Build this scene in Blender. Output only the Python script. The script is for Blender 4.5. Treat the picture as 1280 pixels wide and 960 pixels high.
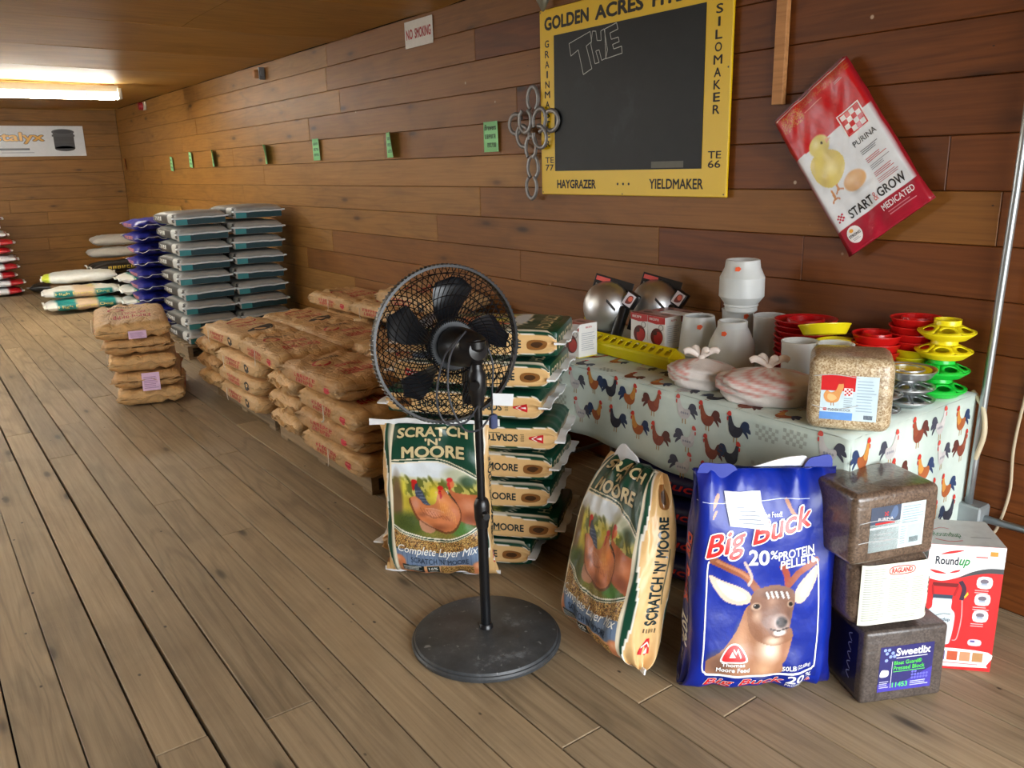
import bpy, bmesh, math, random
import numpy as np
from mathutils import Vector, Matrix
from mathutils.geometry import tessellate_polygon

for o in list(bpy.data.objects): bpy.data.objects.remove(o)
S = bpy.context.scene
COL = S.collection
PI = math.pi
rnd = random.Random(7)

# ---------------------------------------------------------------- camera
def make_camera():
    yaw, pitch, roll = -0.938218, 0.260453, -0.025692
    f = np.array([math.sin(yaw)*math.cos(pitch), math.cos(yaw)*math.cos(pitch), -math.sin(pitch)])
    r0 = np.cross(f, [0, 0, 1]); r0 /= np.linalg.norm(r0); u0 = np.cross(r0, f)
    r = math.cos(roll)*r0 + math.sin(roll)*u0; u = -math.sin(roll)*r0 + math.cos(roll)*u0
    cd = bpy.data.cameras.new('camera'); cam = bpy.data.objects.new('camera', cd); COL.objects.link(cam)
    m = Matrix.Identity(4)
    for i in range(3):
        m[i][0] = r[i]; m[i][1] = u[i]; m[i][2] = -f[i]
    m[2][3] = 1.5
    cam.matrix_world = m
    cd.sensor_fit = 'HORIZONTAL'; cd.sensor_width = 36.0; cd.lens = 1023.66/1280*36; cd.clip_start = 0.02
    S.camera = cam
make_camera()

# ---------------------------------------------------------------- sky, daylight, exposure
SKY_STRENGTH = 10.5
TUBE_STRENGTH = 54.0
S.view_settings.view_transform = 'Standard'; S.view_settings.look = 'None'
S.view_settings.exposure = 0.32; S.view_settings.gamma = 1.0; S.view_settings.use_curve_mapping = False
w = bpy.data.worlds.new('sky'); S.world = w; w.use_nodes = True
w.node_tree.nodes['Background'].inputs[0].default_value = (0.92, 0.965, 1.0, 1)
w.node_tree.nodes['Background'].inputs[1].default_value = SKY_STRENGTH
def portal(name, loc, rot, sx, sy):          # tells the renderer where the daylight enters
    l = bpy.data.lights.new(name, 'AREA'); l.shape = 'RECTANGLE'; l.size = sx; l.size_y = sy
    try: l.cycles.is_portal = True
    except Exception: pass
    o = bpy.data.objects.new(name, l); COL.objects.link(o); o.location = loc; o.rotation_euler = rot
    return o
# big loading door behind the camera (room end), added unseen window in the long opposite wall
DOOR = (-0.6, 2.4, 0.0, 2.25)                # y0,y1,z0,z1 at x = XF
XF = 1.9; XB = -13.25; YW = 2.805; YL = -3.4; ZC = 2.41
ADDED_WINS = [(-9.2, -6.8, 0.9, 2.05)]     # x0,x1,z0,z1 openings added in the unseen opposite wall to light the far part
portal('daylight_door', (XF-0.0, (DOOR[0]+DOOR[1])/2, 1.12), (0, math.radians(90), 0), 2.25, DOOR[1]-DOOR[0])
for a, b, c, d in ADDED_WINS:
    portal('daylight_added_window', ((a+b)/2, YL, (c+d)/2), (math.radians(90), 0, 0), b-a, d-c)

# ---------------------------------------------------------------- colour + material helpers
def lin(c):
    c = np.asarray(c, float)/255.0
    return np.where(c <= 0.04045, c/12.92, ((c+0.055)/1.055)**2.4)
def L4(c): return tuple(lin(c))+(1.0,)
class NT:
    def __init__(s, name):
        s.m = bpy.data.materials.new(name); s.m.use_nodes = True; s.t = s.m.node_tree
        s.b = s.t.nodes['Principled BSDF']
    def n(s, typ, **kw):
        x = s.t.nodes.new(typ)
        for k, v in kw.items():
            if k.startswith('i_'): x.inputs[k[2:].replace('_', ' ')].default_value = v
            else: setattr(x, k, v)
        return x
    def l(s, a, ao, b, bi): s.t.links.new(a.outputs[ao], b.inputs[bi]); return b
    def mix(s, fac, a, b, mode='MIX'):
        x = s.t.nodes.new('ShaderNodeMix'); x.data_type = 'RGBA'; x.blend_type = mode
        for idx, v in ((0, fac), (6, a), (7, b)):
            if isinstance(v, tuple) and len(v) == 2 and not isinstance(v[0], (int, float)): s.t.links.new(v[0].outputs[v[1]], x.inputs[idx])
            else: x.inputs[idx].default_value = v
        return (x, 2)
    def ramp(s, src, pts):
        x = s.t.nodes.new('ShaderNodeValToRGB'); e = x.color_ramp.elements
        while len(e) < len(pts): e.new(0.5)
        for k, (p, c) in enumerate(pts):
            e[k].position = p; e[k].color = c if len(c) == 4 else tuple(c)+(1,)
        s.t.links.new(src[0].outputs[src[1]], x.inputs[0]); return (x, 0)
    def base(s, src): s.t.links.new(src[0].outputs[src[1]], s.b.inputs['Base Color'])
MATS = {}
def plain(name, col, rough=0.5, metal=0.0, var=0.08, scale=30.0, trans=0.0, bump=0.0, sheen=0, coat=0, emit=0, sub=0):
    if name in MATS: return MATS[name]
    t = NT(name)
    tc = t.n('ShaderNodeTexCoord'); nz = t.n('ShaderNodeTexNoise', i_Scale=scale, i_Detail=3.0)
    t.l(tc, 'Object', nz, 'Vector')
    c = lin(col); a = tuple(np.clip(c*(1-var), 0, 1))+(1,); b = tuple(np.clip(c*(1+var), 0, 1))+(1,)
    t.base(t.mix((nz, 0), a, b))
    t.b.inputs['Roughness'].default_value = rough; t.b.inputs['Metallic'].default_value = metal
    if trans: t.b.inputs['Transmission Weight'].default_value = trans
    if coat: t.b.inputs['Coat Weight'].default_value = coat
    if sub:
        t.b.inputs['Subsurface Weight'].default_value = sub; t.b.inputs['Subsurface Radius'].default_value = (0.02, 0.02, 0.02)
    if emit:
        t.b.inputs['Emission Color'].default_value = tuple(c)+(1,); t.b.inputs['Emission Strength'].default_value = emit
    if bump:
        bp = t.n('ShaderNodeBump', i_Strength=bump, i_Distance=0.01); t.l(nz, 0, bp, 'Height'); t.l(bp, 0, t.b, 'Normal')
    MATS[name] = t.m; return t.m
def printed(name, rough=0.35, bump=0.0, bscale=40.0, var=0.06, coat=0.0):
    """printed film / paper: colour comes from the print stored on the mesh, with faint grain"""
    if name in MATS: return MATS[name]
    t = NT(name)
    at = t.n('ShaderNodeAttribute', attribute_name='Col')
    tc = t.n('ShaderNodeTexCoord'); nz = t.n('ShaderNodeTexNoise', i_Scale=bscale, i_Detail=4.0); t.l(tc, 'Object', nz, 'Vector')
    g = t.ramp((nz, 0), [(0.3, (1-var,)*3), (0.7, (1+var,)*3)])
    t.base(t.mix(1.0, (at, 0), g, 'MULTIPLY'))
    t.b.inputs['Roughness'].default_value = rough
    if coat: t.b.inputs['Coat Weight'].default_value = coat; t.b.inputs['Coat Roughness'].default_value = 0.15
    if bump:
        bp = t.n('ShaderNodeBump', i_Strength=bump, i_Distance=0.02); t.l(nz, 0, bp, 'Height'); t.l(bp, 0, t.b, 'Normal')
    MATS[name] = t.m; return t.m
def wood(name, cols, axis='X', rough=0.55, grain=26.0, knots=0.5, stain=None, var=0.45, bump=0.15, nails=0.0, stain_amt=0.5, chips=None, ring=1.0, across='Y'):
    """boards: streaky grain along one axis, knots, per-board tone from the object's random value"""
    if name in MATS: return MATS[name]
    mid = np.array(cols[1], float); cols = [mid+(np.array(c_, float)-mid)*0.6 for c_ in cols]
    t = NT(name)
    tc = t.n('ShaderNodeTexCoord'); oi = t.n('ShaderNodeObjectInfo')
    mul = t.n('ShaderNodeMath', operation='MULTIPLY'); mul.inputs[1].default_value = 91.7; t.l(oi, 'Random', mul, 0)
    add = t.n('ShaderNodeVectorMath', operation='ADD'); t.l(tc, 'Object', add, 0); t.l(mul, 0, add, 1)
    def mapped(sc):
        mp = t.n('ShaderNodeMapping'); mp.inputs['Scale'].default_value = sc if axis == 'X' else (sc[1], sc[0], sc[2])
        t.l(add, 0, mp, 0); return mp
    m1 = mapped((2.2, grain*2.2, grain*2.2)); n1 = t.n('ShaderNodeTexNoise', i_Scale=1.0, i_Detail=5.0, i_Roughness=0.6, i_Distortion=0.5); t.l(m1, 0, n1, 'Vector')
    m2 = mapped((1.6, 3.2, 3.2)); n2 = t.n('ShaderNodeTexNoise', i_Scale=1.0, i_Detail=5.0, i_Roughness=0.6, i_Distortion=0.6); t.l(m2, 0, n2, 'Vector')
    # growth rings: contour lines of a stretched noise
    m3 = mapped((0.55, 5.0, 5.0)); n3 = t.n('ShaderNodeTexNoise', i_Scale=1.0, i_Detail=1.5, i_Distortion=0.4); t.l(m3, 0, n3, 'Vector')
    rm = t.n('ShaderNodeMath', operation='MULTIPLY'); rm.inputs[1].default_value = 70.0; t.l(n3, 0, rm, 0)
    sn = t.n('ShaderNodeMath', operation='SINE'); t.l(rm, 0, sn, 0)
    rr = t.ramp((sn, 0), [(0.2, (1, 1, 1)), (1.0, (1-0.16*ring,)*3)])
    base = t.ramp((n1, 0), [(0.22, tuple(lin(cols[0]))), (0.5, tuple(lin(cols[1]))), (0.80, tuple(lin(cols[2])))])
    fig = t.n('ShaderNodeMath', operation='MULTIPLY'); fig.inputs[1].default_value = 7.3; t.l(oi, 'Random', fig, 0); fr_ = t.n('ShaderNodeMath', operation='FRACT'); t.l(fig, 0, fr_, 0)
    fm = t.ramp((fr_, 0), [(0.25, (0.25,)*3), (0.8, (1,)*3)])
    c = t.mix(fm, base, t.mix(1.0, base, rr, 'MULTIPLY'))
    tone = t.ramp((oi, 'Random'), [(0.0, (1-var,)*3), (0.5, (1, 1, 1)), (1.0, (1+var*0.55, 1+var*0.5, 1+var*0.4))])
    c = t.mix(1.0, c, tone, 'MULTIPLY')
    blotch = t.ramp((n2, 0), [(0.3, (0.62, 0.6, 0.58)), (0.5, (1, 1, 1)), (0.75, (1.12, 1.1, 1.06))])
    c = t.mix(stain_amt, c, blotch, 'MULTIPLY')
    if knots:
        m4 = t.n('ShaderNodeMapping'); m4.inputs['Scale'].default_value = {'XY': (1.7, 6.0, 0.01), 'XZ': (1.7, 0.01, 6.0), 'YZ': (0.01, 1.7, 6.0), 'YX': (4.0, 1.2, 0.01)}[axis+across]; t.l(add, 0, m4, 0); v = t.n('ShaderNodeTexVoronoi', i_Scale=1.0, i_Randomness=1.0); t.l(m4, 0, v, 'Vector')
        k = t.ramp((v, 'Distance'), [(0.0, (1, 1, 1)), (0.07*knots, (0.75,)*3), (0.12*knots, (0.25,)*3), (0.26*knots, (0, 0, 0))])
        c = t.mix(k, c, tuple(lin(cols[0])*0.22)+(1,))
    if nails:
        mn_ = t.n('ShaderNodeMapping'); mn_.inputs['Scale'].default_value = (5.2, 9.0, 9.0) if axis == 'X' else (9.0, 5.2, 9.0); t.l(add, 0, mn_, 0)
        vn = t.n('ShaderNodeTexVoronoi', i_Scale=1.0); t.l(mn_, 0, vn, 'Vector'); k = t.ramp((vn, 'Distance'), [(0.03*nails, (0.85,)*3), (0.055*nails, (0, 0, 0))]); c = t.mix(k, c, (0.012, 0.010, 0.008, 1))
    if stain is not None:
        m5 = mapped((1.6, 2.6, 2.6)); n5 = t.n('ShaderNodeTexNoise', i_Scale=1.0, i_Detail=7.0, i_Roughness=0.7); t.l(m5, 0, n5, 'Vector')
        k = t.ramp((n5, 0), [(0.62, (0, 0, 0)), (0.78, (0.5,)*3)])
        c = t.mix(k, c, L4(stain))
    if chips is not None:
        m6 = mapped((7, 9, 7)); v6 = t.n('ShaderNodeTexVoronoi', i_Scale=1.0); t.l(m6, 0, v6, 'Vector')
        k = t.ramp((v6, 'Distance'), [(0.035, (0.85,)*3), (0.06, (0, 0, 0))])
        m7 = mapped((0.8, 1.7, 1.7)); n7 = t.n('ShaderNodeTexNoise', i_Scale=1.0); t.l(m7, 0, n7, 'Vector')
        k7 = t.ramp((n7, 0), [(0.52, (0, 0, 0)), (0.6, (1, 1, 1))])
        k = t.mix(1.0, k, k7, 'MULTIPLY')
        c = t.mix(k, c, L4(chips))
    t.base(c)
    t.b.inputs['Roughness'].default_value = rough; t.b.inputs['Specular IOR Level'].default_value = 0.35
    if bump:
        bp = t.n('ShaderNodeBump', i_Strength=bump, i_Distance=0.004); t.l(n1, 0, bp, 'Height'); t.l(bp, 0, t.b, 'Normal')
    MATS[name] = t.m; return t.m

# ---------------------------------------------------------------- object helpers
def link(o, parent=None):
    COL.objects.link(o)
    if parent is not None: o.parent = parent
    return o
def tag(o, label=None, cat=None, group=None, kind=None):
    if label: o['label'] = label
    if cat: o['category'] = cat
    if group: o['group'] = group
    if kind: o['kind'] = kind
    return o
def thing(name, label, cat, loc=(0, 0, 0), rotz=0.0, group=None, mat=None):
    o = bpy.data.objects.new(name, None); COL.objects.link(o); o.empty_display_size = 0.05
    if mat is not None: o.matrix_world = mat
    else: o.location = loc; o.rotation_euler = (0, 0, rotz)
    return tag(o, label, cat, group)
def mesh(name, V, F, mat, parent=None, smooth=False, col=None, loc=None, flat_angle=None):
    me = bpy.data.meshes.new(name)
    V = np.asarray(V, float)
    me.from_pydata([tuple(v) for v in V], [], [tuple(int(i) for i in f) for f in F])
    if col is not None:
        a = me.color_attributes.new('Col', 'FLOAT_COLOR', 'POINT')
        c = np.ones((len(V), 4), np.float32); c[:, :3] = col; a.data.foreach_set('color', c.ravel())
    if smooth:
        me.polygons.foreach_set('use_smooth', [True]*len(me.polygons))
        if flat_angle is not None:
            try: me.set_sharp_from_angle(angle=math.radians(flat_angle))
            except Exception: pass
    me.materials.append(mat); me.update()
    o = bpy.data.objects.new(name, me); link(o, parent)
    if loc is not None: o.location = loc
    return o
def from_bm(name, bm, mat, parent=None, smooth=False, loc=None, flat_angle=40):
    bmesh.ops.recalc_face_normals(bm, faces=bm.faces)
    me = bpy.data.meshes.new(name); bm.to_mesh(me); bm.free()
    if smooth:
        me.polygons.foreach_set('use_smooth', [True]*len(me.polygons))
        try: me.set_sharp_from_angle(angle=math.radians(flat_angle))
        except Exception: pass
    me.materials.append(mat)
    o = bpy.data.objects.new(name, me); link(o, parent)
    if loc is not None: o.location = loc
    return o
def bm_box(bm, x0, x1, y0, y1, z0, z1, bev=0.0, seg=1, M=None):
    r = bmesh.ops.create_cube(bm, size=1.0)
    vs = r['verts']
    bmesh.ops.scale(bm, verts=vs, vec=(x1-x0, y1-y0, z1-z0)); bmesh.ops.translate(bm, verts=vs, vec=((x0+x1)/2, (y0+y1)/2, (z0+z1)/2))
    if bev:
        es = list({e for v in vs for e in v.link_edges})
        r2 = bmesh.ops.bevel(bm, geom=es, offset=bev, segments=seg, affect='EDGES', profile=0.5)
        vs = list({v for f in r2['faces'] for v in f.verts} | {v for v in vs if v.is_valid})
    if M is not None: bmesh.ops.transform(bm, matrix=M, verts=vs)
    return vs
def box(name, x0, x1, y0, y1, z0, z1, mat, parent=None, bev=0.0, seg=1, M=None, smooth=False):
    bm = bmesh.new(); bm_box(bm, x0, x1, y0, y1, z0, z1, bev, seg, M); return from_bm(name, bm, mat, parent, smooth=smooth)
def lathe(prof, n=32, cap=True):
    """profile of (r, z) from bottom to top, spun about z -> V, F"""
    V = []; F = []
    for r, z in prof:
        for k in range(n):
            a = 2*PI*k/n; V.append((r*math.cos(a), r*math.sin(a), z))
    m = len(prof)
    for i in range(m-1):
        for k in range(n):
            F.append((i*n+k, i*n+(k+1) % n, (i+1)*n+(k+1) % n, (i+1)*n+k))
    if cap:
        if prof[0][0] > 1e-5: F.append(tuple(range(n))[::-1])
        if prof[-1][0] > 1e-5: F.append(tuple((m-1)*n+k for k in range(n)))
    return np.array(V), F
def tube(pts, r, n=8, closed=False, taper=None):
    P = [Vector(p) for p in pts]; V = []; F = []; m = len(P)
    prev = None
    for i, p in enumerate(P):
        if closed: d = P[(i+1) % m]-P[i-1]
        else: d = P[min(i+1, m-1)]-P[max(i-1, 0)]
        d.normalize()
        if prev is None:
            a = Vector((0, 0, 1)) if abs(d.z) < 0.9 else Vector((1, 0, 0)); u = d.cross(a).normalized()
        else:
            u = (prev-d*prev.dot(d))
            u = u.normalized() if u.length > 1e-6 else d.orthogonal().normalized()
        prev = u; v = d.cross(u)
        rr = r if taper is None else r*taper[i]
        for k in range(n):
            a = 2*PI*k/n; V.append(tuple(p+u*(rr*math.cos(a))+v*(rr*math.sin(a))))
    for i in range(m if closed else m-1):
        j = (i+1) % m
        for k in range(n): F.append((i*n+k, i*n+(k+1) % n, j*n+(k+1) % n, j*n+k))
    if not closed:
        F.append(tuple(range(n))[::-1]); F.append(tuple((m-1)*n+k for k in range(n)))
    return np.array(V), F
class MB:
    def __init__(s): s.V = []; s.F = []; s.C = []
    def add(s, V, F, M=None, col=None):
        V = np.asarray(V, float)
        if M is not None: V = V @ np.array(M.to_3x3()).T + np.array(M.translation)
        b = sum(len(v) for v in s.V); s.V.append(V); s.F += [tuple(i+b for i in f) for f in F]
        if col is not None: s.C.append(np.tile(lin(col), (len(V), 1)))
        return s
    def build(s, name, mat, parent=None, smooth=False, loc=None, flat_angle=None):
        return mesh(name, np.vstack(s.V), s.F, mat, parent, smooth, np.vstack(s.C) if s.C else None, loc, flat_angle)
def rotz(a): return Matrix.Rotation(a, 4, 'Z')
def T3(x, y, z): return Matrix.Translation((x, y, z))
def basis(o, x, y, z):
    m = Matrix.Identity(4)
    for i in range(3): m[i][0] = x[i]; m[i][1] = y[i]; m[i][2] = z[i]; m[i][3] = o[i]
    return m
def copy_tree(o, parent=None):
    c = o.copy(); link(c)
    c.parent = parent
    for ch in list(o.children):
        copy_tree(ch, c)
    return c
def smoothcurve(pts, n=8, closed=False):
    P = [np.array(p, float) for p in pts]; out = []; m = len(P)
    rng = range(m) if closed else range(m-1)
    for i in rng:
        p0 = P[i-1] if (closed or i > 0) else P[0]; p1 = P[i]; p2 = P[(i+1) % m]
        p3 = P[(i+2) % m] if (closed or i+2 < m) else P[-1]
        for k in range(n):
            t = k/n
            out.append(0.5*((2*p1)+(-p0+p2)*t+(2*p0-5*p1+4*p2-p3)*t*t+(-p0+3*p1-3*p2+p3)*t**3))
    if not closed: out.append(P[-1])
    return out

# ---------------------------------------------------------------- flat print: lettering and shapes laid on a surface
_txt = {}
def text_mesh(body, bold=0.0, shear=0.0, space=1.0):
    key = (body, bold, shear, space)
    if key in _txt: return _txt[key]
    cu = bpy.data.curves.new('lettering_source', 'FONT'); cu.body = body; cu.size = 1.0; cu.offset = bold; cu.shear = shear
    cu.space_character = space; cu.resolution_u = 3; cu.fill_mode = 'FRONT'
    o = bpy.data.objects.new('lettering_source', cu)
    me = bpy.data.meshes.new_from_object(o)
    V = np.array([v.co[:2] for v in me.vertices]) if len(me.vertices) else np.zeros((0, 2))
    F = [tuple(p.vertices) for p in me.polygons]
    bpy.data.objects.remove(o); bpy.data.curves.remove(cu); bpy.data.meshes.remove(me)
    _txt[key] = (V, F); return _txt[key]
class Dec:
    """2D print layers in surface units (metres or any), later mapped to a surface"""
    def __init__(s): s.items = []; s.cur = None
    def part(s, name): s.cur = name; return s          # what follows becomes a part of its own
    def raw(s, V, F, col, lift=1.0): s.items.append((np.asarray(V, float), F, col, lift, s.cur))
    def poly(s, pts, col, lift=1.0):
        pts = [tuple(p[:2]) for p in pts]
        tri = tessellate_polygon([[Vector((p[0], p[1], 0)) for p in pts]])
        s.raw(pts, [tuple(t) for t in tri], col, lift)
    def blob(s, pts, col, lift=1.0, n=5): s.poly(smoothcurve(pts, n, True), col, lift)
    def rect(s, x0, y0, x1, y1, col, lift=1.0): s.raw([(x0, y0), (x1, y0), (x1, y1), (x0, y1)], [(0, 1, 2, 3)], col, lift)
    def ell(s, cx, cy, rx, ry, col, lift=1.0, rot=0.0, n=20):
        c, q = math.cos(rot), math.sin(rot)
        s.poly([(cx+rx*math.cos(a)*c-ry*math.sin(a)*q, cy+rx*math.cos(a)*q+ry*math.sin(a)*c) for a in [2*PI*k/n for k in range(n)]], col, lift)
    def stroke(s, pts, w, col, lift=1.0, closed=False):
        P = [np.array(p[:2], float) for p in pts]; m = len(P); V = []; F = []
        for i in range(m):
            d = (P[(i+1) % m]-P[i-1]) if closed else P[min(i+1, m-1)]-P[max(i-1, 0)]
            n_ = np.array([-d[1], d[0]]); n_ /= max(1e-9, np.linalg.norm(n_)); V += [P[i]+n_*w/2, P[i]-n_*w/2]
        for i in range(m if closed else m-1):
            j = (i+1) % m; F.append((2*i, 2*i+1, 2*j+1, 2*j))
        s.raw(V, F, col, lift)
    def text(s, body, x0, y0, x1, y1, col, bold=0.0, shear=0.0, lift=1.0, rot=0.0, outline=None, ow=0.02, space=1.0, arch=0.0, wave=None):
        """fit lettering into the box x0..x1, y0..y1 (before rotating it about the box centre)"""
        def put(b, c, lf, ref):
            b0 = 0.0; V, F = text_mesh(body, b0, shear, space)
            if not len(V): return
            q = b-b0
            if q > 0:
                k = 4 if q < 0.02 else 8
                sh = [(q*math.cos(2*PI*i/k), q*math.sin(2*PI*i/k)) for i in range(k)]+[(0, 0)]
            else: sh = [(0, 0)]
            for j_, s_ in enumerate(sh): place(V+np.array(s_), F, c, lf+0.05*j_, ref)
        def place(V, F, c, lf, ref):
            mn, mx = ref
            V = (V-mn)/np.maximum(mx-mn, 1e-6); V = V*[x1-x0, y1-y0]+[x0, y0]
            if arch:
                q = (V[:, 0]-(x0+x1)/2)/((x1-x0)/2); V[:, 1] += arch*(1-q*q)
            if rot:
                cx, cy = (x0+x1)/2, (y0+y1)/2; d = V-[cx, cy]; cr, sr = math.cos(rot), math.sin(rot)
                V = np.stack([d[:, 0]*cr-d[:, 1]*sr+cx, d[:, 0]*sr+d[:, 1]*cr+cy], 1)
            s.raw(V, F, c, lf)
        V0, _ = text_mesh(body, 0.0, shear, space)
        if not len(V0): return
        e_ = max(0.0, bold); ref = (V0.min(0)-e_, V0.max(0)+e_)
        if outline is not None: put(bold+ow, outline, lift, ref); put(bold, col, lift+0.6, ref)
        else: put(bold, col, lift, ref)
    def lines(s, x0, y0, x1, y1, n, col, lift=1.0, th=0.45, seed=1, ragged=0.25):
        r = random.Random(seed); dy = (y1-y0)/n
        for k in range(n):
            yb = y0+k*dy; s.rect(x0, yb+dy*(1-th)/2, x0+(x1-x0)*(1-ragged*r.random()), yb+dy*(1+th)/2, col, lift)
    def build(s, name, mp, mat, parent, cell=None, eps=0.0006, label=None):
        """mp(P[n,2]) -> (points[n,3], normals[n,3])"""
        keys = []
        for it in s.items:
            if it[4] not in keys: keys.append(it[4])
        if len(keys) > 1 or (keys and keys[0] is not None):
            o = None
            for k in keys:
                d = Dec(); d.items = [it[:4]+(None,) for it in s.items if it[4] == k]
                o = d.build((k or name).split('#')[0], mp, mat, parent, cell, eps, label)
            return o
        Vs = []; Fs = []; Cs = []; base = 0
        for V, F, col, lift, _ in s.items:
            if cell:
                bm = bmesh.new(); bv = [bm.verts.new((p[0], p[1], 0)) for p in V]
                for f in F:
                    try: bm.faces.new([bv[i] for i in f])
                    except ValueError: pass
                for ax in (0, 1):
                    lo, hi = V[:, ax].min(), V[:, ax].max(); k = math.ceil(lo/cell[ax])*cell[ax]
                    while k < hi-1e-9:
                        no = (1, 0, 0) if ax == 0 else (0, 1, 0); co = (k, 0, 0) if ax == 0 else (0, k, 0)
                        bmesh.ops.bisect_plane(bm, geom=bm.verts[:]+bm.edges[:]+bm.faces[:], dist=1e-7, plane_co=co, plane_no=no)
                        k += cell[ax]
                bm.verts.index_update()
                V = np.array([v.co[:2] for v in bm.verts]); F = [tuple(v.index for v in f.verts) for f in bm.faces]; bm.free()
            if not len(V): continue
            P, N = mp(V); Vs.append(P+N*(eps*lift)); Fs += [tuple(i+base for i in f) for f in F]; base += len(V)
            Cs.append(np.tile(lin(col), (len(V), 1)))
        o = mesh(name, np.vstack(Vs), Fs, mat, parent, False, np.vstack(Cs))
        if label: o['label'] = label
        return o
def plane_map(o, r, u):
    o = np.array(o, float); r = np.array(r, float); u = np.array(u, float); r /= np.linalg.norm(r); u /= np.linalg.norm(u); n = np.cross(r, u)
    return lambda P: (o+P[:, :1]*r+P[:, 1:2]*u, np.tile(n, (len(P), 1)))
PRINT_PAPER = printed('printed_paper', 0.6)
PRINT_GLOSS = printed('printed_gloss', 0.3, coat=0.3)
# ================================================================ THE ROOM
FLOORW = wood('floor_boards', [(122, 105, 81), (155, 136, 108), (182, 163, 133)], 'X', rough=0.55, grain=34, knots=0.9, stain=(84, 70, 54), var=0.18, bump=0.3, stain_amt=0.6, nails=1.0, ring=1.3)
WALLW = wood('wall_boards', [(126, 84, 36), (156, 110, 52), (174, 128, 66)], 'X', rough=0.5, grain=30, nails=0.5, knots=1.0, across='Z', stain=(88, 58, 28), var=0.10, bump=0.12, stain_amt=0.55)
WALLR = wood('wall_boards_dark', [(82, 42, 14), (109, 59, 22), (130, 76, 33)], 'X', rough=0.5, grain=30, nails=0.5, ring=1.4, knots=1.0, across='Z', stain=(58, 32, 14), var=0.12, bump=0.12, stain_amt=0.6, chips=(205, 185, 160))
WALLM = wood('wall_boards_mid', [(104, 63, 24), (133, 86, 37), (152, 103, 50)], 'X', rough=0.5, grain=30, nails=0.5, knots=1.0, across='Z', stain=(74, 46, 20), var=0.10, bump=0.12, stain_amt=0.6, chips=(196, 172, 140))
FARW = wood('end_wall_boards', [(110, 74, 30), (136, 94, 42), (152, 110, 54)], 'Y', rough=0.5, grain=30, knots=0.7, across='Z', stain=(84, 56, 28), var=0.08, bump=0.12)
CEILW = wood('ceiling_plywood', [(146, 108, 48), (166, 126, 60), (184, 144, 76)], 'Y', rough=0.5, grain=9, knots=0.35, across='X', stain=(104, 66, 30), var=0.12, bump=0.05, stain_amt=0.5, ring=0.6)
RAWW = wood('raw_lumber', [(150, 100, 56), (188, 134, 84), (205, 156, 104)], 'X', rough=0.6, grain=30, knots=0.2, var=0.2)
GREYW = wood('pallet_lumber', [(110, 92, 72), (150, 128, 98), (176, 152, 120)], 'X', rough=0.7, grain=28, knots=0.3, var=0.3)
DARK = plain('dark_gap', (22, 17, 13), 0.9)

def plank(name, sx, sy, sz, ch, mat, parent, loc, up='Z'):
    """a board with chamfered face edges; sx long, sy wide, sz thick, face towards +up"""
    a, b = sx/2, sy/2
    V = [(-a, -b, 0), (a, -b, 0), (a, b, 0), (-a, b, 0), (-a, -b, sz-ch), (a, -b, sz-ch), (a, b, sz-ch), (-a, b, sz-ch),
         (-a+ch, -b+ch, sz), (a-ch, -b+ch, sz), (a-ch, b-ch, sz), (-a+ch, b-ch, sz)]
    F = [(3, 2, 1, 0), (0, 1, 5, 4), (1, 2, 6, 5), (2, 3, 7, 6), (3, 0, 4, 7), (4, 5, 9, 8), (5, 6, 10, 9), (6, 7, 11, 10), (7, 4, 8, 11), (8, 9, 10, 11)]
    V = np.array(V)
    if up == '-Y': V = np.stack([V[:, 0], -V[:, 2], V[:, 1]], 1)
    elif up == '+X': V = np.stack([V[:, 2], V[:, 0], V[:, 1]], 1)
    elif up == '-Z': V = np.stack([V[:, 0], -V[:, 1], -V[:, 2]], 1)
    return mesh(name, V, F, mat, parent, loc=loc)

# ---- floor
fl = box('floor', XB-0.1, XF, YL, YW+0.1, -0.08, -0.03, DARK); tag(fl, 'weathered grey-brown wooden plank floor', kind='structure')
joints = {0.377: [-2.08, -5.4, -9.3], 0.673: [-2.038, -5.0, -8.4], 1.236: [-1.432, -4.4, -7.9], 1.515: [-1.437, -4.9, -8.6], 0.369: [-2.08, -5.59, -9.2], 0.74: [-2.04, -5.63], 0.525: [-4.956, -1.1, -8.1]}
yb = 0.164-0.1455*24; row = 0
while yb < YW-0.01:
    wd = 0.1455; y1 = min(yb+wd, YW); yc = (yb+y1)/2
    js = None
    for k, v in joints.items():
        if yb < k < y1: js = list(v)
    if js is None:
        js = []; x = XF-rnd.uniform(1.2, 4.2)
        while x > XB+0.6: js.append(x); x -= rnd.uniform(2.6, 4.2)
    else:
        x = min(js)-3.0
        while x > XB+0.6: js.append(x); x -= rnd.uniform(2.8, 4.0)
    js = sorted([XB]+[j for j in js if XB+0.3 < j < XF-0.3]+[XF])
    gap = rnd.choice([0.0025, 0.003, 0.003, 0.004, 0.006, 0.008])
    if 0.44 < yb < 0.47 or 0.30 < yb < 0.32: gap = 0.011
    for a, b in zip(js[:-1], js[1:]):
        p = plank('plank', b-a-0.003, (y1-yb)-gap, 0.03, 0.002, FLOORW, fl, ((a+b)/2, yc, -0.03+rnd.uniform(-0.0015, 0.0015)))
        p.rotation_euler = (rnd.uniform(-0.004, 0.004), 0, rnd.uniform(-0.0006, 0.0006))
    yb = y1; row += 1

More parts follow.
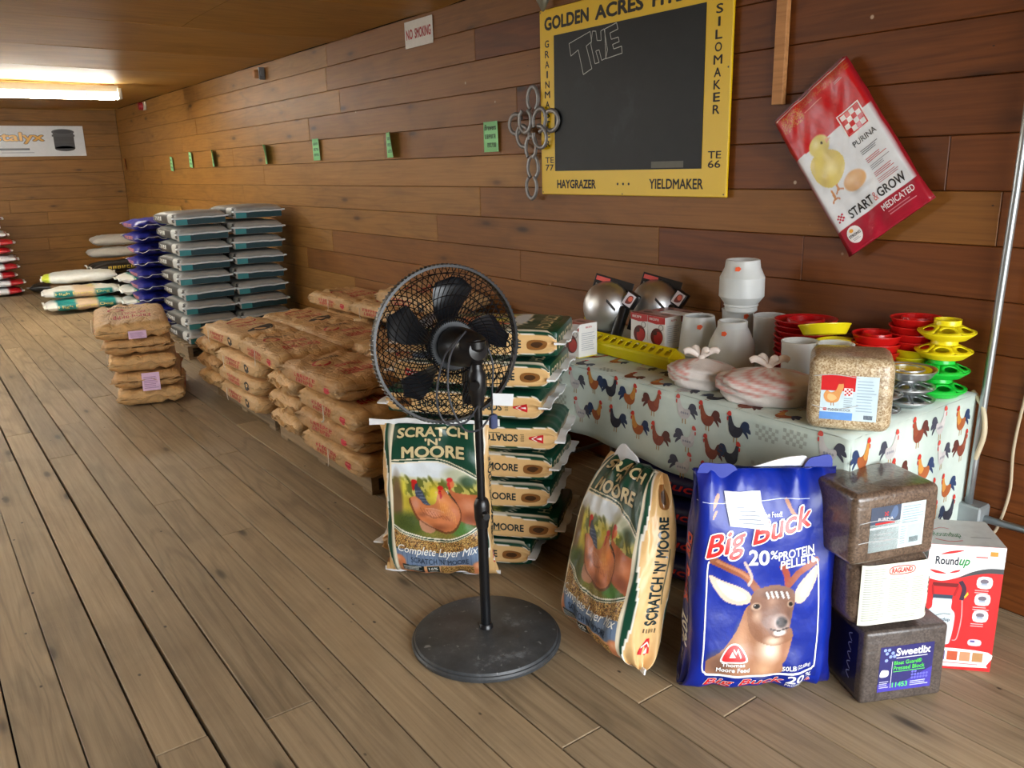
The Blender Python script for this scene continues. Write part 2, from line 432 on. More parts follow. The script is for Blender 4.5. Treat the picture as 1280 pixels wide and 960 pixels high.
# ---- long wall with the boards
wr = box('wall_right', XB-0.1, XF, YW+0.02, YW+0.12, -0.05, ZC+0.05, DARK); tag(wr, 'long wall of brown tongue and groove boards', kind='structure')
zs = [-0.003, 0.17, 0.345, 0.5185, 0.692, 0.865, 1.0385, 1.212, 1.384, 1.560, 1.735, 1.909, 2.08, 2.25, ZC]
fixed = {8: [-4.08, -7.6], 9: [-5.25, -8.4], 10: [-6.5], 7: [-3.9, -8.2], 6: [-4.6], 11: [-5.9], 12: [-6.1]}
for i in range(len(zs)-1):
    js = fixed.get(i)
    if js is None:
        js = []; x = XF-rnd.uniform(1.5, 4.4)
        while x > XB+0.8: js.append(x); x -= rnd.uniform(2.6, 4.4)
    else:
        js = list(js); js += [max(js)+2.7, min(js)-3.6]
    # a run of joints where the board tone steps darker towards the right
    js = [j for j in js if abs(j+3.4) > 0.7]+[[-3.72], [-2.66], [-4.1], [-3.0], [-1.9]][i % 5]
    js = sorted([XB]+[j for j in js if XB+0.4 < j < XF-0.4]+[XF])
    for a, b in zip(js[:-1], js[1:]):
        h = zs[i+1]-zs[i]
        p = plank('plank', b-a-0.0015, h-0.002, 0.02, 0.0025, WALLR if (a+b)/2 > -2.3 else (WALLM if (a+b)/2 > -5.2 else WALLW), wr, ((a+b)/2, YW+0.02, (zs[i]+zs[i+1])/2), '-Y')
        p.location.y += rnd.uniform(0, 0.0025)
# ---- end wall
we = box('wall_far', XB-0.12, XB-0.02, YL, YW+0.1, -0.05, ZC+0.05, DARK); tag(we, 'end wall of horizontal brown boards', kind='structure')
for i in range(len(zs)-1):
    js = []; y = YW-rnd.uniform(1.0, 2.6)
    while y > YL+0.6: js.append(y); y -= rnd.uniform(2.0, 3.0)
    js = sorted([YL]+js+[YW])
    for a, b in zip(js[:-1], js[1:]):
        plank('plank', b-a-0.0015, zs[i+1]-zs[i]-0.002, 0.02, 0.0025, FARW, we, (XB-0.02, (a+b)/2, (zs[i]+zs[i+1])/2), '+X')
# ---- ceiling of plywood sheets, edges sagging a little
ce = box('ceiling', XB-0.1, XF, YL, YW+0.1, ZC+0.02, ZC+0.1, DARK); tag(ce, 'low ceiling of yellow-brown plywood sheets', kind='structure')
def sheet(x0, x1, y0, y1):
    nx, ny = 4, 10; V = []; F = []
    for j in range(ny+1):
        for i in range(nx+1):
            x = x0+0.002+(x1-x0-0.004)*i/nx; y = y0+0.002+(y1-y0-0.004)*j/ny
            e = abs(2*i/nx-1)
            V.append((x-(x0+x1)/2, y-(y0+y1)/2, -0.016*e**4*(0.5+0.5*math.sin(y*2.3+x0*5))-0.002))
    n = len(V)
    V += [(v[0], v[1], v[2]+0.011) for v in V]
    st = nx+1
    for j in range(ny):
        for i in range(nx):
            a = j*st+i; F += [(a, a+st, a+st+1, a+1), (n+a, n+a+1, n+a+st+1, n+a+st)]
    for i in range(nx): F += [(i, i+1, n+i+1, n+i), (ny*st+i+1, ny*st+i, n+ny*st+i, n+ny*st+i+1)]
    for j in range(ny): F += [((j+1)*st, j*st, n+j*st, n+(j+1)*st), (j*st+nx, (j+1)*st+nx, n+(j+1)*st+nx, n+j*st+nx)]
    mesh('plywood_sheet', V, F, CEILW, ce, smooth=True, flat_angle=30, loc=((x0+x1)/2, (y0+y1)/2, ZC+0.006))
xs = [-5.75-1.22*k for k in range(6, -1, -1)]+[-5.75+1.22*k for k in range(1, 7)]
xs = [XB]+[x for x in xs if XB+0.05 < x < XF-0.05]+[XF]
for i in range(len(xs)-1):
    ys = [YL, -0.75, 1.68, YW] if xs[i] > -5.8 else [YL, -1.6, 0.4, YW]
    for a, b in zip(ys[:-1], ys[1:]): sheet(xs[i], xs[i+1], a, b)
# ---- walls behind the viewer with the openings the daylight comes through
PLASTER = plain('painted_boards', (104, 80, 54), 0.7, var=0.15, scale=6)
bm = bmesh.new(); y0, y1, z0, z1 = DOOR
bm_box(bm, XF, XF+0.1, YL, y0, -0.05, ZC+0.05); bm_box(bm, XF, XF+0.1, y1, YW+0.1, -0.05, ZC+0.05); bm_box(bm, XF, XF+0.1, y0, y1, z1, ZC+0.05)
tag(from_bm('wall_front', bm, PLASTER), 'front wall with the open loading door', kind='structure')
bm = bmesh.new(); xe = [XB-0.1]
for a, b, c, d in sorted(ADDED_WINS):
    bm_box(bm, xe[-1], a, YL-0.1, YL, -0.05, ZC+0.05); xe.append(b)
    if c > 0: bm_box(bm, a, b, YL-0.1, YL, -0.05, c)
    bm_box(bm, a, b, YL-0.1, YL, d, ZC+0.05)
bm_box(bm, xe[-1], XF+0.1, YL-0.1, YL, -0.05, ZC+0.05)
tag(from_bm('wall_left', bm, PLASTER), 'long wall with an added window opening', kind='structure')
box('ground', XB-12, XF+14, YL-14, YW+2, -0.5, -0.35, plain('gravel_yard', (150, 145, 135), 0.9, var=0.2, scale=8))
tag(bpy.data.objects['ground'], 'pale gravel yard outside the door', kind='structure')

# ================================================================ CEILING LIGHTS
def fluorescent(label, x, y0, y1):
    t = thing('fluorescent_light', label, 'ceiling light', (x, 0, ZC), group=None)
    wht = plain('enamel_white', (214, 214, 206), 0.4)
    tubem = plain('lit_tube', (255, 250, 236), 0.4, var=0.0, emit=TUBE_STRENGTH)
    box('housing', -0.05, 0.05, y0, y1, -0.09, -0.02, wht, t, 0.006)
    bm = bmesh.new()
    for sx in (-1, 1):   # angled reflector wings
        V = [(0.0*sx, y0, -0.0905), (0.0*sx, y1, -0.0905), (0.03*sx, y1, -0.098), (0.03*sx, y0, -0.098)]
        vs = [bm.verts.new(v) for v in V]; vs2 = [bm.verts.new((v[0], v[1], v[2]+0.004)) for v in V]
        bm.faces.new(vs); bm.faces.new(vs2[::-1])
        for i in range(4): bm.faces.new((vs[i], vs2[i], vs2[(i+1) % 4], vs[(i+1) % 4]))
    from_bm('reflector', bm, wht, t)
    for sx in (-0.04, 0.04):
        V, F = tube([(sx, y0+0.04, -0.135), (sx, y1-0.04, -0.135)], 0.019, 14); mesh('tube', V, F, tubem, t, True)
    for ye in (y0, y1):
        box('end_cap', -0.08, 0.08, ye-0.018, ye+0.018, -0.155, -0.045, wht, t, 0.006)
    for ye in (y0+0.12, y1-0.10):
        box('mounting_block', -0.045, 0.045, ye-0.06, ye+0.06, -0.022, 0.0, RAWW, t)
    return t
fluorescent('long twin-tube fluorescent light glowing below the plywood ceiling', -9.55, -0.40, 2.08)
fluorescent('fluorescent light further left, in line with the visible one', -9.55, -3.1, -0.65)
fluorescent('added fluorescent light above the open floor, unseen left of the view', -4.6, -2.9, -0.6)  # extra fixture added out of view for the room's lighting
# ================================================================ BAGS
class Bag:
    """filled sack: local x = length (up when standing), -y = right of the printed front, z = out of the front.
    Cross-section is a soft rectangle that flattens to the sewn ends."""
    def __init__(s, L, W, T, seed=0, n=3.4, m_top=5.0, m_bot=5.0, tmin=0.05, wtap=0.05, amp=0.006, pleat=0.006, belly=0.0, narrow_top=0.0, freq=1.0, droop=0.0):
        s.__dict__.update(L=L, W=W, T=T, n=n, mt=m_top, mb=m_bot, tmin=tmin, wtap=wtap, amp=amp, pleat=pleat, belly=belly, nt=narrow_top, droop=droop)
        r = random.Random(seed)
        s.waves = [(r.uniform(-1, 1)*7*freq*(1+k*0.35), r.uniform(-1, 1)*6*freq*(1+k*0.35), r.uniform(0, 6.28), 1.0/(1+0.45*k)) for k in range(9)]
        s.pw = [(r.uniform(7, 15), r.uniform(0, 6.28)) for k in range(4)]
    def wt(s, u):
        a = np.abs(u); m = np.where(u > 0, s.mt, s.mb)
        t = s.T/2*np.maximum(np.sqrt(np.clip(1-a**m, 0, 1)), s.tmin)*(1-s.belly*u)
        wd = s.W/2*(1-s.wtap*a**5)*(1-s.nt*np.clip(u, 0, 1)**2)
        return wd, t
    def disp(s, u, v):
        d = 0
        for a, b, p, k in s.waves: d = d+k*np.sin(a*u+b*v+p)
        d = d*s.amp*0.42
        e = np.abs(u)**5
        for f, p in s.pw: d = d+s.pleat*0.5*e*np.sin(f*v+p+3*u)
        return d
    def _xyz(s, u, v, h, kind):
        wd, t = s.wt(u); n = s.n
        if kind in ('front', 'back'):
            sg = 1 if kind == 'front' else -1
            vv = np.clip(v, -0.9995, 0.9995)
            z = sg*(t*(1-np.abs(vv)**n)**(1/n)+s.disp(u, sg*v)*(1-np.abs(vv)**6)); y = vv*wd
        else:
            sg = 1 if kind == 'pos' else -1
            hh = np.clip(h, -0.9995, 0.9995)
            y = sg*(wd*(1-np.abs(hh)**n)**(1/n)+s.disp(u*1.3, 2+sg*h)*0.55*(1-np.abs(hh)**6)); z = hh*t
        P = np.stack([u*s.L/2, y, z], -1)
        if s.droop: P[..., 2] -= s.droop*np.abs(u)**3
        return P
    def _map(s, kind, sx):
        v0 = 0.5**(1/s.n)
        def f(P):
            a = P[:, 0]*1.0; b = P[:, 1]*1.0; e = 1e-3
            def g(a, b):
                if kind == 'front': return s._xyz(b, -a*v0, None, kind)
                if kind == 'back': return s._xyz(b, a*v0, None, kind)
                return s._xyz(a*sx, None, b*v0, kind)
            p = g(a, b); N = np.cross(g(a+e, b)-p, g(a, b+e)-p)
            N /= np.maximum(np.linalg.norm(N, axis=1, keepdims=True), 1e-12)
            return p, N
        return f
    def front(s): return s._map('front', 1)          # (right, up) in -1..1
    def back(s): return s._map('back', 1)
    def side(s, sg): return s._map('pos' if sg > 0 else 'neg', -1.0 if sg > 0 else 1.0)   # (along, across)
    def body(s, name, mat, parent, paint, nu=28, nf=14, ns=6):
        v0 = 0.5**(1/s.n)
        ring = [('front', x) for x in np.linspace(v0, -v0, nf+1)]+[('neg', x) for x in np.linspace(v0, -v0, ns+1)[1:-1]] \
             + [('back', x) for x in np.linspace(-v0, v0, nf//2+1)]+[('pos', x) for x in np.linspace(-v0, v0, ns+1)[1:-1]]
        us = np.sin(np.linspace(-PI/2, PI/2, nu+1))*0.35+np.linspace(-1, 1, nu+1)*0.65
        k = len(ring); V = np.zeros((nu+1, k, 3)); C = np.zeros((nu+1, k, 3))
        for j, (kd, q) in enumerate(ring):
            qq = np.full(nu+1, q)
            V[:, j] = s._xyz(us, qq, qq, kd)
            if kd == 'front': C[:, j] = paint('front', -qq/v0, us)
            elif kd == 'back': C[:, j] = paint('back', qq/v0, us)
            else: C[:, j] = paint(kd, us, qq/v0)
        F = []
        for i in range(nu):
            for j in range(k):
                j2 = (j+1) % k; F.append((i*k+j, (i+1)*k+j, (i+1)*k+j2, i*k+j2))
        F.append(tuple(range(k))); F.append(tuple(nu*k+j for j in range(k))[::-1])
        return mesh(name, V.reshape(-1, 3), F, mat, parent, True, lin(C.reshape(-1, 3)))
    def tape(s, name, mat, parent, u=1.0, over=0.018, wide=0.022, th=0.003, wav=0.008, seed=1, col=(238, 240, 240), ext=0.02):
        """sewn paper strip across one end"""
        r = random.Random(seed); wd, _ = s.wt(np.array([u])); wd = float(wd[0])+ext; sg = 1 if u > 0 else -1
        N = 14; V = []; F = []; ph = r.uniform(0, 6)
        for i in range(N+1):
            y = -wd+2*wd*i/N; dz = wav*math.sin(i*0.9+ph)+wav*0.6*math.sin(i*2.1+ph*2); dx = 0.004*math.sin(i*1.3+ph)
            x0 = sg*(s.L/2+over-wide); x1 = sg*(s.L/2+over+dx)
            for (x, z) in ((x0, th), (x1, th*0.7), (x1, -th*0.7), (x0, -th)): V.append((x, y, z+dz-s.droop))
        for i in range(N):
            for q in range(4): F.append((i*4+q, i*4+(q+1) % 4, i*4+4+(q+1) % 4, i*4+4+q))
        F += [(0, 3, 2, 1), (N*4, N*4+1, N*4+2, N*4+3)]
        V = np.array(V); return mesh(name, V, F, mat, parent, True, np.tile(lin(col), (len(V), 1)), flat_angle=50)

def kraft_paper():
    t = NT('kraft_paper'); at = t.n('ShaderNodeAttribute', attribute_name='Col'); tc = t.n('ShaderNodeTexCoord')
    nz = t.n('ShaderNodeTexNoise', i_Scale=7.0, i_Detail=8.0, i_Roughness=0.6, i_Distortion=2.2); t.l(tc, 'Object', nz, 'Vector')
    mp = t.n('ShaderNodeMapping'); mp.inputs['Scale'].default_value = (5, 17, 17); t.l(tc, 'Object', mp, 0)
    v = t.n('ShaderNodeTexVoronoi', feature='DISTANCE_TO_EDGE', i_Scale=1.0); t.l(mp, 0, v, 'Vector')
    g = t.ramp((nz, 0), [(0.3, (0.84,)*3), (0.7, (1.12,)*3)]); t.base(t.mix(1.0, (at, 0), g, 'MULTIPLY'))
    cr = t.ramp((v, 'Distance'), [(0.0, (0.0,)*3), (0.10, (0.8,)*3), (0.5, (1,)*3)])
    b1 = t.n('ShaderNodeBump', i_Strength=0.30, i_Distance=0.012); t.t.links.new(cr[0].outputs[0], b1.inputs['Height'])
    b2 = t.n('ShaderNodeBump', i_Strength=0.75, i_Distance=0.03); t.l(nz, 0, b2, 'Height'); t.l(b1, 0, b2, 'Normal'); t.l(b2, 0, t.b, 'Normal')
    t.b.inputs['Roughness'].default_value = 0.5; return t.m
KRAFT = kraft_paper()
FILM = printed('woven_film', 0.36, bump=0.15, bscale=22, var=0.05, coat=0.12)
MATTE = printed('dull_film', 0.5, bump=0.15, bscale=24, var=0.05)

def scribble(d, x0, y0, x1, y1, n, col, seed=0, th=0.16, lift=1.0):
    """a row of worn block capitals too blurred to read: upright strokes with odd cross strokes"""
    r = random.Random(seed); w_ = (x1-x0)/n
    for k in range(n):
        a = x0+k*w_+w_*0.1; b = a+w_*0.72; t = w_*th*1.5; hh = (y1-y0)*0.17
        d.rect(a, y0, a+t, y1, col, lift)
        if r.random() < 0.75: d.rect(b-t, y0+(0 if r.random() < 0.6 else (y1-y0)*0.5), b, y1, col, lift)
        if r.random() < 0.8: d.rect(a, y1-hh, b, y1, col, lift)
        if r.random() < 0.7: d.rect(a, (y0+y1)/2-hh/2, b, (y0+y1)/2+hh/2, col, lift)
        if r.random() < 0.5: d.rect(a, y0, b, y0+hh, col, lift)

# ---------------------------------------------------------------- brown paper feed sacks
RED = (186, 44, 48); INK = (52, 44, 36)
def kraft_bag(name, variant, L=0.70, W=0.42, T=0.102):
    b = Bag(L, W, T, seed=variant*13+5, n=6.0, m_top=20, m_bot=20, tmin=0.36, wtap=0.05, amp=0.006, pleat=0.011, freq=1.6)
    t = thing(name, '', 'feed bag')
    hue = [(212, 170, 114), (220, 180, 126), (202, 158, 104), (214, 174, 120)][variant % 4]
    def paint(kind, a, u):
        c = np.tile(np.array(hue, float), (len(a), 1))
        if kind in ('neg', 'pos'): c *= 0.96
        return c
    bo = b.body('body', KRAFT, t, paint, 36, 18, 8)
    d = Dec()
    if variant % 4 in (0, 2):
        scribble(d, -0.62, 0.26, 0.55, 0.52, 9, RED, variant); d.part('logo'); d.ell(0.42, -0.3, 0.26, 0.16, RED); d.ell(0.42, -0.3, 0.2, 0.115, hue, 1.5)
        d.part('lettering#2')
        scribble(d, -0.5, -0.1, 0.3, 0.08, 8, RED, variant+3); d.part('lettering#3'); scribble(d, -0.4, -0.62, 0.5, -0.52, 12, INK, variant+4)
    else:
        d.blob([(-0.55, 0.25), (0.1, 0.34), (0.5, 0.6), (-0.05, 0.62), (-0.45, 0.5)], INK); d.ell(-0.05, 0.46, 0.22, 0.06, hue, 1.6)
        d.part('lettering#2'); scribble(d, -0.5, -0.06, 0.5, 0.12, 9, RED, variant+9); d.part('logo'); d.stroke(smoothcurve([(-0.5, -0.5), (-0.1, -0.62), (0.4, -0.52), (0.5, -0.36), (0.1, -0.3), (-0.4, -0.36)], 5, True), 0.05, RED, closed=True)
    d.build('lettering', b.front(), PRINT_PAPER, bo, cell=(0.16, 0.09), eps=0.0012)
    for sg in (-1, 1):
        d = Dec(); scribble(d, -0.45, 0.02, 0.25, 0.46, 7, RED, variant+21); scribble(d, -0.4, -0.52, 0.2, -0.1, 7, RED, variant+22)
        d.part('logo')
        if variant % 2: d.ell(0.55, 0.0, 0.11, 0.6, INK); d.ell(0.56, 0.1, 0.05, 0.24, hue, 1.6)
        else: d.ell(0.6, -0.1, 0.09, 0.45, (200, 40, 52))
        d.build('lettering', b.side(sg), PRINT_PAPER, bo, cell=(0.09, 0.3), eps=0.0012)
    # folded paper end flaps and the pull string
    for sg in (-1, 1):
        b.tape('sewn_end', KRAFT, t, sg, over=0.012, wide=0.02, th=0.004, wav=0.012, seed=variant+sg, col=tuple(np.array(hue)*0.93), ext=-0.015)
    return t, b
def slip(parent, b, s0, t0, w_, h_, col, rot=0.0, on='front', lines=5, name='tag'):
    d = Dec(); c, q = math.cos(rot), math.sin(rot)
    def R(x, y): return (s0+x*c-y*q*0.6, t0+x*q+y*c)
    d.poly([R(0, 0), R(w_, 0), R(w_, h_), R(0, h_)], col, 2.0)
    for k in range(lines):
        y = h_*(0.15+0.7*k/lines); d.poly([R(w_*0.12, y), R(w_*0.85, y), R(w_*0.85, y+h_*0.05), R(w_*0.12, y+h_*0.05)], tuple(np.array(col)*0.72), 2.8)
    mp = b.front() if on == 'front' else b.side(1 if on == 'pos' else -1)
    return d.build(name, mp, PRINT_PAPER, parent, cell=(0.12, 0.06), eps=0.0013)
def string(parent, x, y, z, ln=0.10, seed=0):
    r = random.Random(seed)
    V, F = tube([(x, y, z), (x+r.uniform(-.01, .01), y-0.004, z-ln*0.4), (x+r.uniform(-.02, .02), y-0.006, z-ln*0.75), (x+r.uniform(-.03, .03), y-0.004, z-ln)], 0.0022, 5)
    mesh('pull_string', V, F, plain('cotton_string', (222, 214, 196), 0.8), parent, True)
KP = [kraft_bag('feed_bag', k) for k in range(4)]
used = [False]*4
def kraft(v, x, y, z, rz, label, group, tilt=(0, 0), flip=False, sc=1.0):
    if not used[v]: o = KP[v][0]; used[v] = True
    else: o = copy_tree(KP[v][0])
    o.rotation_euler = (tilt[0]+(PI if flip else 0), tilt[1], rz); o.location = (x, y, z); o.scale = (sc, sc, sc)
    tag(o, label, 'feed bag', group); return o

# ---- two pallets of brown sacks against the wall
def pallet(label, x0, x1, y0, y1, h=0.11):
    t = thing('pallet', label, 'pallet', ((x0+x1)/2, (y0+y1)/2, 0))
    hx, hy = (x1-x0)/2, (y1-y0)/2
    for k in (-1, 0, 1): box('stringer', -hx, hx, k*(hy-0.02)-0.019, k*(hy-0.02)+0.019, 0.018, h-0.018, GREYW, t)
    for k in range(6):
        xc = -hx+0.05+(2*hx-0.1)*k/5; box('deck_board', xc-0.05, xc+0.05, -hy, hy, h-0.018, h, GREYW, t, 0.002)
    for k in range(3):
        xc = -hx+0.05+(2*hx-0.1)*k/2; box('bottom_board', xc-0.05, xc+0.05, -hy, hy, 0, 0.018, GREYW, t, 0.002)
    return t
pallet('wooden pallet under the nearer pile of brown sacks, one corner showing', -4.48, -3.33, 1.60, 2.62, 0.095)
pallet('wooden pallet under the farther pile of brown sacks', -5.70, -4.62, 1.62, 2.62, 0.095)
pos_words = ['bottom', 'second', 'third', 'top']
G1 = 'brown paper sacks on the nearer pallet'; G2 = 'brown paper sacks on the farther pallet'
r = random.Random(3)
zl = [0.152, 0.262, 0.372, 0.482]
row_x = [(-3.62, 0.0), (-3.66, 0.02), (-3.63, -0.02), (-3.82, 0.03)]
for i, z in enumerate(zl):
    w_ = pos_words[i]
    x, a = row_x[i]
    o = kraft([0, 2, 0, 2][i], x, 1.735, z, a, f'brown paper sack, {w_} layer, front corner of the pile nearest the fan', G1, tilt=(0, 0), sc=1.0)
    if i in (0, 2): string(o, 0.02, -0.224, 0.03, 0.09, i)
    if i < 3:
        o = kraft([1, 3, 1][i], -4.265, 1.90, z-0.004, PI/2+r.uniform(-.05, .05), f'brown paper sack laid end-on, {w_} layer between the two pallet piles', G1)
        string(o, -0.2, -0.21, 0.02, 0.08, i+5)
    if i < 3: kraft([3, 1, 3][i], -3.66, 2.16, z, r.uniform(-.02, .02), f'brown paper sack in the middle of the near pile, {w_} layer', G1)
    if i < 3: kraft([2, 0, 2][i], -3.70, 2.57, z, PI+r.uniform(-.04, .04), f'brown paper sack at the wall side of the near pile, {w_} layer', G1)
o = kraft(0, -3.70, 2.16, 0.484, 0.02, 'brown paper sack with a white paper slip, on top of the near pile', G1); slip(o, KP[0][1], 0.35, -0.75, 0.3, 0.25, (236, 232, 222))
kraft(3, -4.32, 2.36, 0.478, PI/2, 'brown paper sack with black print on top, between the piles', G1)
o = kraft(1, -3.70, 2.58, 0.486, 0.02, 'brown paper sack on top beside the wall behind the fan cage', G1)
# farther pile
for i, z in enumerate(zl):
    w_ = pos_words[i]
    if i < 3:
        kraft([1, 3, 1][i], -4.99+0.01*i, 1.74, z-0.004, r.uniform(-.03, .03), f'brown paper sack, {w_} layer at the front of the far pile', G2, tilt=(0, 0))
        kraft([0, 2, 0][i], -5.60, 1.89, z-0.004, PI/2+r.uniform(-.05, .05), f'brown paper sack laid end-on, {w_} layer, left corner of the far pile', G2)
        kraft([2, 0, 2][i], -5.0, 2.16, z-0.004, r.uniform(-.03, .03), f'brown paper sack in the middle of the far pile, {w_} layer', G2)
        kraft([3, 1, 3][i], -5.05, 2.57, z-0.004, r.uniform(-.03, .03), f'brown paper sack at the wall side of the far pile, {w_} layer', G2)
kraft(1, -5.30, 1.76, 0.480, 0.03, 'brown paper sack with black print, top of the far pile at the front left', G2)
kraft(0, -4.575, 1.75, 0.484, -0.03, 'brown paper sack with a red oval, top layer where the two piles meet', G2)
kraft(3, -5.36, 2.19, 0.480, 0.04, 'brown paper sack with dark lettering, middle top of the far pile', G2)
kraft(2, -4.66, 2.17, 0.484, -0.03, 'brown paper sack with a folded top, second row from the wall on the far pile', G2)
o = kraft(3, -5.22, 2.58, 0.482, PI, 'brown paper sack with a lilac slip lying by the wall on the far pile', G2); slip(o, KP[3][1], -0.6, 0.35, 0.35, 0.2, (214, 178, 208))
kraft(1, -4.72, 2.575, 0.602, 0.04, 'brown paper sack piled up beside the wall, red and black print facing out', G2, sc=0.97)
kraft(1, -4.33, 2.575, 0.722, 0.05, 'topmost brown paper sack leaning on the wall left of the fan', G2, tilt=(0.02, 0.02), sc=0.97)
kraft(3, -3.94, 2.575, 0.603, 0.05, 'brown paper sack under the topmost one, left of the fan cage', G2, sc=0.97)
kraft(0, -5.42, 2.57, 0.594, 0.05, 'brown paper sack nearest the grey bag columns on the far pile', G2, sc=0.95)

# ---- the free-standing stack of brown sacks with lilac slips
G3 = 'free-standing stack of brown sacks'
stk = [(-6.05, 1.28, 0.06, 0.0), (-6.07, 1.27, 0.172, 0.02), (-6.10, 1.25, 0.284, 0.05), (-6.13, 1.235, 0.396, 0.07), (-6.17, 1.215, 0.515, 0.10)]
for i, (x, y, z, a) in enumerate(stk):
    lab = ['bottom brown sack of the free-standing stack, resting on the floor planks', 'brown sack with a large lilac slip, second from the floor, free-standing stack',
           'middle brown sack of the free-standing stack', 'second brown sack from the top of the free-standing stack', 'topmost plump brown sack of the free-standing stack with a small lilac slip'][i]
    o = kraft([0, 2, 0, 2, 0][i], x, y, z, -0.28+a, lab, G3, tilt=(0, 0.03*(i == 4)), sc=(1.10 if i == 4 else 1.0))
    if i in (0, 4):
        big = i == 0
        b = KP[0][1]
    if i == 1 or i == 4:
        hw = 0.055 if i == 1 else 0.05; hh = 0.06 if i == 1 else 0.024
        d = Dec(); d.rect(-hw, -hh, hw, hh, (222, 190, 222)); d.lines(-hw*0.8, -hh*0.8, hw*0.85, hh*0.6, 7, (176, 140, 178), 2.0)
        d.build('slip', plane_map((0.365, 0.02, -0.006 if i == 1 else -0.02), (0, 1, 0), (-0.35 if i == 1 else 0.0, 0, 1)), PRINT_PAPER, o, label='lilac paper slip')

# ---------------------------------------------------------------- grey and teal feed bags in two tall columns
def grey_bag():
    b = Bag(0.62, 0.43, 0.108, seed=77, n=4.4, m_top=16, m_bot=8, tmin=0.55, wtap=0.05, amp=0.004, pleat=0.005)
    t = thing('grey_feed_bag', '', 'feed bag')
    def paint(kind, a, q):
        u = q if kind in ('front', 'back') else a
        c = np.tile(np.array((172, 172, 168), float), (len(a), 1))
        if kind in ('neg', 'pos'):
            m = np.abs(u) < 0.93
            c[m] = (58, 58, 56); c[(u > 0.45) & (u < 0.8)] = (196, 200, 196)
        if kind == 'back': c[:] = (40, 104, 112)
        return c
    bo = b.body('body', MATTE, t, paint, 34, 14, 8)
    d = Dec(); scribble(d, -0.75, -0.3, -0.1, 0.4, 4, (220, 224, 220), 5, th=0.22)
    d.build('lettering', b.side(-1), PRINT_PAPER, bo, cell=(0.09, 0.3))
    # teal end panel under the white sewn tape
    d = Dec(); d.rect(-0.20, -0.048, 0.20, -0.004, (20, 66, 76)); d.rect(-0.20, -0.048, -0.11, -0.004, (60, 150, 158), 2)
    d.build('end_panel', plane_map((0.312, 0, 0), (0, 1, 0), (0, 0, 1)), MATTE, t, eps=0.001)
    bm = bmesh.new(); bm_box(bm, 0.24, 0.311, -0.205, 0.205, -0.052, 0.006, 0.010, 2); from_bm('end_fold', bm, plain('grey_film', (166, 166, 162), 0.5), t, True)
    b.tape('sewn_tape', MATTE, t, 1, over=0.022, wide=0.045, th=0.007, wav=0.002, col=(232, 240, 244), seed=4).location = (0, 0, 0.004)
    return t, b
GP, GB = grey_bag(); gu = [False]
pallet('wooden pallet under the two columns of grey bags', -7.68, -6.98, 1.78, 2.70, 0.11)
rg = random.Random(11)
ords = ['bottom', 'second from the bottom', 'third from the bottom', 'fourth from the bottom', 'fifth from the bottom', 'fourth from the top', 'third from the top', 'second from the top', 'topmost']
for ccol, (yc, xc, zt) in enumerate([(2.02, -7.32, 0.0), (2.475, -7.27, 0.03)]):
    for i in range(9):
        o = GP if not gu[0] else copy_tree(GP); gu[0] = True
        o.location = (xc+rg.uniform(-.02, .02), yc+rg.uniform(-.008, .008), 0.172+zt*i/8+i*0.122); o.rotation_euler = (rg.uniform(-.02, .02)+(0.03 if ccol == 0 and i == 8 else 0), rg.uniform(-.012, .012), rg.uniform(-.04, .04))
        tag(o, f'grey teal-ended feed bag, {ords[i]} in the {"left" if ccol == 0 else "right"} grey column', 'feed bag', 'grey and teal bags in two columns')

# ---------------------------------------------------------------- assorted pet food bags beyond the columns
def plain_bag(name, L, W, T, main, sidec, seed, bands=(), words=None, wcol=(240, 220, 120), tapec=None, mat=None, on_top=True):
    b = Bag(L, W, T, seed=seed, n=2.8, m_top=4, m_bot=4, tmin=0.1, wtap=0.06, amp=0.012, pleat=0.01, freq=1.3)
    t = thing(name, '', 'feed bag')
    def paint(kind, a, q):
        if kind in ('front', 'back'): s_, u = a, q
        else: s_, u = q*0+1, a
        c = np.tile(np.array(main if kind in ('front', 'back') else sidec, float), (len(a), 1))
        for (u0, u1, cc) in bands: c[(u >= u0) & (u < u1)] = cc
        return c
    bo = b.body('body', mat or FILM, t, paint, 26, 12, 6)
    if words:
        for sg in (-1, 1):
            d = Dec(); scribble(d, -0.6, -0.36, 0.6, 0.36, 9, wcol, 7) if words == '#' else d.text(words, -0.7, -0.42, 0.7, 0.42, wcol, bold=0.01); d.build('lettering', b.side(sg), PRINT_PAPER, bo, cell=(0.09, 0.3))
        if on_top:
            d = Dec(); d.text(words, -0.7, 0.1, 0.7, 0.38, wcol, bold=0.01); d.build('lettering', b.front(), PRINT_PAPER, bo, cell=(0.16, 0.09))
    if tapec: 
        for sg in (-1, 1): b.tape('sewn_tape', MATTE, t, sg, col=tapec, wav=0.012, seed=seed+sg)
    return t, b
def lay(t, x, y, z, rz, label, group=None, tilt=(0, 0)):
    t.location = (x, y, z); t.rotation_euler = (tilt[0], tilt[1], rz); return tag(t, label, 'feed bag', group)
TEAL = (26, 142, 142)
GD = 'pet food bags piled beyond the grey columns'
def dogbag(k): return plain_bag('pet_food_bag', 0.80, 0.46, 0.115, [(30, 146, 146), (225, 226, 220), (30, 128, 128)][k % 3], (20, 128, 128), 200+k, bands=((-1, -0.72, (228, 230, 226)), (-0.2, 0.35, (214, 190, 160)), (0.8, 1, (228, 230, 226))), words='High Energy Dog', wcol=(236, 222, 130), tapec=(236, 238, 236))[0]
lay(dogbag(0), -10.55, 1.61, 0.085, 1.50, 'teal and white pet food bag flat on the floor nearest the brown stack', GD)
lay(dogbag(1), -10.72, 1.63, 0.21, 1.46, 'white-topped teal pet food bag, second from the floor', GD)
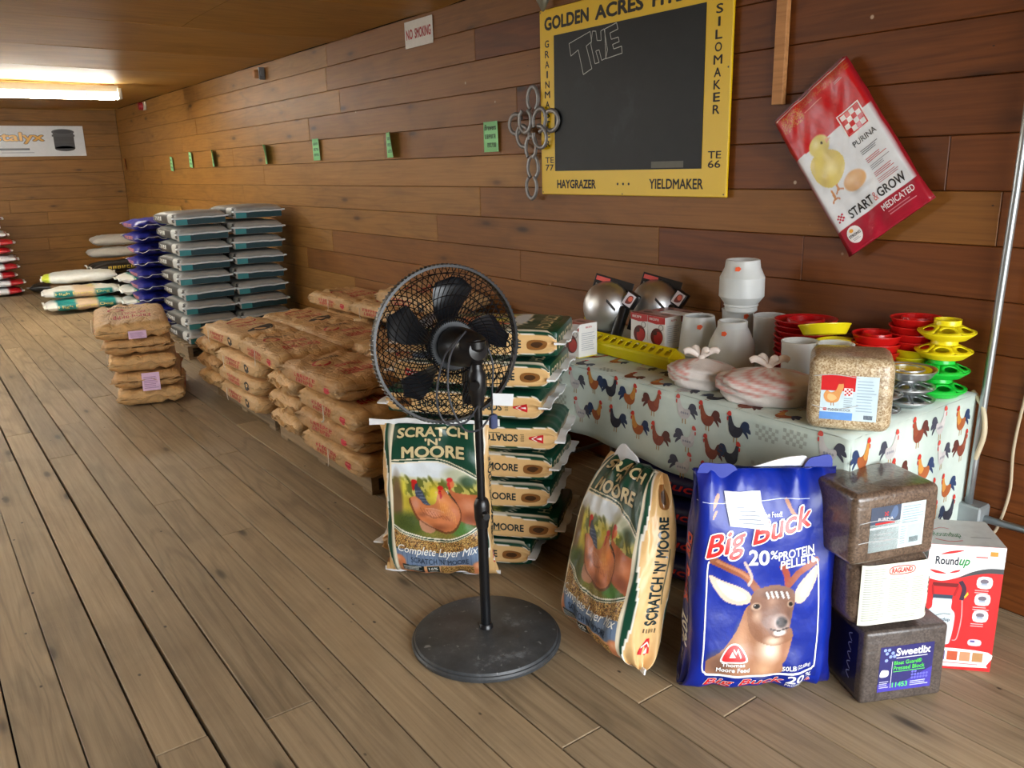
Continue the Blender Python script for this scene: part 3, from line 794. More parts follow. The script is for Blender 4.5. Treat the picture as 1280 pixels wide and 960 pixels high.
lay(plain_bag('pet_food_bag', 0.78, 0.45, 0.13, (216, 222, 220), (222, 226, 224), 231, bands=((-1, -0.8, (206, 222, 70)),), tapec=(236, 238, 236))[0], -11.08, 1.68, 0.34, 1.42, 'white pet food bag with a yellow-green end on the low pile', GD)
lay(dogbag(2), -10.30, 2.375, 0.085, 1.57, 'teal pet food bag on the floor beside the grey columns', GD)
lay(dogbag(0), -10.32, 2.375, 0.215, 1.54, 'teal pet food bag, second layer beside the grey columns', GD)
lay(dogbag(2), -10.34, 2.375, 0.345, 1.6, 'topmost teal pet food bag behind the grey columns', GD)
lay(plain_bag('pet_food_bag', 0.78, 0.46, 0.13, (40, 36, 32), (30, 28, 26), 240, bands=((-0.3, 0.3, (130, 98, 60)),), tapec=(230, 228, 224))[0], -12.55, 1.72, 0.085, 1.2, 'black pet food bag flat on the floor at the left end of the far pile', GD)
lay(plain_bag('pet_food_bag', 0.78, 0.46, 0.13, (128, 98, 62), (34, 30, 26), 241, tapec=(230, 228, 224))[0], -12.3, 1.90, 0.228, 1.35, 'black and tan pet food bag lying on the leftmost black one', GD)
for i in range(3):
    lay(plain_bag('pet_food_bag', 0.80, 0.46, 0.125, (36, 33, 30), (26, 25, 24), 250+i, bands=((0.2, 0.6, (140, 104, 66)),), words='#' if i == 2 else None, wcol=(206, 178, 70), tapec=(220, 218, 214), on_top=False)[0],
        -11.6+0.05*i, 2.22+0.03*i, 0.09+0.15*i, 1.5+0.05*i, ['black pet food bag at the bottom of the black pile under the grey tubs', 'middle black pet food bag of the black pile', 'upper black pet food bag with gold lettering, just under the grey wrapped sacks'][i], GD)
for i in range(2):
    lay(plain_bag('wrapped_sack', 0.66, 0.42, 0.128, (176, 172, 164), (168, 164, 156), 260+i, mat=MATTE)[0], -11.75-0.05*i, 2.25+0.07*i, 0.545+0.15*i, 1.5, ['lower plain grey plastic sack on the black bags', 'upper plain grey plastic sack on the black bags'][i], GD)
BP = plain_bag('blue_feed_bag', 0.60, 0.42, 0.106, (34, 42, 138), (30, 36, 128), 270, words='#', wcol=(214, 140, 110), tapec=(225, 230, 236), on_top=False)[0]
for i in range(9):
    o = BP if i == 0 else copy_tree(BP)
    lay(o, -8.85+rg.uniform(-.03, .03), 2.04+rg.uniform(-.015, .015), 0.075+0.119*i, rg.uniform(-.05, .05)-0.05, f'blue feed bag, {ords[i]} in the stack behind the grey columns', 'blue bags behind the grey columns')
# red and white bags at the far left
RP = []
for k in range(2):
    RP.append(plain_bag('red_white_feed_bag', 0.62, 0.46, 0.086, (222, 226, 228), (226, 228, 230), 280+k, bands=((0.45, 1.0, (176, 26, 34)),) if k == 0 else ((0.92, 1.0, (150, 30, 36)),), tapec=(240, 240, 238))[0])
ru = [False, False]
for i in range(10):
    k = 1 if i in (4, 7, 8, 9) else 0
    o = RP[k] if not ru[k] else copy_tree(RP[k]); ru[k] = True
    sh = 0.05*math.sin(i*2.1)-(0.06 if i > 6 else 0)-(0.04 if k else 0)
    lay(o, -12.72+rg.uniform(-.02, .02), 0.90+sh, 0.064+0.105*i, PI/2+rg.uniform(-.06, .06), f'white and red feed bag, {(["bottom"]+[w_+" from the floor" for w_ in ("second", "third", "fourth", "fifth", "sixth", "seventh", "eighth", "ninth")]+["topmost"])[i]}, in the far left stack', 'red and white bags at the far left')
# ================================================================ PRINTED HERO BAGS
class Paint:
    def __init__(s, x, y, base):
        s.x = x; s.y = y; s.c = np.tile(np.array(base, float), (len(x), 1)); 
        q_ = np.sin(np.round(x*90)*12.9898+np.round(y*160)*78.233)*43758.5453; s.noise = q_-np.floor(q_); s.lo = 0.5+0.25*(np.sin(x*23+y*9)+np.sin(x*11-y*31+1.3))*0.7+0.15*np.sin(x*47+y*53)
    def over(s, a, col):
        a = np.clip(a, 0, 1)[:, None]; s.c = s.c*(1-a)+np.array(col, float)*a
    def m(s, mask, col): s.over(mask.astype(float), col)
    def ell(s, cx, cy, rx, ry, col, soft=0.25, rot=0.0, k=1.0, clip=None):
        c, q = math.cos(rot), math.sin(rot); dx = s.x-cx; dy = s.y-cy
        d = np.sqrt(((dx*c+dy*q)/rx)**2+((-dx*q+dy*c)/ry)**2)
        a = np.clip((1-d)/soft, 0, 1)*k
        if clip is not None: a = a*clip
        s.over(a, col)
    def inside(s, pts, n=6, smooth=True):
        P = smoothcurve(pts, n, True) if smooth else [np.array(p, float) for p in pts]
        r = np.zeros(len(s.x), bool); m = len(P)
        for i in range(m):
            x0, y0 = P[i]; x1, y1 = P[(i+1) % m]
            if y0 == y1: continue
            cnd = ((y0 > s.y) != (y1 > s.y)) & (s.x < (x1-x0)*(s.y-y0)/(y1-y0)+x0); r ^= cnd
        return r
    def poly(s, pts, col, k=1.0, smooth=True, clip=None):
        a = s.inside(pts, 6, smooth)*k
        if clip is not None: a = a*clip
        s.over(a, col)
    def line(s, pts, w_, col, k=1.0, n=6, clip=None):
        P = smoothcurve(pts, n); d = np.full(len(s.x), 9.0)
        for a, b in zip(P[:-1], P[1:]):
            ab = b-a; L2 = max(1e-9, ab@ab); t = np.clip(((s.x-a[0])*ab[0]+(s.y-a[1])*ab[1])/L2, 0, 1)
            d = np.minimum(d, np.hypot(s.x-a[0]-t*ab[0], (s.y-a[1]-t*ab[1])*1.75))
        al = (d < w_).astype(float)*k
        if clip is not None: al = al*clip
        s.over(al, col)
GREEN = (12, 66, 48); TAN = (222, 182, 124)
def scratch_front(x, y):
    """poultry feed sack: green head, farmyard picture with three hens, grain band, blue band, eggs"""
    p = Paint(x, y, GREEN)
    top = 0.54-0.20*np.clip(x+0.1, 0, 2)**2-0.03*np.clip(-x, 0, 2)
    arc = -0.47+0.21*x**2
    pic = (y < top) & (y > arc)
    for off, col in ((0.055, (232, 222, 190)), (0.042, GREEN), (0.02, (240, 234, 214))):
        p.m((y < top+off) & (y > arc-off*0.8), col)
    p.m(pic, (226, 234, 238))
    # background: sky, trees, field
    c1 = pic.astype(float)
    p.over(c1*np.clip((0.36-y)/0.08, 0, 1), (196, 186, 96)); p.over(c1*np.clip((0.30+0.10*p.lo-y)/0.05, 0, 1)*(p.lo > 0.45), (104, 110, 44))
    p.ell(0.55, 0.38, 0.45, 0.13, (196, 200, 170), 0.5, clip=c1); p.ell(0.75, 0.30, 0.25, 0.10, (70, 96, 70), 0.6, clip=c1)
    p.over(c1*np.clip((0.12-y)/0.05, 0, 1), (190, 170, 60)); p.ell(0.0, 0.16, 0.22, 0.16, (218, 196, 60), 0.7, clip=c1); p.ell(-0.72, 0.18, 0.14, 0.24, (216, 204, 70), 0.8, clip=c1)
    p.ell(-0.85, 0.0, 0.16, 0.5, (112, 88, 60), 0.5, clip=c1)
    p.over(c1*np.clip((-0.10-y)/0.08, 0, 1), (88, 100, 42)); p.ell(-0.65, -0.25, 0.35, 0.2, (64, 78, 34), 0.6, clip=c1*(0.4+0.6*p.noise))
    p.ell(0.1, -0.42, 0.6, 0.1, (156, 140, 66), 0.6, clip=c1*(0.4+0.6*p.noise)); p.ell(0.55, -0.30, 0.32, 0.13, (84, 140, 66), 0.4, clip=c1*(0.5+0.5*p.noise))
    # dark hen at the back left
    p.poly([(-0.44, 0.24), (-0.30, 0.20), (-0.16, 0.06), (-0.05, -0.06), (-0.3, -0.08), (-0.40, 0.05)], (62, 72, 92), clip=c1)
    for k in range(6): p.line([(-0.42+0.05*k, 0.16-0.035*k), (-0.30+0.05*k, 0.17-0.04*k)], 0.012, (112, 124, 146), 0.8, clip=c1)
    p.ell(-0.43, 0.245, 0.075, 0.055, (64, 70, 86), 0.2, clip=c1); p.ell(-0.45, 0.285, 0.08, 0.035, (206, 36, 34), 0.2, clip=c1); p.ell(-0.475, 0.24, 0.045, 0.04, (200, 40, 36), 0.2, clip=c1); p.ell(-0.47, 0.20, 0.03, 0.035, (190, 30, 30), 0.2, clip=c1)
    # right hen
    p.poly([(0.34, 0.22), (0.46, 0.16), (0.75, 0.12), (1.0, 0.08), (1.05, -0.25), (0.7, -0.25), (0.45, -0.15), (0.38, 0.05)], (190, 106, 64), clip=c1)
    p.ell(0.75, -0.03, 0.3, 0.12, (214, 140, 104), 0.8, clip=c1); p.ell(0.8, -0.19, 0.28, 0.10, (150, 84, 58), 0.7, clip=c1)
    p.ell(0.38, 0.27, 0.085, 0.065, (216, 116, 66), 0.2, clip=c1); p.ell(0.36, 0.325, 0.075, 0.032, (206, 36, 40), 0.2, clip=c1); p.ell(0.335, 0.268, 0.04, 0.03, (206, 40, 40), 0.2, clip=c1); p.ell(0.35, 0.22, 0.028, 0.035, (190, 30, 30), 0.2, clip=c1)
    p.line([(0.30, 0.17), (0.44, 0.05), (0.52, -0.05)], 0.018, (30, 28, 30), 1, clip=c1); p.line([(0.28, 0.18), (0.31, 0.14)], 0.012, (240, 240, 230), 1, clip=c1)
    # main hen
    body = [(0.02, 0.02), (0.10, 0.16), (0.24, 0.18), (0.36, 0.08), (0.52, -0.05), (0.54, -0.20), (0.40, -0.33), (0.16, -0.36), (-0.12, -0.30), (-0.34, -0.22), (-0.50, -0.06), (-0.55, 0.06), (-0.44, 0.10), (-0.32, 0.06), (-0.20, 0.0)]
    p.poly([(a*1.06, b_*1.05-0.01) for a, b_ in body], (120, 62, 36), 0.8, clip=c1); p.poly(body, (208, 124, 76), clip=c1)
    p.ell(-0.43, 0.0, 0.14, 0.11, (214, 146, 116), 0.7, clip=c1); p.ell(0.22, -0.02, 0.18, 0.16, (228, 142, 70), 0.8, clip=c1); p.ell(0.36, -0.17, 0.2, 0.14, (216, 134, 94), 0.8, clip=c1)
    p.ell(-0.05, -0.12, 0.26, 0.09, (220, 150, 118), 0.8, clip=c1); p.ell(0.1, -0.31, 0.35, 0.07, (138, 76, 48), 0.9, k=0.8, clip=c1); p.ell(-0.30, -0.14, 0.16, 0.05, (150, 86, 60), 0.9, k=0.8, clip=c1)
    p.line([(-0.28, -0.10), (-0.05, -0.18), (0.15, -0.16)], 0.014, (160, 92, 62), 0.7, clip=c1); p.line([(-0.2, -0.05), (0.0, -0.06), (0.2, -0.10)], 0.012, (234, 178, 150), 0.6, clip=c1)
    p.poly([(-0.36, -0.22), (-0.2, -0.26), (-0.02, -0.34), (-0.12, -0.40), (-0.32, -0.36)], (190, 136, 104), clip=c1)
    for k in range(9): p.line([(-0.32+0.07*k, -0.04-0.015*k), (-0.24+0.07*k, -0.14-0.01*k)], 0.010, (150, 78, 46), 0.55, clip=c1)
    for k in range(7): p.line([(0.12+0.05*k, 0.06-0.03*k), (0.16+0.05*k, -0.10-0.025*k)], 0.010, (236, 168, 96), 0.6, clip=c1)
    p.line([(-0.55, 0.06), (-0.50, -0.06), (-0.34, -0.22), (-0.12, -0.31), (0.16, -0.365)], 0.014, (104, 52, 30), 0.7, clip=c1)
    p.ell(0.17, 0.17, 0.085, 0.062, (214, 110, 60), 0.2, clip=c1); p.ell(0.15, 0.222, 0.075, 0.032, (214, 36, 34), 0.2, clip=c1); p.ell(0.13, 0.165, 0.04, 0.03, (206, 40, 36), 0.2, clip=c1); p.ell(0.15, 0.115, 0.03, 0.04, (190, 30, 30), 0.2, clip=c1); p.ell(0.135, 0.178, 0.014, 0.009, (20, 14, 10), 0.2, clip=c1); p.ell(0.06, 0.165, 0.04, 0.018, (226, 190, 110), 0.4, clip=c1)
    # grain band below
    g = (y < arc-0.05) & (y > arc-0.30)
    n_ = p.noise; gr = np.where(n_[:, None] < 0.3, (92, 58, 30), np.where(n_[:, None] < 0.62, (178, 128, 66), np.where(n_[:, None] < 0.85, (222, 186, 112), (52, 36, 24))))
    p.c = np.where(g[:, None], gr, p.c)
    bl = (y < -0.66+0.05*np.abs(x)+0.1*np.clip(x-0.3, 0, 1)) & (y > -0.84+0.02*x); p.m(bl, (112, 132, 160)); p.m(bl & (np.sin(x*60) > 0.93), (84, 102, 130))
    p.m(y <= -0.84+0.02*x, (214, 166, 116))
    low = (y <= -0.84+0.02*x).astype(float)
    for cx, cy, rr in ((-0.92, -0.8, 0.2), (-0.75, -0.98, 0.22), (0.95, -0.86, 0.2), (0.72, -1.0, 0.2), (-0.3, -1.0, 0.2)):
        p.ell(cx, cy, rr, rr*0.55, (214, 132, 88), 0.25); p.ell(cx-0.05, cy+0.03, rr*0.6, rr*0.3, (236, 172, 130), 0.9)
    gb = (x > 0.05) & (x < 0.8) & (y < -0.85) & (y > -0.96); p.c = np.where(gb[:, None], gr, p.c)
    p.m((x > -0.85) & (x < -0.32) & (y < -0.83-0.04*(x+0.9)) & (y > -0.935-0.04*(x+0.9)), (20, 34, 36)); p.m((x > -0.26) & (x < 0.02) & (y < -0.85) & (y > -0.955), (18, 40, 38))
    p.m(np.abs(x) > 0.955, (236, 226, 200))
    return p.c
def scratch_side(u, h):
    c = np.tile(np.array(TAN, float), (len(u), 1)); wob = 0.80+0.10*np.sin(u*5.0+0.6)
    c[np.abs(h) > wob*1.06] = GREEN
    c[(np.abs(h) > wob*0.98) & (np.abs(h) <= wob*1.06)] = (236, 232, 220)
    return c
def scratch_paint(kind, a, q):
    if kind == 'front': return scratch_front(a, q)
    if kind == 'back': return np.tile(np.array(GREEN, float), (len(a), 1))
    return scratch_side(a, q)
def scratch_letters(b, parent, front=True):
    if front:
        d = Dec(); cr = (214, 196, 148); dk = (30, 36, 30)
        d.text('SCRATCH', -0.84, 0.83, 0.82, 0.945, cr, bold=0.035, outline=dk, ow=0.03, arch=0.03); d.text("'N'", -0.18, 0.755, 0.18, 0.84, cr, bold=0.03, outline=dk, ow=0.03)
        d.text('MOORE', -0.72, 0.585, 0.72, 0.735, cr, bold=0.035, outline=dk, ow=0.03, arch=0.015)
        d.part('lettering#2'); d.text('Complete Layer Mix', -0.90, -0.68, 0.92, -0.535, (246, 246, 240), bold=0.004, shear=0.35, arch=-0.06)
        d.text("SCRATCH 'N' MOORE", -0.62, -0.80, 0.70, -0.725, (36, 52, 72), bold=0.006, arch=-0.02)
        d.text('16%', -0.22, -0.905, -0.02, -0.865, (236, 236, 228), bold=0.01); d.lines(-0.82, -0.925, -0.36, -0.85, 4, (216, 220, 214), 1.5, 0.35)
        d.lines(-0.22, -0.945, -0.02, -0.915, 2, (216, 220, 214), 1.5, 0.35)
        d.build('lettering', b.front(), PRINT_GLOSS, parent, cell=(0.14, 0.07), eps=0.0012)
    for sg in (-1, 1):
        d = Dec(); d.text("SCRATCH 'N' MOORE", -0.52, -0.30, 0.58, 0.32, (22, 44, 48), bold=0.028)
        d.part('logo#2'); d.blob([(0.66, -0.32), (0.78, -0.40), (0.88, -0.20), (0.88, 0.26), (0.76, 0.36), (0.66, 0.2)], (140, 92, 46)); d.blob([(0.7, -0.1), (0.78, -0.25), (0.84, 0.0), (0.8, 0.2), (0.72, 0.14)], (70, 44, 24), 1.6)
        d.part('logo'); tri = [(-0.86, -0.36), (-0.70, -0.36), (-0.62, 0.0), (-0.70, 0.36), (-0.86, 0.36), (-0.86, 0.1)]
        d.poly([(-0.84, -0.36), (-0.84, 0.34), (-0.66, 0.06), (-0.66, -0.10)], (206, 36, 44)); d.poly([(-0.82, -0.12), (-0.82, 0.10), (-0.75, -0.01)], (240, 236, 226), 1.6)
        d.stroke([(-0.76, 0.2), (-0.70, 0.0), (-0.76, -0.2)], 0.02, (240, 236, 226), 1.6)
        d.part('lettering#2'); d.lines(-0.60, -0.34, -0.55, 0.3, 6, (90, 74, 50), 1.0, 0.4); d.lines(-0.3, -0.42, 0.3, -0.30, 1, (120, 110, 80), 1.0, 0.5)
        d.build('lettering', b.side(sg), PRINT_GLOSS, parent, cell=(0.06, 0.2), eps=0.0012)
def stand(t, base, n, L, lean=0.0, roll=0.0, lift=0.0):
    n = Vector((n[0], n[1], 0)).normalized(); Z = Vector((0, 0, 1))
    up = Z*math.cos(lean)-n*math.sin(lean); nz = n*math.cos(lean)+Z*math.sin(lean)
    if roll:
        R = Matrix.Rotation(roll, 3, nz); up = R @ up
    y = nz.cross(up)
    t.matrix_world = basis(Vector((base[0], base[1], lift))+up*(L/2), up, y, nz)

# ---- poultry feed bag standing behind the fan
L = 0.585
b = Bag(L, 0.40, 0.11, seed=31, n=4.0, m_top=3.0, m_bot=7, tmin=0.06, wtap=0.02, amp=0.010, pleat=0.008, narrow_top=0.06, belly=0.12)
t = thing('poultry_feed_bag', 'upright poultry feed bag with a hen picture standing behind the fan pole', 'feed bag')
bo = b.body('body', FILM, t, scratch_paint, 230, 150, 44); scratch_letters(b, bo)
b.tape('sewn_tape', MATTE, t, 1, over=0.016, wide=0.022, wav=0.004, ext=0.06, seed=3)
b.tape('sewn_tape', MATTE, t, -1, over=0.004, wide=0.016, wav=0.003, ext=0.03, seed=5)
stand(t, (-2.458, 1.450), (0.70, -0.714), L, lean=0.03, roll=0.013, lift=0.012)
# ---- poultry feed bag slumped in front of the table
L = 0.585
b = Bag(L, 0.43, 0.17, seed=44, n=4.0, m_top=3.2, m_bot=9, tmin=0.16, wtap=0.03, amp=0.010, pleat=0.012, narrow_top=0.36, belly=0.10)
t = thing('poultry_feed_bag', 'slumped poultry feed bag with a torn white top, beside the fan base', 'feed bag')
bo = b.body('body', FILM, t, scratch_paint, 240, 150, 44); scratch_letters(b, bo)
# torn white paper sticking up at the mouth
def flap(parent, b, pts, mat, name='torn_top', z=0.0, th=0.003, curl=0.03):
    P = smoothcurve(pts, 4, True); V = []; F = []; n = len(P)
    for sgn in (1, -1):
        for q in P: V.append((q[0], q[1], z+sgn*th+curl*math.sin(q[1]*14)))
    tri = tessellate_polygon([[Vector((q[0], q[1], 0)) for q in P]])
    F += [tuple(x) for x in tri]+[tuple(i+n for i in x[::-1]) for x in tri]
    F += [(i, (i+1) % n, n+(i+1) % n, n+i) for i in range(n)]
    return mesh(name, V, F, mat, parent, False)
WHITEP = plain('white_paper', (232, 236, 240), 0.6)
flap(t, b, [(L/2-0.03, 0.12), (L/2+0.01, 0.115), (L/2+0.04, 0.085), (L/2+0.03, 0.05), (L/2+0.008, 0.0), (L/2-0.03, 0.0)], WHITEP, curl=0.01)
b.tape('sewn_tape', MATTE, t, -1, over=0.004, wide=0.016, wav=0.003, ext=0.03, seed=9)
stand(t, (-1.722, 1.605), (-0.241, -0.971), L, lean=0.247, roll=0.079, lift=0.02)
LEAN_BAG = t

# ---- stack of the same bags lying behind the fan
def stacked_scratch(k):
    b = Bag(0.60, 0.33, 0.106, seed=60+k, n=7.0, m_top=18, m_bot=18, tmin=0.5, wtap=0.03, amp=0.003, pleat=0.004)
    t = thing('poultry_feed_bag', '', 'feed bag')
    bo = b.body('body', FILM, t, scratch_paint, 70, 48, 24); scratch_letters(b, bo, False)
    d = Dec(); d.text('SCRATCH', -0.8, 0.72, 0.8, 0.88, (214, 196, 148), bold=0.012); d.build('lettering', b.front(), PRINT_GLOSS, bo, cell=(0.14, 0.07))
    # lettering on the pinched end below the tape
    d = Dec(); d.text('SCRATCH', -0.14, -0.02, 0.14, 0.028, (206, 190, 150), bold=0.012)
    bm = bmesh.new(); bm_box(bm, 0.25, 0.304, -0.15, 0.15, -0.046, 0.046, 0.012, 2); from_bm('end_fold', bm, plain('dark_green_film', GREEN, 0.3), t, True)
    d.build('lettering', plane_map((0.3045, 0, 0), (0, 1, 0), (0, 0, 1)), PRINT_GLOSS, t)
    b.tape('sewn_tape', MATTE, t, 1, over=0.03, wide=0.035, th=0.004, wav=0.005, ext=0.015, seed=k)
    b.tape('sewn_tape', MATTE, t, -1, over=0.03, wide=0.035, th=0.004, wav=0.005, ext=0.015, seed=k+1)
    return t
SP = [stacked_scratch(k) for k in range(2)]
th = math.radians(39)
ux, uy = math.cos(th), math.sin(th); vx, vy = -uy, ux
cx0, cy0 = -2.222-ux*0.30+vx*0.165, 1.762-uy*0.30+vy*0.165
sw = ['bottom', 'second from the floor', 'third from the floor', 'fourth from the floor', 'fourth from the top, upside down', 'third from the top, upside down', 'second from the top', 'topmost']
rs = random.Random(21)
for i in range(8):
    o = SP[i % 2] if i < 2 else copy_tree(SP[i % 2])
    dx = [-0.06, 0.05, 0.01, 0.04, 0.05, 0.0, 0.04, 0.05][i]
    tag(o, f'poultry feed bag, {sw[i]} in the flat stack behind the fan', 'feed bag', 'poultry feed bags stacked behind the fan')
    flip = PI if i in (4, 5) else 0.0
    o.rotation_euler = (rs.uniform(-.015, .015), 0.0+flip+rs.uniform(-.01, .01), th+rs.uniform(-.05, .05)+(PI if False else 0)) if not flip else (0, flip, th+rs.uniform(-.04, .04))
    o.location = (cx0+ux*dx+vx*rs.uniform(-.01, .01), cy0+uy*dx+vy*rs.uniform(-.01, .01), 0.058+0.1185*i)

# ---------------------------------------------------------------- blue deer feed bag
BLUE = (2, 38, 150); NAVY = (2, 18, 84)
def X_(x): return (x-298)/230.0
def Y_(y): return (484-y)/452.0
def Q(*p): return [(X_(a), Y_(c)) for a, c in p]
def buck_front(x, y):
    p = Paint(x, y, BLUE)
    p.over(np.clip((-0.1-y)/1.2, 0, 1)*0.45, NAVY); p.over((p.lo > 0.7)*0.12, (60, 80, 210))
    br = (150, 102, 72); lt = (206, 168, 138); dk = (84, 56, 44); wh = (238, 228, 216)
    # antlers
    p.line(Q((262, 492), (215, 435), (150, 398), (92, 372)), 0.060, (150, 84, 54)); p.line(Q((240, 455), (190, 412), (110, 375)), 0.022, (196, 134, 96), 0.8); p.line(Q((92, 372), (70, 330), (66, 280)), 0.045, (150, 90, 60))
    p.line(Q((52, 250), (62, 210), (88, 160), (100, 128)), 0.035, (196, 146, 120)); p.line(Q((68, 215), (84, 210), (96, 185)), 0.02, (196, 146, 120)); p.line(Q((230, 470), (240, 440), (210, 380)), 0.024, (206, 180, 168))
    p.line(Q((378, 478), (372, 440), (360, 410), (352, 398)), 0.05, (166, 74, 58)); p.line(Q((385, 470), (410, 430), (450, 400), (480, 378)), 0.05, (160, 84, 60)); p.line(Q((365, 140), (385, 185), (420, 230)), 0.03, (190, 136, 106))
    # ears
    p.poly(Q((84, 434), (130, 452), (196, 478), (238, 512), (236, 545), (196, 554), (150, 540), (112, 498)), (226, 200, 180)); p.poly(Q((110, 450), (160, 475), (210, 505), (222, 530), (180, 535), (135, 500)), (244, 232, 220), 0.8)
    p.poly(Q((482, 398), (484, 440), (462, 500), (428, 544), (402, 538), (404, 498), (434, 448)), (226, 196, 176)); p.poly(Q((470, 420), (468, 455), (445, 505), (425, 520), (432, 480)), (244, 226, 214), 0.8)
    # neck and chest
    p.poly(Q((236, 560), (300, 660), (386, 664), (402, 700), (388, 770), (372, 800), (352, 846), (84, 846), (82, 790), (140, 740), (196, 660)), (172, 122, 90))
    p.ell(X_(130), Y_(800), 0.30, 0.16, (120, 84, 66), 0.7); p.ell(X_(215), Y_(700), 0.16, 0.22, (196, 146, 112), 0.9); p.ell(X_(318), Y_(735), 0.26, 0.17, (240, 222, 202), 0.8); p.ell(X_(300), Y_(820), 0.22, 0.14, (206, 160, 124), 0.9); p.ell(X_(372), Y_(740), 0.08, 0.16, (160, 106, 78), 0.9, k=0.7)
    # throat
    p.poly(Q((232, 560), (280, 590), (330, 660), (392, 650), (400, 700), (330, 720), (250, 680)), (150, 104, 78)); p.ell(X_(330), Y_(700), 0.2, 0.06, (226, 200, 176), 0.8)
    # head
    p.poly(Q((242, 520), (262, 492), (330, 478), (392, 492), (404, 530), (398, 580), (392, 640), (376, 676), (340, 688), (312, 668), (282, 620), (244, 576)), (136, 98, 80))
    p.ell(X_(330), Y_(515), 0.26, 0.055, (88, 60, 50), 0.8); p.ell(X_(300), Y_(610), 0.10, 0.12, (120, 84, 68), 0.9, k=0.7); p.ell(X_(385), Y_(600), 0.06, 0.1, (108, 76, 64), 0.9, k=0.7); p.ell(X_(325), Y_(545), 0.12, 0.12, (176, 138, 116), 0.9, k=0.8); p.ell(X_(335), Y_(590), 0.15, 0.1, (124, 92, 78), 0.9)
    for xx in (300, 318, 336, 356, 374): p.line(Q((xx, 506), (xx+8, 528)), 0.016, (244, 244, 244), 0.85)
    p.ell(X_(262), Y_(562), 0.10, 0.042, (206, 176, 152), 0.4); p.ell(X_(264), Y_(561), 0.062, 0.027, (22, 16, 14), 0.25); p.ell(X_(388), Y_(552), 0.055, 0.036, (206, 176, 152), 0.4); p.ell(X_(389), Y_(552), 0.036, 0.024, (22, 16, 14), 0.25); p.ell(X_(258), Y_(557), 0.012, 0.007, (240, 240, 240), 0.4)
    p.ell(X_(268), Y_(600), 0.1, 0.08, (206, 170, 142), 0.9, k=0.8); p.ell(X_(355), Y_(632), 0.175, 0.095, (178, 158, 150), 0.5); p.ell(X_(360), Y_(628), 0.11, 0.06, (56, 46, 46), 0.4); p.ell(X_(345), Y_(628), 0.03, 0.02, (14, 12, 12), 0.4); p.ell(X_(375), Y_(626), 0.03, 0.02, (14, 12, 12), 0.4); p.ell(X_(352), Y_(668), 0.13, 0.035, (240, 232, 224), 0.4); p.line(Q((318, 652), (350, 660), (384, 650)), 0.014, (60, 44, 42))
    # below the frame
    p.m(y < -0.86, BLUE); p.m(np.abs(x) > 0.93, BLUE)
    return p.c
def buck_paint(kind, a, q):
    if kind == 'front': return buck_front(a, q)
    c = np.tile(np.array((20, 34, 134) if kind == 'back' else (16, 28, 118), float), (len(a), 1)); return c
def logo(d, cx, cy, w_, h_, lift=1.0, white=(244, 244, 240), red=(212, 36, 40)):
    """red rounded triangle with two white peaks"""
    d.blob([(cx-w_*0.5, cy-h_*0.45), (cx-w_*0.2, cy+h_*0.45), (cx+w_*0.22, cy+h_*0.45), (cx+w_*0.52, cy-h_*0.45), (cx, cy-h_*0.55)], white, lift)
    d.blob([(cx-w_*0.43, cy-h_*0.38), (cx-w_*0.17, cy+h_*0.37), (cx+w_*0.18, cy+h_*0.37), (cx+w_*0.44, cy-h_*0.38), (cx, cy-h_*0.46)], red, lift+0.6)
    d.poly([(cx-w_*0.18, cy-h_*0.22), (cx-w_*0.06, cy+h_*0.12), (cx+w_*0.06, cy-h_*0.22)], white, lift+1.2)
    d.stroke([(cx-w_*0.02, cy+h_*0.22), (cx+w_*0.08, cy-h_*0.02), (cx+w_*0.14, cy+h_*0.2), (cx+w_*0.26, cy-h_*0.24)], w_*0.05, white, lift+1.2)
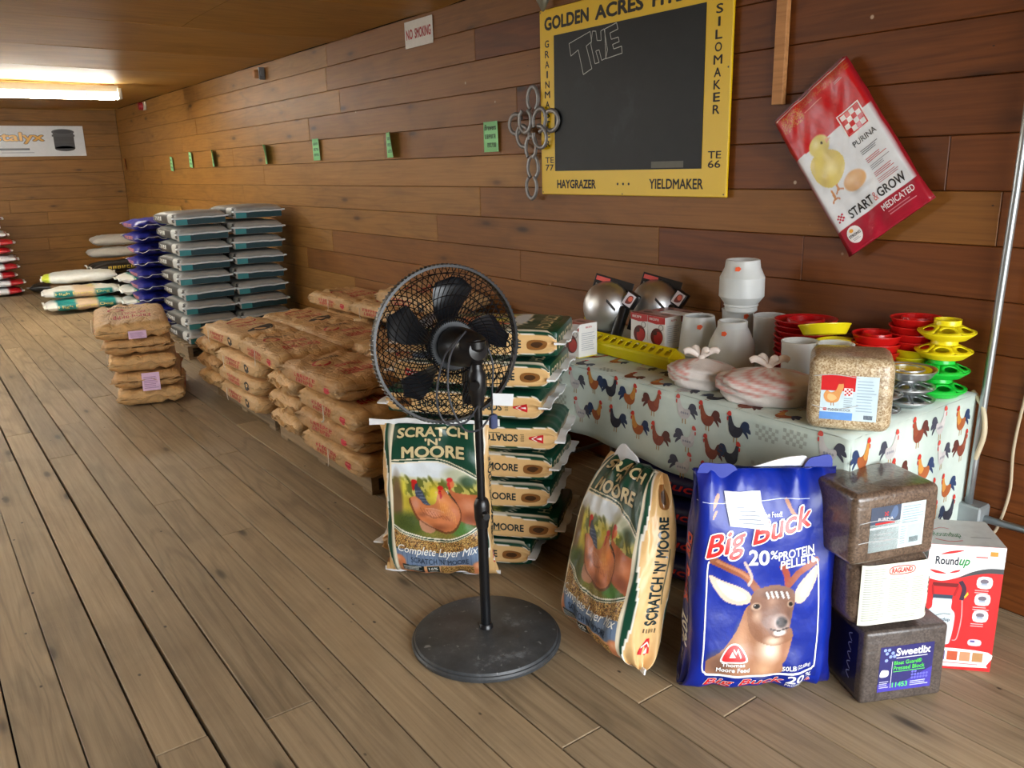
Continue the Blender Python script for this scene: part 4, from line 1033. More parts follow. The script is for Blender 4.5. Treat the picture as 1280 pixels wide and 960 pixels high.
def buck_letters(b, parent):
    d = Dec(); W_ = (246, 246, 244); R_ = (214, 40, 38)
    d.part('frame_line'); fr = Q((84, 380), (78, 420), (76, 700), (74, 815), (84, 838), (110, 846), (300, 850), (470, 838), (494, 826), (500, 800), (496, 600), (486, 400), (480, 378), (460, 372))
    d.stroke(smoothcurve(fr, 4), 0.022, W_, 1.0)
    d.part('lettering'); d.text('Big Buck', X_(66), Y_(330), X_(462), Y_(216), R_, bold=0.018, shear=0.25, outline=W_, ow=0.045, rot=0.17, lift=2.0)
    d.text('20', X_(222), Y_(392), X_(300), Y_(330), W_, bold=0.03, lift=1.6); d.text('%', X_(302), Y_(366), X_(330), Y_(332), W_, bold=0.02, lift=1.6)
    d.text('PROTEIN', X_(332), Y_(362), X_(470), Y_(326), W_, bold=0.025, rot=0.10, lift=1.6); d.text('PELLETS', X_(342), Y_(398), X_(476), Y_(362), W_, bold=0.025, rot=0.10, lift=1.6)
    d.text('the Feed!', X_(270), Y_(204), X_(346), Y_(184), W_, bold=0.01, lift=1.6)
    d.part('logo'); logo(d, X_(186), Y_(752), 0.44, 0.155)
    d.text('Thomas', X_(142), Y_(806), X_(228), Y_(790), W_, bold=0.02, lift=1.6); d.text('Moore Feed', X_(124), Y_(830), X_(246), Y_(811), W_, bold=0.02, lift=1.6)
    d.part('lettering#4'); d.text('50LB', X_(372), Y_(830), X_(424), Y_(810), W_, bold=0.02, lift=1.6, rot=0.04); d.text('(22.68kg)', X_(428), Y_(824), X_(482), Y_(804), W_, bold=0.008, lift=1.6, rot=0.06)
    d.part('lettering#5'); d.text('Big Buck', X_(82), Y_(902), X_(385), Y_(862), R_, bold=0.014, shear=0.25, outline=W_, ow=0.02, lift=1.6); d.text('20', X_(392), Y_(888), X_(462), Y_(852), W_, bold=0.025, lift=1.6, shear=0.1); d.text('%', X_(466), Y_(868), X_(492), Y_(848), W_, bold=0.01, lift=1.6)
    d.text('PROTEIN', X_(392), Y_(902), X_(462), Y_(892), W_, bold=0.01, lift=1.6); logo(d, X_(484), Y_(886), 0.1, 0.04)
    d.part('seam_line'); d.stroke(Q((30, 150), (120, 156), (280, 142), (380, 134), (455, 138)), 0.006, (196, 206, 236), 1.0)
    d.build('lettering', b.front(), PRINT_GLOSS, parent, cell=(0.10, 0.05), eps=0.0013)
    for sg in (1, -1):
        d = Dec(); d.text('Big Buck', -0.42, -0.4, 0.22, 0.42, R_, bold=0.014, shear=0.25, outline=(226, 200, 200), ow=0.012); d.part('lettering#2'); d.text('20%', 0.32, -0.4, 0.62, 0.36, W_, bold=0.02, shear=0.1); d.text('PROTEIN', 0.66, -0.3, 0.84, 0.1, W_, bold=0.01)
        d.build('lettering', b.side(sg), PRINT_GLOSS, parent, cell=(0.07, 0.2), eps=0.0013)
L = 0.655
b = Bag(L, 0.41, 0.15, seed=91, n=4.5, m_top=2.8, m_bot=10, tmin=0.10, wtap=0.0, amp=0.008, pleat=0.010, narrow_top=0.10, belly=0.10)
t = thing('deer_feed_bag', 'bright blue feed bag with a deer head picture and red script lettering', 'feed bag')
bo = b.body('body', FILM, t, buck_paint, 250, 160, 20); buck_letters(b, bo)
BLUEF = plain('blue_film', BLUE, 0.45)
# open mouth: white inside of the back sheet and blue ears at both corners
flap(t, b, [(L/2-0.06, 0.10), (L/2-0.01, 0.09), (L/2+0.0, 0.03), (L/2+0.018, -0.04), (L/2+0.026, -0.09), (L/2+0.02, -0.13), (L/2-0.05, -0.14)], WHITEP, z=-0.012, curl=0.006)
flap(t, b, [(L/2-0.06, 0.185), (L/2+0.012, 0.188), (L/2+0.016, 0.14), (L/2+0.008, 0.09), (L/2-0.06, 0.07)], BLUEF, 'mouth_corner', z=0.008, curl=0.006)
flap(t, b, [(L/2-0.06, -0.10), (L/2+0.015, -0.12), (L/2+0.03, -0.15), (L/2+0.032, -0.186), (L/2-0.02, -0.19), (L/2-0.07, -0.17)], BLUEF, 'mouth_corner', z=0.004, curl=0.006)
# stapled paper slip
d = Dec(); d.poly([(X_(124), Y_(110)), (X_(262), Y_(108)), (X_(266), Y_(152)), (X_(300), Y_(252)), (X_(148), Y_(238)), (X_(132), Y_(160))], (236, 240, 246), 3.0)
d.stroke(Q((126, 150), (264, 146)), 0.006, (206, 212, 222), 3.6)
for k, (a, c) in enumerate(((172, 200), (184, 244), (190, 258), (180, 262), (196, 272))): d.rect(X_(a), Y_(170+k*15), X_(c), Y_(167+k*15), (150, 160, 176), 3.6)
d.build('slip', b.front(), PRINT_PAPER, t, cell=(0.10, 0.05), eps=0.0016, label='white paper slip')
stand(t, (-1.296, 1.800), (0.83, -0.557), L, lean=0.07, roll=-0.03, lift=0.012)
DEER = t
# ---- more blue bags lying in the shade under the table
def lying_buck():
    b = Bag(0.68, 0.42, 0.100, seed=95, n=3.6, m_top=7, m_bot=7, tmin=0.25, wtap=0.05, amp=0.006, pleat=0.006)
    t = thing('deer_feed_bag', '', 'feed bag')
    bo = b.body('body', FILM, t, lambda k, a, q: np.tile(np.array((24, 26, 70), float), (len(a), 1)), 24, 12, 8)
    for sg in (-1, 1):
        d = Dec(); d.text('20%', 0.30, -0.5, 0.75, 0.45, (226, 226, 226), bold=0.02, shear=0.1); d.text('PROTEIN', 0.34, -0.72, 0.6, -0.56, (206, 206, 206), bold=0.01); logo(d, 0.82, -0.2, 0.1, 0.7)
        d.part('lettering#2'); d.text('Big Buck', -0.7, -0.5, 0.2, 0.5, (196, 44, 40), bold=0.014, shear=0.25); d.build('lettering', b.side(sg), PRINT_GLOSS, bo, cell=(0.08, 0.25))
    return t
t0 = lying_buck()
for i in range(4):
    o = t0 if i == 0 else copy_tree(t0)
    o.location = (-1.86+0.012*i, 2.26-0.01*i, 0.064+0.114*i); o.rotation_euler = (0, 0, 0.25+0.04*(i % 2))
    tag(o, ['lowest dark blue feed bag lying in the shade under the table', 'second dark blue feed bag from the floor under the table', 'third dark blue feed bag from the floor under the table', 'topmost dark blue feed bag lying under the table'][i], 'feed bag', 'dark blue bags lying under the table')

# ================================================================ PEDESTAL FAN
t = thing('pedestal_fan', 'black pedestal fan on a round grey base, seen from behind', 'fan', (-1.985, 1.325, 0))
BLK = plain('black_plastic', (20, 20, 22), 0.32, var=0.1); BLKM = plain('black_metal', (24, 25, 28), 0.25, metal=0.3); BASEM = None
def worn_base():
    n = NT('worn_grey_base'); tc = n.n('ShaderNodeTexCoord'); nz = n.n('ShaderNodeTexNoise', i_Scale=9.0, i_Detail=8.0, i_Roughness=0.7); n.l(tc, 'Object', nz, 'Vector')
    n2 = n.n('ShaderNodeTexNoise', i_Scale=42.0, i_Detail=4.0); n.l(tc, 'Object', n2, 'Vector')
    c = n.ramp((nz, 0), [(0.35, tuple(lin((46, 48, 50)))), (0.6, tuple(lin((66, 69, 72)))), (0.72, tuple(lin((108, 112, 116))))])
    k = n.ramp((n2, 0), [(0.66, (0, 0, 0)), (0.74, (0.6,)*3)]); n.base(n.mix(k, c, L4((150, 152, 152)))); n.b.inputs['Roughness'].default_value = 0.42; return n.m
V, F = lathe([(0.0, 0.0), (0.236, 0.0), (0.243, 0.004), (0.244, 0.014), (0.240, 0.020), (0.236, 0.021), (0.232, 0.028), (0.20, 0.034), (0.12, 0.042), (0.03, 0.047), (0.0, 0.047)], 72); mesh('base', V, F, worn_base(), t, True, flat_angle=35)
def lz(name, prof, mat, n=28, parent=t):
    V, F = lathe(prof, n); return mesh(name, V, F, mat, parent, True, flat_angle=35)
lz('base_socket', [(0.0, 0.046), (0.024, 0.046), (0.022, 0.056), (0.019, 0.06), (0.0, 0.06)], BLK)
lz('pole', [(0.0, 0.05), (0.0165, 0.05), (0.0165, 0.44), (0.0, 0.44)], BLKM)
lz('height_collar', [(0.0, 0.40), (0.019, 0.40), (0.0205, 0.415), (0.024, 0.43), (0.025, 0.475), (0.021, 0.492), (0.016, 0.498), (0.0, 0.498)], BLK)
lz('inner_pole', [(0.0, 0.49), (0.0125, 0.49), (0.0125, 0.83), (0.0, 0.83)], BLKM)
V, F = tube([(0.02, -0.004, 0.452), (0.045, -0.012, 0.452)], 0.011, 12); mesh('collar_knob', V, F, BLK, t, True, flat_angle=40)
lz('neck', [(0.0, 0.80), (0.019, 0.80), (0.021, 0.83), (0.027, 0.842), (0.027, 0.90), (0.020, 0.912), (0.018, 0.93), (0.021, 0.934), (0.018, 0.938), (0.021, 0.944), (0.018, 0.950), (0.021, 0.956), (0.018, 0.962), (0.024, 0.972), (0.030, 0.98), (0.030, 1.0), (0.0, 1.005)], BLK)
V, F = tube([(0.02, -0.02, 0.872), (0.036, -0.036, 0.872)], 0.014, 14); mesh('tilt_knob', V, F, BLK, t, True, flat_angle=40)
ax = Vector((-0.972, 0.115, -0.09)).normalized(); zz = ax; xx = Vector((0, 0, 1)).cross(zz).normalized(); yy = zz.cross(xx)
hubc = Vector((-0.195, 0.022, 0.955))
FM = basis(hubc, xx, yy, zz)                                            # z = blowing direction
def fanpart(name, V, F, mat, sm=True, fa=35):
    V = np.asarray(V) @ np.array(FM.to_3x3()).T+np.array(FM.translation); return mesh(name, V, F, mat, t, sm, flat_angle=fa)
V, F = lathe([(0.0, -0.22), (0.03, -0.215), (0.05, -0.19), (0.058, -0.14), (0.062, -0.09), (0.062, -0.06), (0.0, -0.055)], 28); fanpart('motor_housing', V, F, BLK)
V, F = lathe([(0.0, -0.050), (0.078, -0.050), (0.081, -0.045), (0.078, -0.040), (0.0, -0.040)], 36); fanpart('motor_plate', V, F, plain('dark_grey_plastic', (40, 44, 48), 0.4))
RC = 0.248; DZ = 0.052
def rib_ring(rad, z0, z1, n=40): return lathe([(rad-0.004, z0), (rad+0.004, z0), (rad+0.006, (z0+z1)/2), (rad+0.004, z1), (rad-0.004, z1), (rad-0.004, z0)], 96, cap=False)
V, F = rib_ring(RC, -0.013, 0.013); fanpart('cage_rim', V, F, BLK)
mb = MB()
for k in range(110):                                                    # small ribs on the rim
    a = 2*PI*k/110; c, s_ = math.cos(a), math.sin(a)
    mb.add(*tube([((RC+0.006)*c, (RC+0.006)*s_, -0.013), ((RC+0.006)*c, (RC+0.006)*s_, 0.013)], 0.0022, 4))
mb_o = np.vstack(mb.V); fanpart('rim_ribs', mb_o, mb.F, BLK, True, 60)['kind'] = 'stuff'
def guard(sg, twist, r_in, nw, nrings, name):
    """domed wire guard: swept radial wires plus concentric rings"""
    mb = MB()
    def prof(r): q = (r-r_in)/(RC-r_in); return sg*DZ*math.sqrt(max(0.0, 1-max(q, 0)**2.2))
    for k in range(nw):
        a0 = 2*PI*k/nw; P = []
        for i in range(9):
            q = i/8; rr = r_in+(RC-r_in)*q; a = a0+twist*q; P.append((rr*math.cos(a), rr*math.sin(a), prof(rr)))
        mb.add(*tube(P, 0.0015, 4))
    for k in range(nrings):
        rr = r_in+(RC-r_in)*(k+0.4)/nrings; P = [(rr*math.cos(2*PI*i/64), rr*math.sin(2*PI*i/64), prof(rr)) for i in range(64)]; mb.add(*tube(P, 0.0015 if k else 0.003, 4, True))
    o = fanpart(name, np.vstack(mb.V), mb.F, BLKM, True, 80); o['kind'] = 'stuff'; return o
guard(-1, 0.75, 0.075, 66, 5, 'rear_guard'); guard(1, -0.75, 0.05, 66, 5, 'front_guard')
V, F = lathe([(0.0, DZ-0.003), (0.05, DZ-0.004), (0.055, DZ), (0.05, DZ+0.006), (0.0, DZ+0.008)], 32); fanpart('front_badge', V, F, BLK)
V, F = lathe([(0.0, -0.04), (0.036, -0.04), (0.04, -0.03), (0.04, 0.02), (0.03, 0.035), (0.0, 0.04)], 28); fanpart('blade_hub', V, F, BLK)
for k in range(5):
    a0 = 2*PI*k/5+0.25; V = []; nu, nv = 10, 6
    for side in (0, 1):
        for i in range(nu+1):
            q = i/nu; rr = 0.036+0.180*q; half = 0.10+0.27*math.sin(PI*min(q*0.62+0.08, 1))
            if q > 0.85: half *= math.sqrt(max(0.02, 1-((q-0.85)/0.15)**2))
            for j in range(nv+1):
                v = j/nv*2-1; a = a0+half*v*0.85+0.30*q; z = -0.030*v*(1-0.35*q)+0.006*(1-v*v)-0.003*side
                V.append((rr*math.cos(a), rr*math.sin(a), z))
    F = []; st = nv+1; N = (nu+1)*st
    for i in range(nu):
        for j in range(nv):
            q0 = i*st+j; F += [(q0, q0+1, q0+st+1, q0+st), (N+q0, N+q0+st, N+q0+st+1, N+q0+1)]
    for i in range(nu): F += [(i*st, (i+1)*st, N+(i+1)*st, N+i*st), (i*st+nv, N+i*st+nv, N+(i+1)*st+nv, (i+1)*st+nv)]
    for j in range(nv): F += [(nu*st+j, nu*st+j+1, N+nu*st+j+1, N+nu*st+j)]
    fanpart('blade', V, F, plain('blade_plastic', (20, 24, 30), 0.3), True, 60)
# power cord hanging in loops, white tag, blue plug end
CORD = plain('grey_cord', (52, 54, 60), 0.45)
P = smoothcurve([(-0.03, -0.03, 1.02), (-0.02, -0.10, 0.96), (0.02, -0.155, 0.86), (0.05, -0.15, 0.79), (0.05, -0.08, 0.775), (0.03, -0.02, 0.81)], 8); V, F = tube(P, 0.0032, 7); mesh('power_cord', V, F, CORD, t, True)
P = smoothcurve([(-0.02, -0.02, 1.03), (0.0, -0.09, 0.97), (0.03, -0.12, 0.86), (0.05, -0.09, 0.76), (0.045, -0.03, 0.74), (0.03, 0.025, 0.77)], 8); V, F = tube(P, 0.0032, 7); mesh('power_cord', V, F, CORD, t, True)
P = smoothcurve([(0.0, 0.03, 1.0), (0.02, 0.045, 0.93), (0.02, 0.04, 0.84), (0.024, 0.034, 0.77)], 8); V, F = tube(P, 0.003, 7); mesh('power_cord', V, F, CORD, t, True)
box('plug', 0.014, 0.034, 0.026, 0.05, 0.725, 0.77, plain('blue_grey_plug', (66, 74, 110), 0.4), t, 0.004)
mesh('care_tag', *(lambda v: (v, [(0, 1, 2, 3), (7, 6, 5, 4), (0, 4, 5, 1), (1, 5, 6, 2), (2, 6, 7, 3), (3, 7, 4, 0)]))([(0.03, 0.035, 0.80), (0.075, 0.075, 0.80), (0.078, 0.078, 0.838), (0.03, 0.035, 0.838), (0.029, 0.036, 0.80), (0.074, 0.076, 0.80), (0.077, 0.079, 0.838), (0.029, 0.036, 0.838)]), WHITEP, t)
# ================================================================ TABLE WITH THE ROOSTER CLOTH
TX0, TX1, TY0, TY1, TZ = -3.00, -1.19, 2.042, 2.76, 0.735
t = thing('folding_table', 'long folding table hidden under the rooster print cloth', 'table', ((TX0+TX1)/2, (TY0+TY1)/2, 0))
hx, hy = (TX1-TX0)/2, (TY1-TY0)/2
box('tabletop', -hx, hx, -hy, hy, TZ-0.035, TZ, plain('table_plastic', (190, 186, 176), 0.5), t, 0.008)
STEEL = plain('dull_steel', (120, 122, 124), 0.4, metal=0.7)
for sx in (-1, 1):
    for sy in (-1, 1):
        V, F = tube([(sx*(hx-0.2), sy*(hy-0.1), TZ-0.036), (sx*(hx-0.2), sy*(hy-0.1), 0.0)], 0.014, 10); mesh('leg', V, F, STEEL, t, True, flat_angle=40)
    V, F = tube([(sx*(hx-0.2), -(hy-0.1), 0.18), (sx*(hx-0.2), hy-0.1, 0.18)], 0.010, 8); mesh('leg_brace', V, F, STEEL, t, True, flat_angle=40)
# cloth: one sheet running over the top and down the front and the right end
def cloth_front(P):                       # x, z -> surface
    x, z = P[:, 0], P[:, 1]; dn = np.clip((TZ-z)/0.3, 0, 1)
    y = TY0-0.008-0.006*dn-dn*(0.008*np.sin(x*9+1)+0.007*np.sin(x*23+0.5))
    return np.stack([x, y, z], 1)
def cloth_end(P):                         # y, z
    y, z = P[:, 0], P[:, 1]; dn = np.clip((TZ-z)/0.45, 0, 1)
    x = TX1+0.008+0.010*dn+dn*(0.010*np.sin(y*13+0.8)+0.007*np.sin(y*31))
    return np.stack([x, y, z], 1)
def nrm(fn):
    def f(P):
        p = fn(P); e = 1e-3; a = fn(P+[e, 0])-p; b = fn(P+[0, e])-p; N = np.cross(a, b); N /= np.linalg.norm(N, axis=1, keepdims=True); return p, N
    return f
HEMF = lambda x: 0.455+0.015*math.sin(x*5)-0.03*max(0, (x+1.5)); HEME = lambda y: 0.285+0.02*math.sin(y*9)
def cloth_top(P):
    x, y = P[:, 0], P[:, 1]; return np.stack([x, y, TZ+0.005+0.0015*np.sin(x*11)*np.sin(y*9)], 1)
V = []; F = []
def grid(fn, us, vs):
    b = len(V)
    for u in us:
        for v in vs: V.append(tuple(fn(np.array([[u, v(u) if callable(v) else v]]))[0]))
    m = len(vs)
    for i in range(len(us)-1):
        for j in range(m-1): F.append((b+i*m+j, b+(i+1)*m+j, b+(i+1)*m+j+1, b+i*m+j+1))
nx = 90
xsu = np.linspace(TX0-0.01, TX1+0.008, nx); fr = np.linspace(0, 1, 12)
grid(cloth_front, xsu, [(lambda u, q=q: HEMF(u)+(TZ+0.002-HEMF(u))*q) for q in fr])
ysu = np.linspace(TY0-0.008, TY1+0.01, 40)
grid(cloth_end, ysu, [(lambda u, q=q: HEME(u)+(TZ+0.002-HEME(u))*q) for q in fr])
grid(cloth_top, np.linspace(TX0-0.01, TX1+0.008, 40), list(np.linspace(TY0-0.008, TY1, 14)))
def clothmat():
    n = NT('cotton_cloth'); tc = n.n('ShaderNodeTexCoord'); nz = n.n('ShaderNodeTexNoise', i_Scale=5.0, i_Detail=5.0); n.l(tc, 'Object', nz, 'Vector')
    n.base(n.ramp((nz, 0), [(0.35, tuple(lin((186, 202, 192)))), (0.65, tuple(lin((214, 226, 216))))])); n.b.inputs['Roughness'].default_value = 0.65; n.b.inputs['Sheen Weight'].default_value = 0.1
    return n.m
tc_ = thing('tablecloth', 'pale green tablecloth printed with roosters and hens', 'tablecloth', (0, 0, 0))
cl = mesh('cloth', V, F, clothmat(), tc_, True, flat_angle=60)
bm = bmesh.new(); bm.from_mesh(cl.data); bmesh.ops.remove_doubles(bm, verts=bm.verts, dist=0.004); bm.to_mesh(cl.data); bm.free()
cl.modifiers.new('thickness', 'SOLIDIFY').thickness = 0.002
def rooster(d, x, y, s, kind, fl=1):
    """one printed bird: body, neck, tail plumes, comb, legs"""
    if kind == 4:
        for i in range(7):
            for j in range(4):
                if (i+j) % 2: d.rect(x+(i-3.5)*0.14*s, y+(j-2)*0.14*s, x+(i-2.5)*0.14*s, y+(j-1)*0.14*s, (170, 180, 170), 0.8)
        return
    body, neck, tail, comb = [((44, 46, 58), (56, 58, 70), (40, 56, 84), (204, 62, 50)), ((168, 92, 48), (206, 142, 66), (44, 62, 100), (202, 56, 46)),
                              ((136, 66, 46), (150, 78, 52), (96, 50, 42), (204, 62, 50)), ((196, 192, 190), (208, 204, 200), (70, 72, 86), (212, 84, 74))][kind]
    def q(pts): return [(x+fl*a*s, y+b_*s) for a, b_ in pts]
    d.stroke(q([(-0.06, -0.3), (-0.08, -0.62)]), 0.05*s, (176, 140, 86), 0.9); d.stroke(q([(0.08, -0.3), (0.08, -0.62)]), 0.05*s, (176, 140, 86), 0.9)
    for k, (tx, ty) in enumerate(((0.62, 0.30), (0.70, 0.05), (0.60, -0.18))):
        d.blob(q([(0.18, 0.02), (0.36, ty*0.6+0.22), (tx, ty+0.10), (tx+0.06, ty-0.12), (0.42, ty*0.5)]), tail, 1.0+0.1*k)
    d.blob(q([(-0.36, 0.10), (-0.20, 0.20), (0.05, 0.10), (0.30, 0.12), (0.36, -0.08), (0.18, -0.34), (-0.12, -0.38), (-0.34, -0.18)]), body, 1.4)
    d.blob(q([(-0.42, 0.52), (-0.28, 0.56), (-0.18, 0.30), (-0.04, 0.06), (-0.22, -0.12), (-0.38, 0.06), (-0.40, 0.30)]), neck, 1.8)
    d.blob(q([(-0.50, 0.56), (-0.42, 0.72), (-0.30, 0.72), (-0.26, 0.58), (-0.36, 0.52)]), comb, 2.2); d.blob(q([(-0.48, 0.46), (-0.42, 0.46), (-0.42, 0.30), (-0.48, 0.32)]), comb, 2.2)
    if kind == 3:
        for k in range(4): d.ell(x+fl*(-0.15+0.12*k)*s, y-0.1*s, 0.05*s, 0.06*s, (150, 150, 158), 2.0, n=8)
rr = random.Random(4)
d = Dec(); k = 0; seq = [3, 0, 4, 2, 1, 3, 0, 2, 1, 4]
for j, z in enumerate((0.685, 0.575, 0.485)):
    x = TX0+0.06+0.05*(j % 2)
    while x < TX1-0.05:
        kd = seq[(k*3+j*2) % 10] if True else 0; sz = 0.074 if kd != 4 else 0.085
        if z-0.06 > HEMF(x)-0.03: rooster(d, x+rr.uniform(-.01, .01), z+rr.uniform(-.012, .012), sz, kd, rr.choice((1, 1, -1)))
        x += 0.098+rr.uniform(0, 0.03); k += 1
d.build('rooster_print', nrm(cloth_front), PRINT_PAPER, cl, cell=(0.03, 0.04), eps=0.0009)['kind'] = 'stuff'
d = Dec()
for j, z in enumerate((0.675, 0.56, 0.45, 0.35)):
    y = TY0+0.05+0.06*(j % 2)
    while y < TY1-0.03:
        kd = [2, 3, 1, 0, 2, 1, 3][(k) % 7]; rooster(d, y, z+rr.uniform(-.015, .015), 0.078, kd, rr.choice((1, -1))); y += 0.115+rr.uniform(0, 0.04); k += 1
d.build('rooster_print', nrm(cloth_end), PRINT_PAPER, cl, cell=(0.03, 0.04), eps=0.0009)['kind'] = 'stuff'
d = Dec()
for j, y in enumerate((2.08, 2.20, 2.32)):
    x = TX0+0.1+0.06*(j % 2)
    while x < TX1-0.05: rooster(d, x, y, 0.07, seq[k % 10], rr.choice((1, -1))); x += 0.12+rr.uniform(0, .03); k += 1
d.build('rooster_print', nrm(cloth_top), PRINT_PAPER, cl, cell=(0.04, 0.04), eps=0.0009)['kind'] = 'stuff'
ZT = TZ+0.0085

# ================================================================ GOODS ON THE TABLE
# ---- boxes of red heat bulbs
CARD = plain('white_card', (226, 226, 222), 0.5); 
def bulb_box(label, x, y, z=ZT, rz=0.0, w_=0.098, h=0.138, group='heat bulb boxes on the table'):
    t = thing('bulb_box', label, 'box', (x, y, z), rz, group)
    a = w_/2
    box('carton', -a, a, -a, a, 0, h, CARD, t, 0.0015)
    d = Dec(); d.poly([(-a, h), (-a, h*0.80), (0.0, h*0.76), (a, h*0.80), (a, h)], (184, 40, 40)); scribble(d, -a*0.8, h*0.87, a*0.3, h*0.94, 6, (246, 240, 236), 3, lift=2)
    d.ell(0.004, h*0.38, a*0.70, h*0.27, (96, 30, 26), 1.2, -0.35); d.ell(0.012, h*0.35, a*0.5, h*0.2, (170, 40, 34), 2.0, -0.35); d.ell(-0.008, h*0.50, a*0.3, h*0.08, (70, 34, 26), 2.4, -0.2)
    d.ell(a*0.55, h*0.68, a*0.28, a*0.28, (150, 150, 150), 1.2); d.ell(a*0.55, h*0.68, a*0.2, a*0.2, (226, 226, 222), 1.8); d.rect(-a, 0, a, h*0.03, (222, 206, 60), 1.2)
    d.build('printed_front', plane_map((0, -a, 0), (1, 0, 0), (0, 0, 1)), PRINT_GLOSS, t)
    d = Dec(); d.lines(-a*0.75, h*0.2, a*0.75, h*0.75, 9, (168, 172, 182), 1.0, 0.3, 3); scribble(d, -a*0.3, h*0.86, a*0.4, h*0.91, 6, (206, 70, 60), 3); d.rect(-a, 0, a, h*0.03, (222, 206, 60), 1.2)
    d.build('printed_side', plane_map((a, 0, 0), (0, 1, 0), (0, 0, 1)), PRINT_GLOSS, t)
    d = Dec(); d.rect(-a, -a, a, a, (196, 150, 144)); d.rect(-a, -a, a, -a*0.6, (184, 40, 40), 1.6); d.ell(0, 0.1*a, a*0.5, a*0.3, (96, 36, 30), 1.6); d.build('printed_top', plane_map((0, 0, h), (1, 0, 0), (0, 1, 0)), PRINT_GLOSS, t)
    return t
bulb_box('red and white bulb box standing alone beside the poultry feed stack', -2.475, 2.165)
bulb_box('left bulb box of the pair behind the yellow feeder trough', -2.44, 2.515)
bulb_box('right bulb box of the pair behind the yellow feeder trough', -2.340, 2.515)
bulb_box('left bulb box of the rear row by the wall', -2.42, 2.625); bulb_box('right bulb box of the rear row by the wall', -2.318, 2.625)
tag(box('paper_leaflet', -2.40, -2.27, 2.55, 2.61, ZT+0.1395, ZT+0.1415, WHITEP), 'white leaflet lying on top of the bulb boxes', 'paper')
# ---- clamp lamp packs: black card, bright aluminium reflector, grip with picture
ALU = plain('spun_aluminium', (214, 216, 218), 0.40, metal=1.0, var=0.04, scale=4)
def lamp_pack(label, x, y, rz, tilt, roll):
    t = thing('clamp_lamp_pack', label, 'lamp pack', group='clamp lamp packs at the wall')
    w_, h = 0.19, 0.27
    bm = bmesh.new(); bm_box(bm, -w_/2, w_/2, -0.002, 0.002, 0, h, 0.0015); from_bm('backing_card', bm, plain('black_card', (34, 32, 32), 0.4), t)
    d = Dec(); scribble(d, -w_*0.44, h*0.80, -w_*0.02, h*0.845, 8, (216, 210, 200), 3); d.rect(-w_*0.46, h*0.90, -w_*0.10, h*0.97, (206, 90, 84)); d.rect(-w_*0.46, h*0.55, -w_*0.16, h*0.74, (196, 60, 54)); d.rect(-w_*0.46, h*0.50, -w_*0.16, h*0.54, (206, 110, 100))
    d.rect(-w_*0.48, h*0.18, -w_*0.05, h*0.40, (206, 186, 60)); d.lines(-w_*0.44, h*0.57, -w_*0.2, h*0.72, 4, (236, 220, 216), 1.6, 0.35); scribble(d, -w_*0.44, h*0.745, -w_*0.1, h*0.785, 7, (216, 210, 200), 4)
    d.build('printed_front', plane_map((0, -0.002, 0), (1, 0, 0), (0, 0, 1)), PRINT_GLOSS, t)
    V, F = lathe([(0.112, 0.0), (0.114, 0.003), (0.108, 0.010), (0.100, 0.034), (0.080, 0.058), (0.050, 0.076), (0.020, 0.083), (0.0, 0.084)], 40, cap=False)
    M = T3(0.0, -0.004, h*0.52) @ Matrix.Rotation(math.radians(90), 4, 'X'); o = mesh('reflector', V, F, ALU, t, True); o.matrix_local = M
    d = Dec(); d.rect(-0.03, -0.006, 0.03, 0.006, (60, 60, 62)); d.build('vent_slot', lambda P: (np.stack([0.02+P[:, 0]*0.9+0.03, np.full(len(P), -0.084), h*0.58+P[:, 1]-P[:, 0]*0.5], 1), np.tile([0., -1, 0], (len(P), 1))), PRINT_PAPER, t)
    bm = bmesh.new(); bm_box(bm, 0.075, 0.115, -0.06, -0.004, 0.0, h*0.62, 0.012, 2); from_bm('grip', bm, BLK, t, True)
    bm = bmesh.new(); bm_box(bm, -0.030, 0.030, -0.05, -0.004, -0.036, 0.036, 0.008, 2, T3(0.112, 0, h*0.74) @ Matrix.Rotation(0.3, 4, 'Y')); from_bm('clamp_head', bm, BLK, t, True)
    d = Dec(); d.rect(-0.022, -0.028, 0.022, 0.028, (206, 200, 204)); d.blob([(-0.01, -0.02), (0.015, -0.01), (0.012, 0.02), (-0.008, 0.015)], (120, 60, 56), 1.6); d.ell(0.004, 0.006, 0.01, 0.012, (220, 110, 90), 2.2)
    o = d.build('picture', plane_map((0.112, -0.051, h*0.74), (math.cos(0.3), 0, -math.sin(0.3)), (math.sin(0.3), 0, math.cos(0.3))), PRINT_GLOSS, t)
    t.matrix_world = T3(x, y, ZT) @ rotz(rz) @ Matrix.Rotation(-tilt, 4, 'X') @ Matrix.Rotation(roll, 4, 'Y')
    return t
lamp_pack('clamp lamp pack with a silver reflector, in front', -2.70, 2.47, 0.42, 0.20, 0.22)
lamp_pack('clamp lamp pack with black card, half hidden behind the other', -2.575, 2.645, 0.42, 0.20, 0.22)
# ---- yellow trough feeder with a row of holes
YEL = plain('yellow_plastic', (232, 214, 24), 0.3, var=0.04); REDP = plain('red_plastic', (206, 26, 24), 0.28, var=0.05); DRED = plain('deep_red_plastic', (176, 18, 22), 0.28, var=0.05); GRN = plain('green_plastic', (28, 196, 60), 0.3, var=0.05)
t = thing('feeder_trough', 'yellow plastic trough feeder with a row of oval holes in its lid', 'feeder', (-2.30, 2.27, ZT), -0.03)
Lh = 0.26
V = []; sec = [(-0.030, 0), (0.030, 0), (0.042, 0.04), (0.042, 0.05), (-0.042, 0.05), (-0.042, 0.04)]
V = [(-Lh, y, z) for y, z in sec]+[(Lh, y, z) for y, z in sec]; F = [tuple(range(6))[::-1], tuple(range(6, 12))]+[(i, (i+1) % 6, 6+(i+1) % 6, 6+i) for i in range(6)]; mesh('trough', V, F, YEL, t)
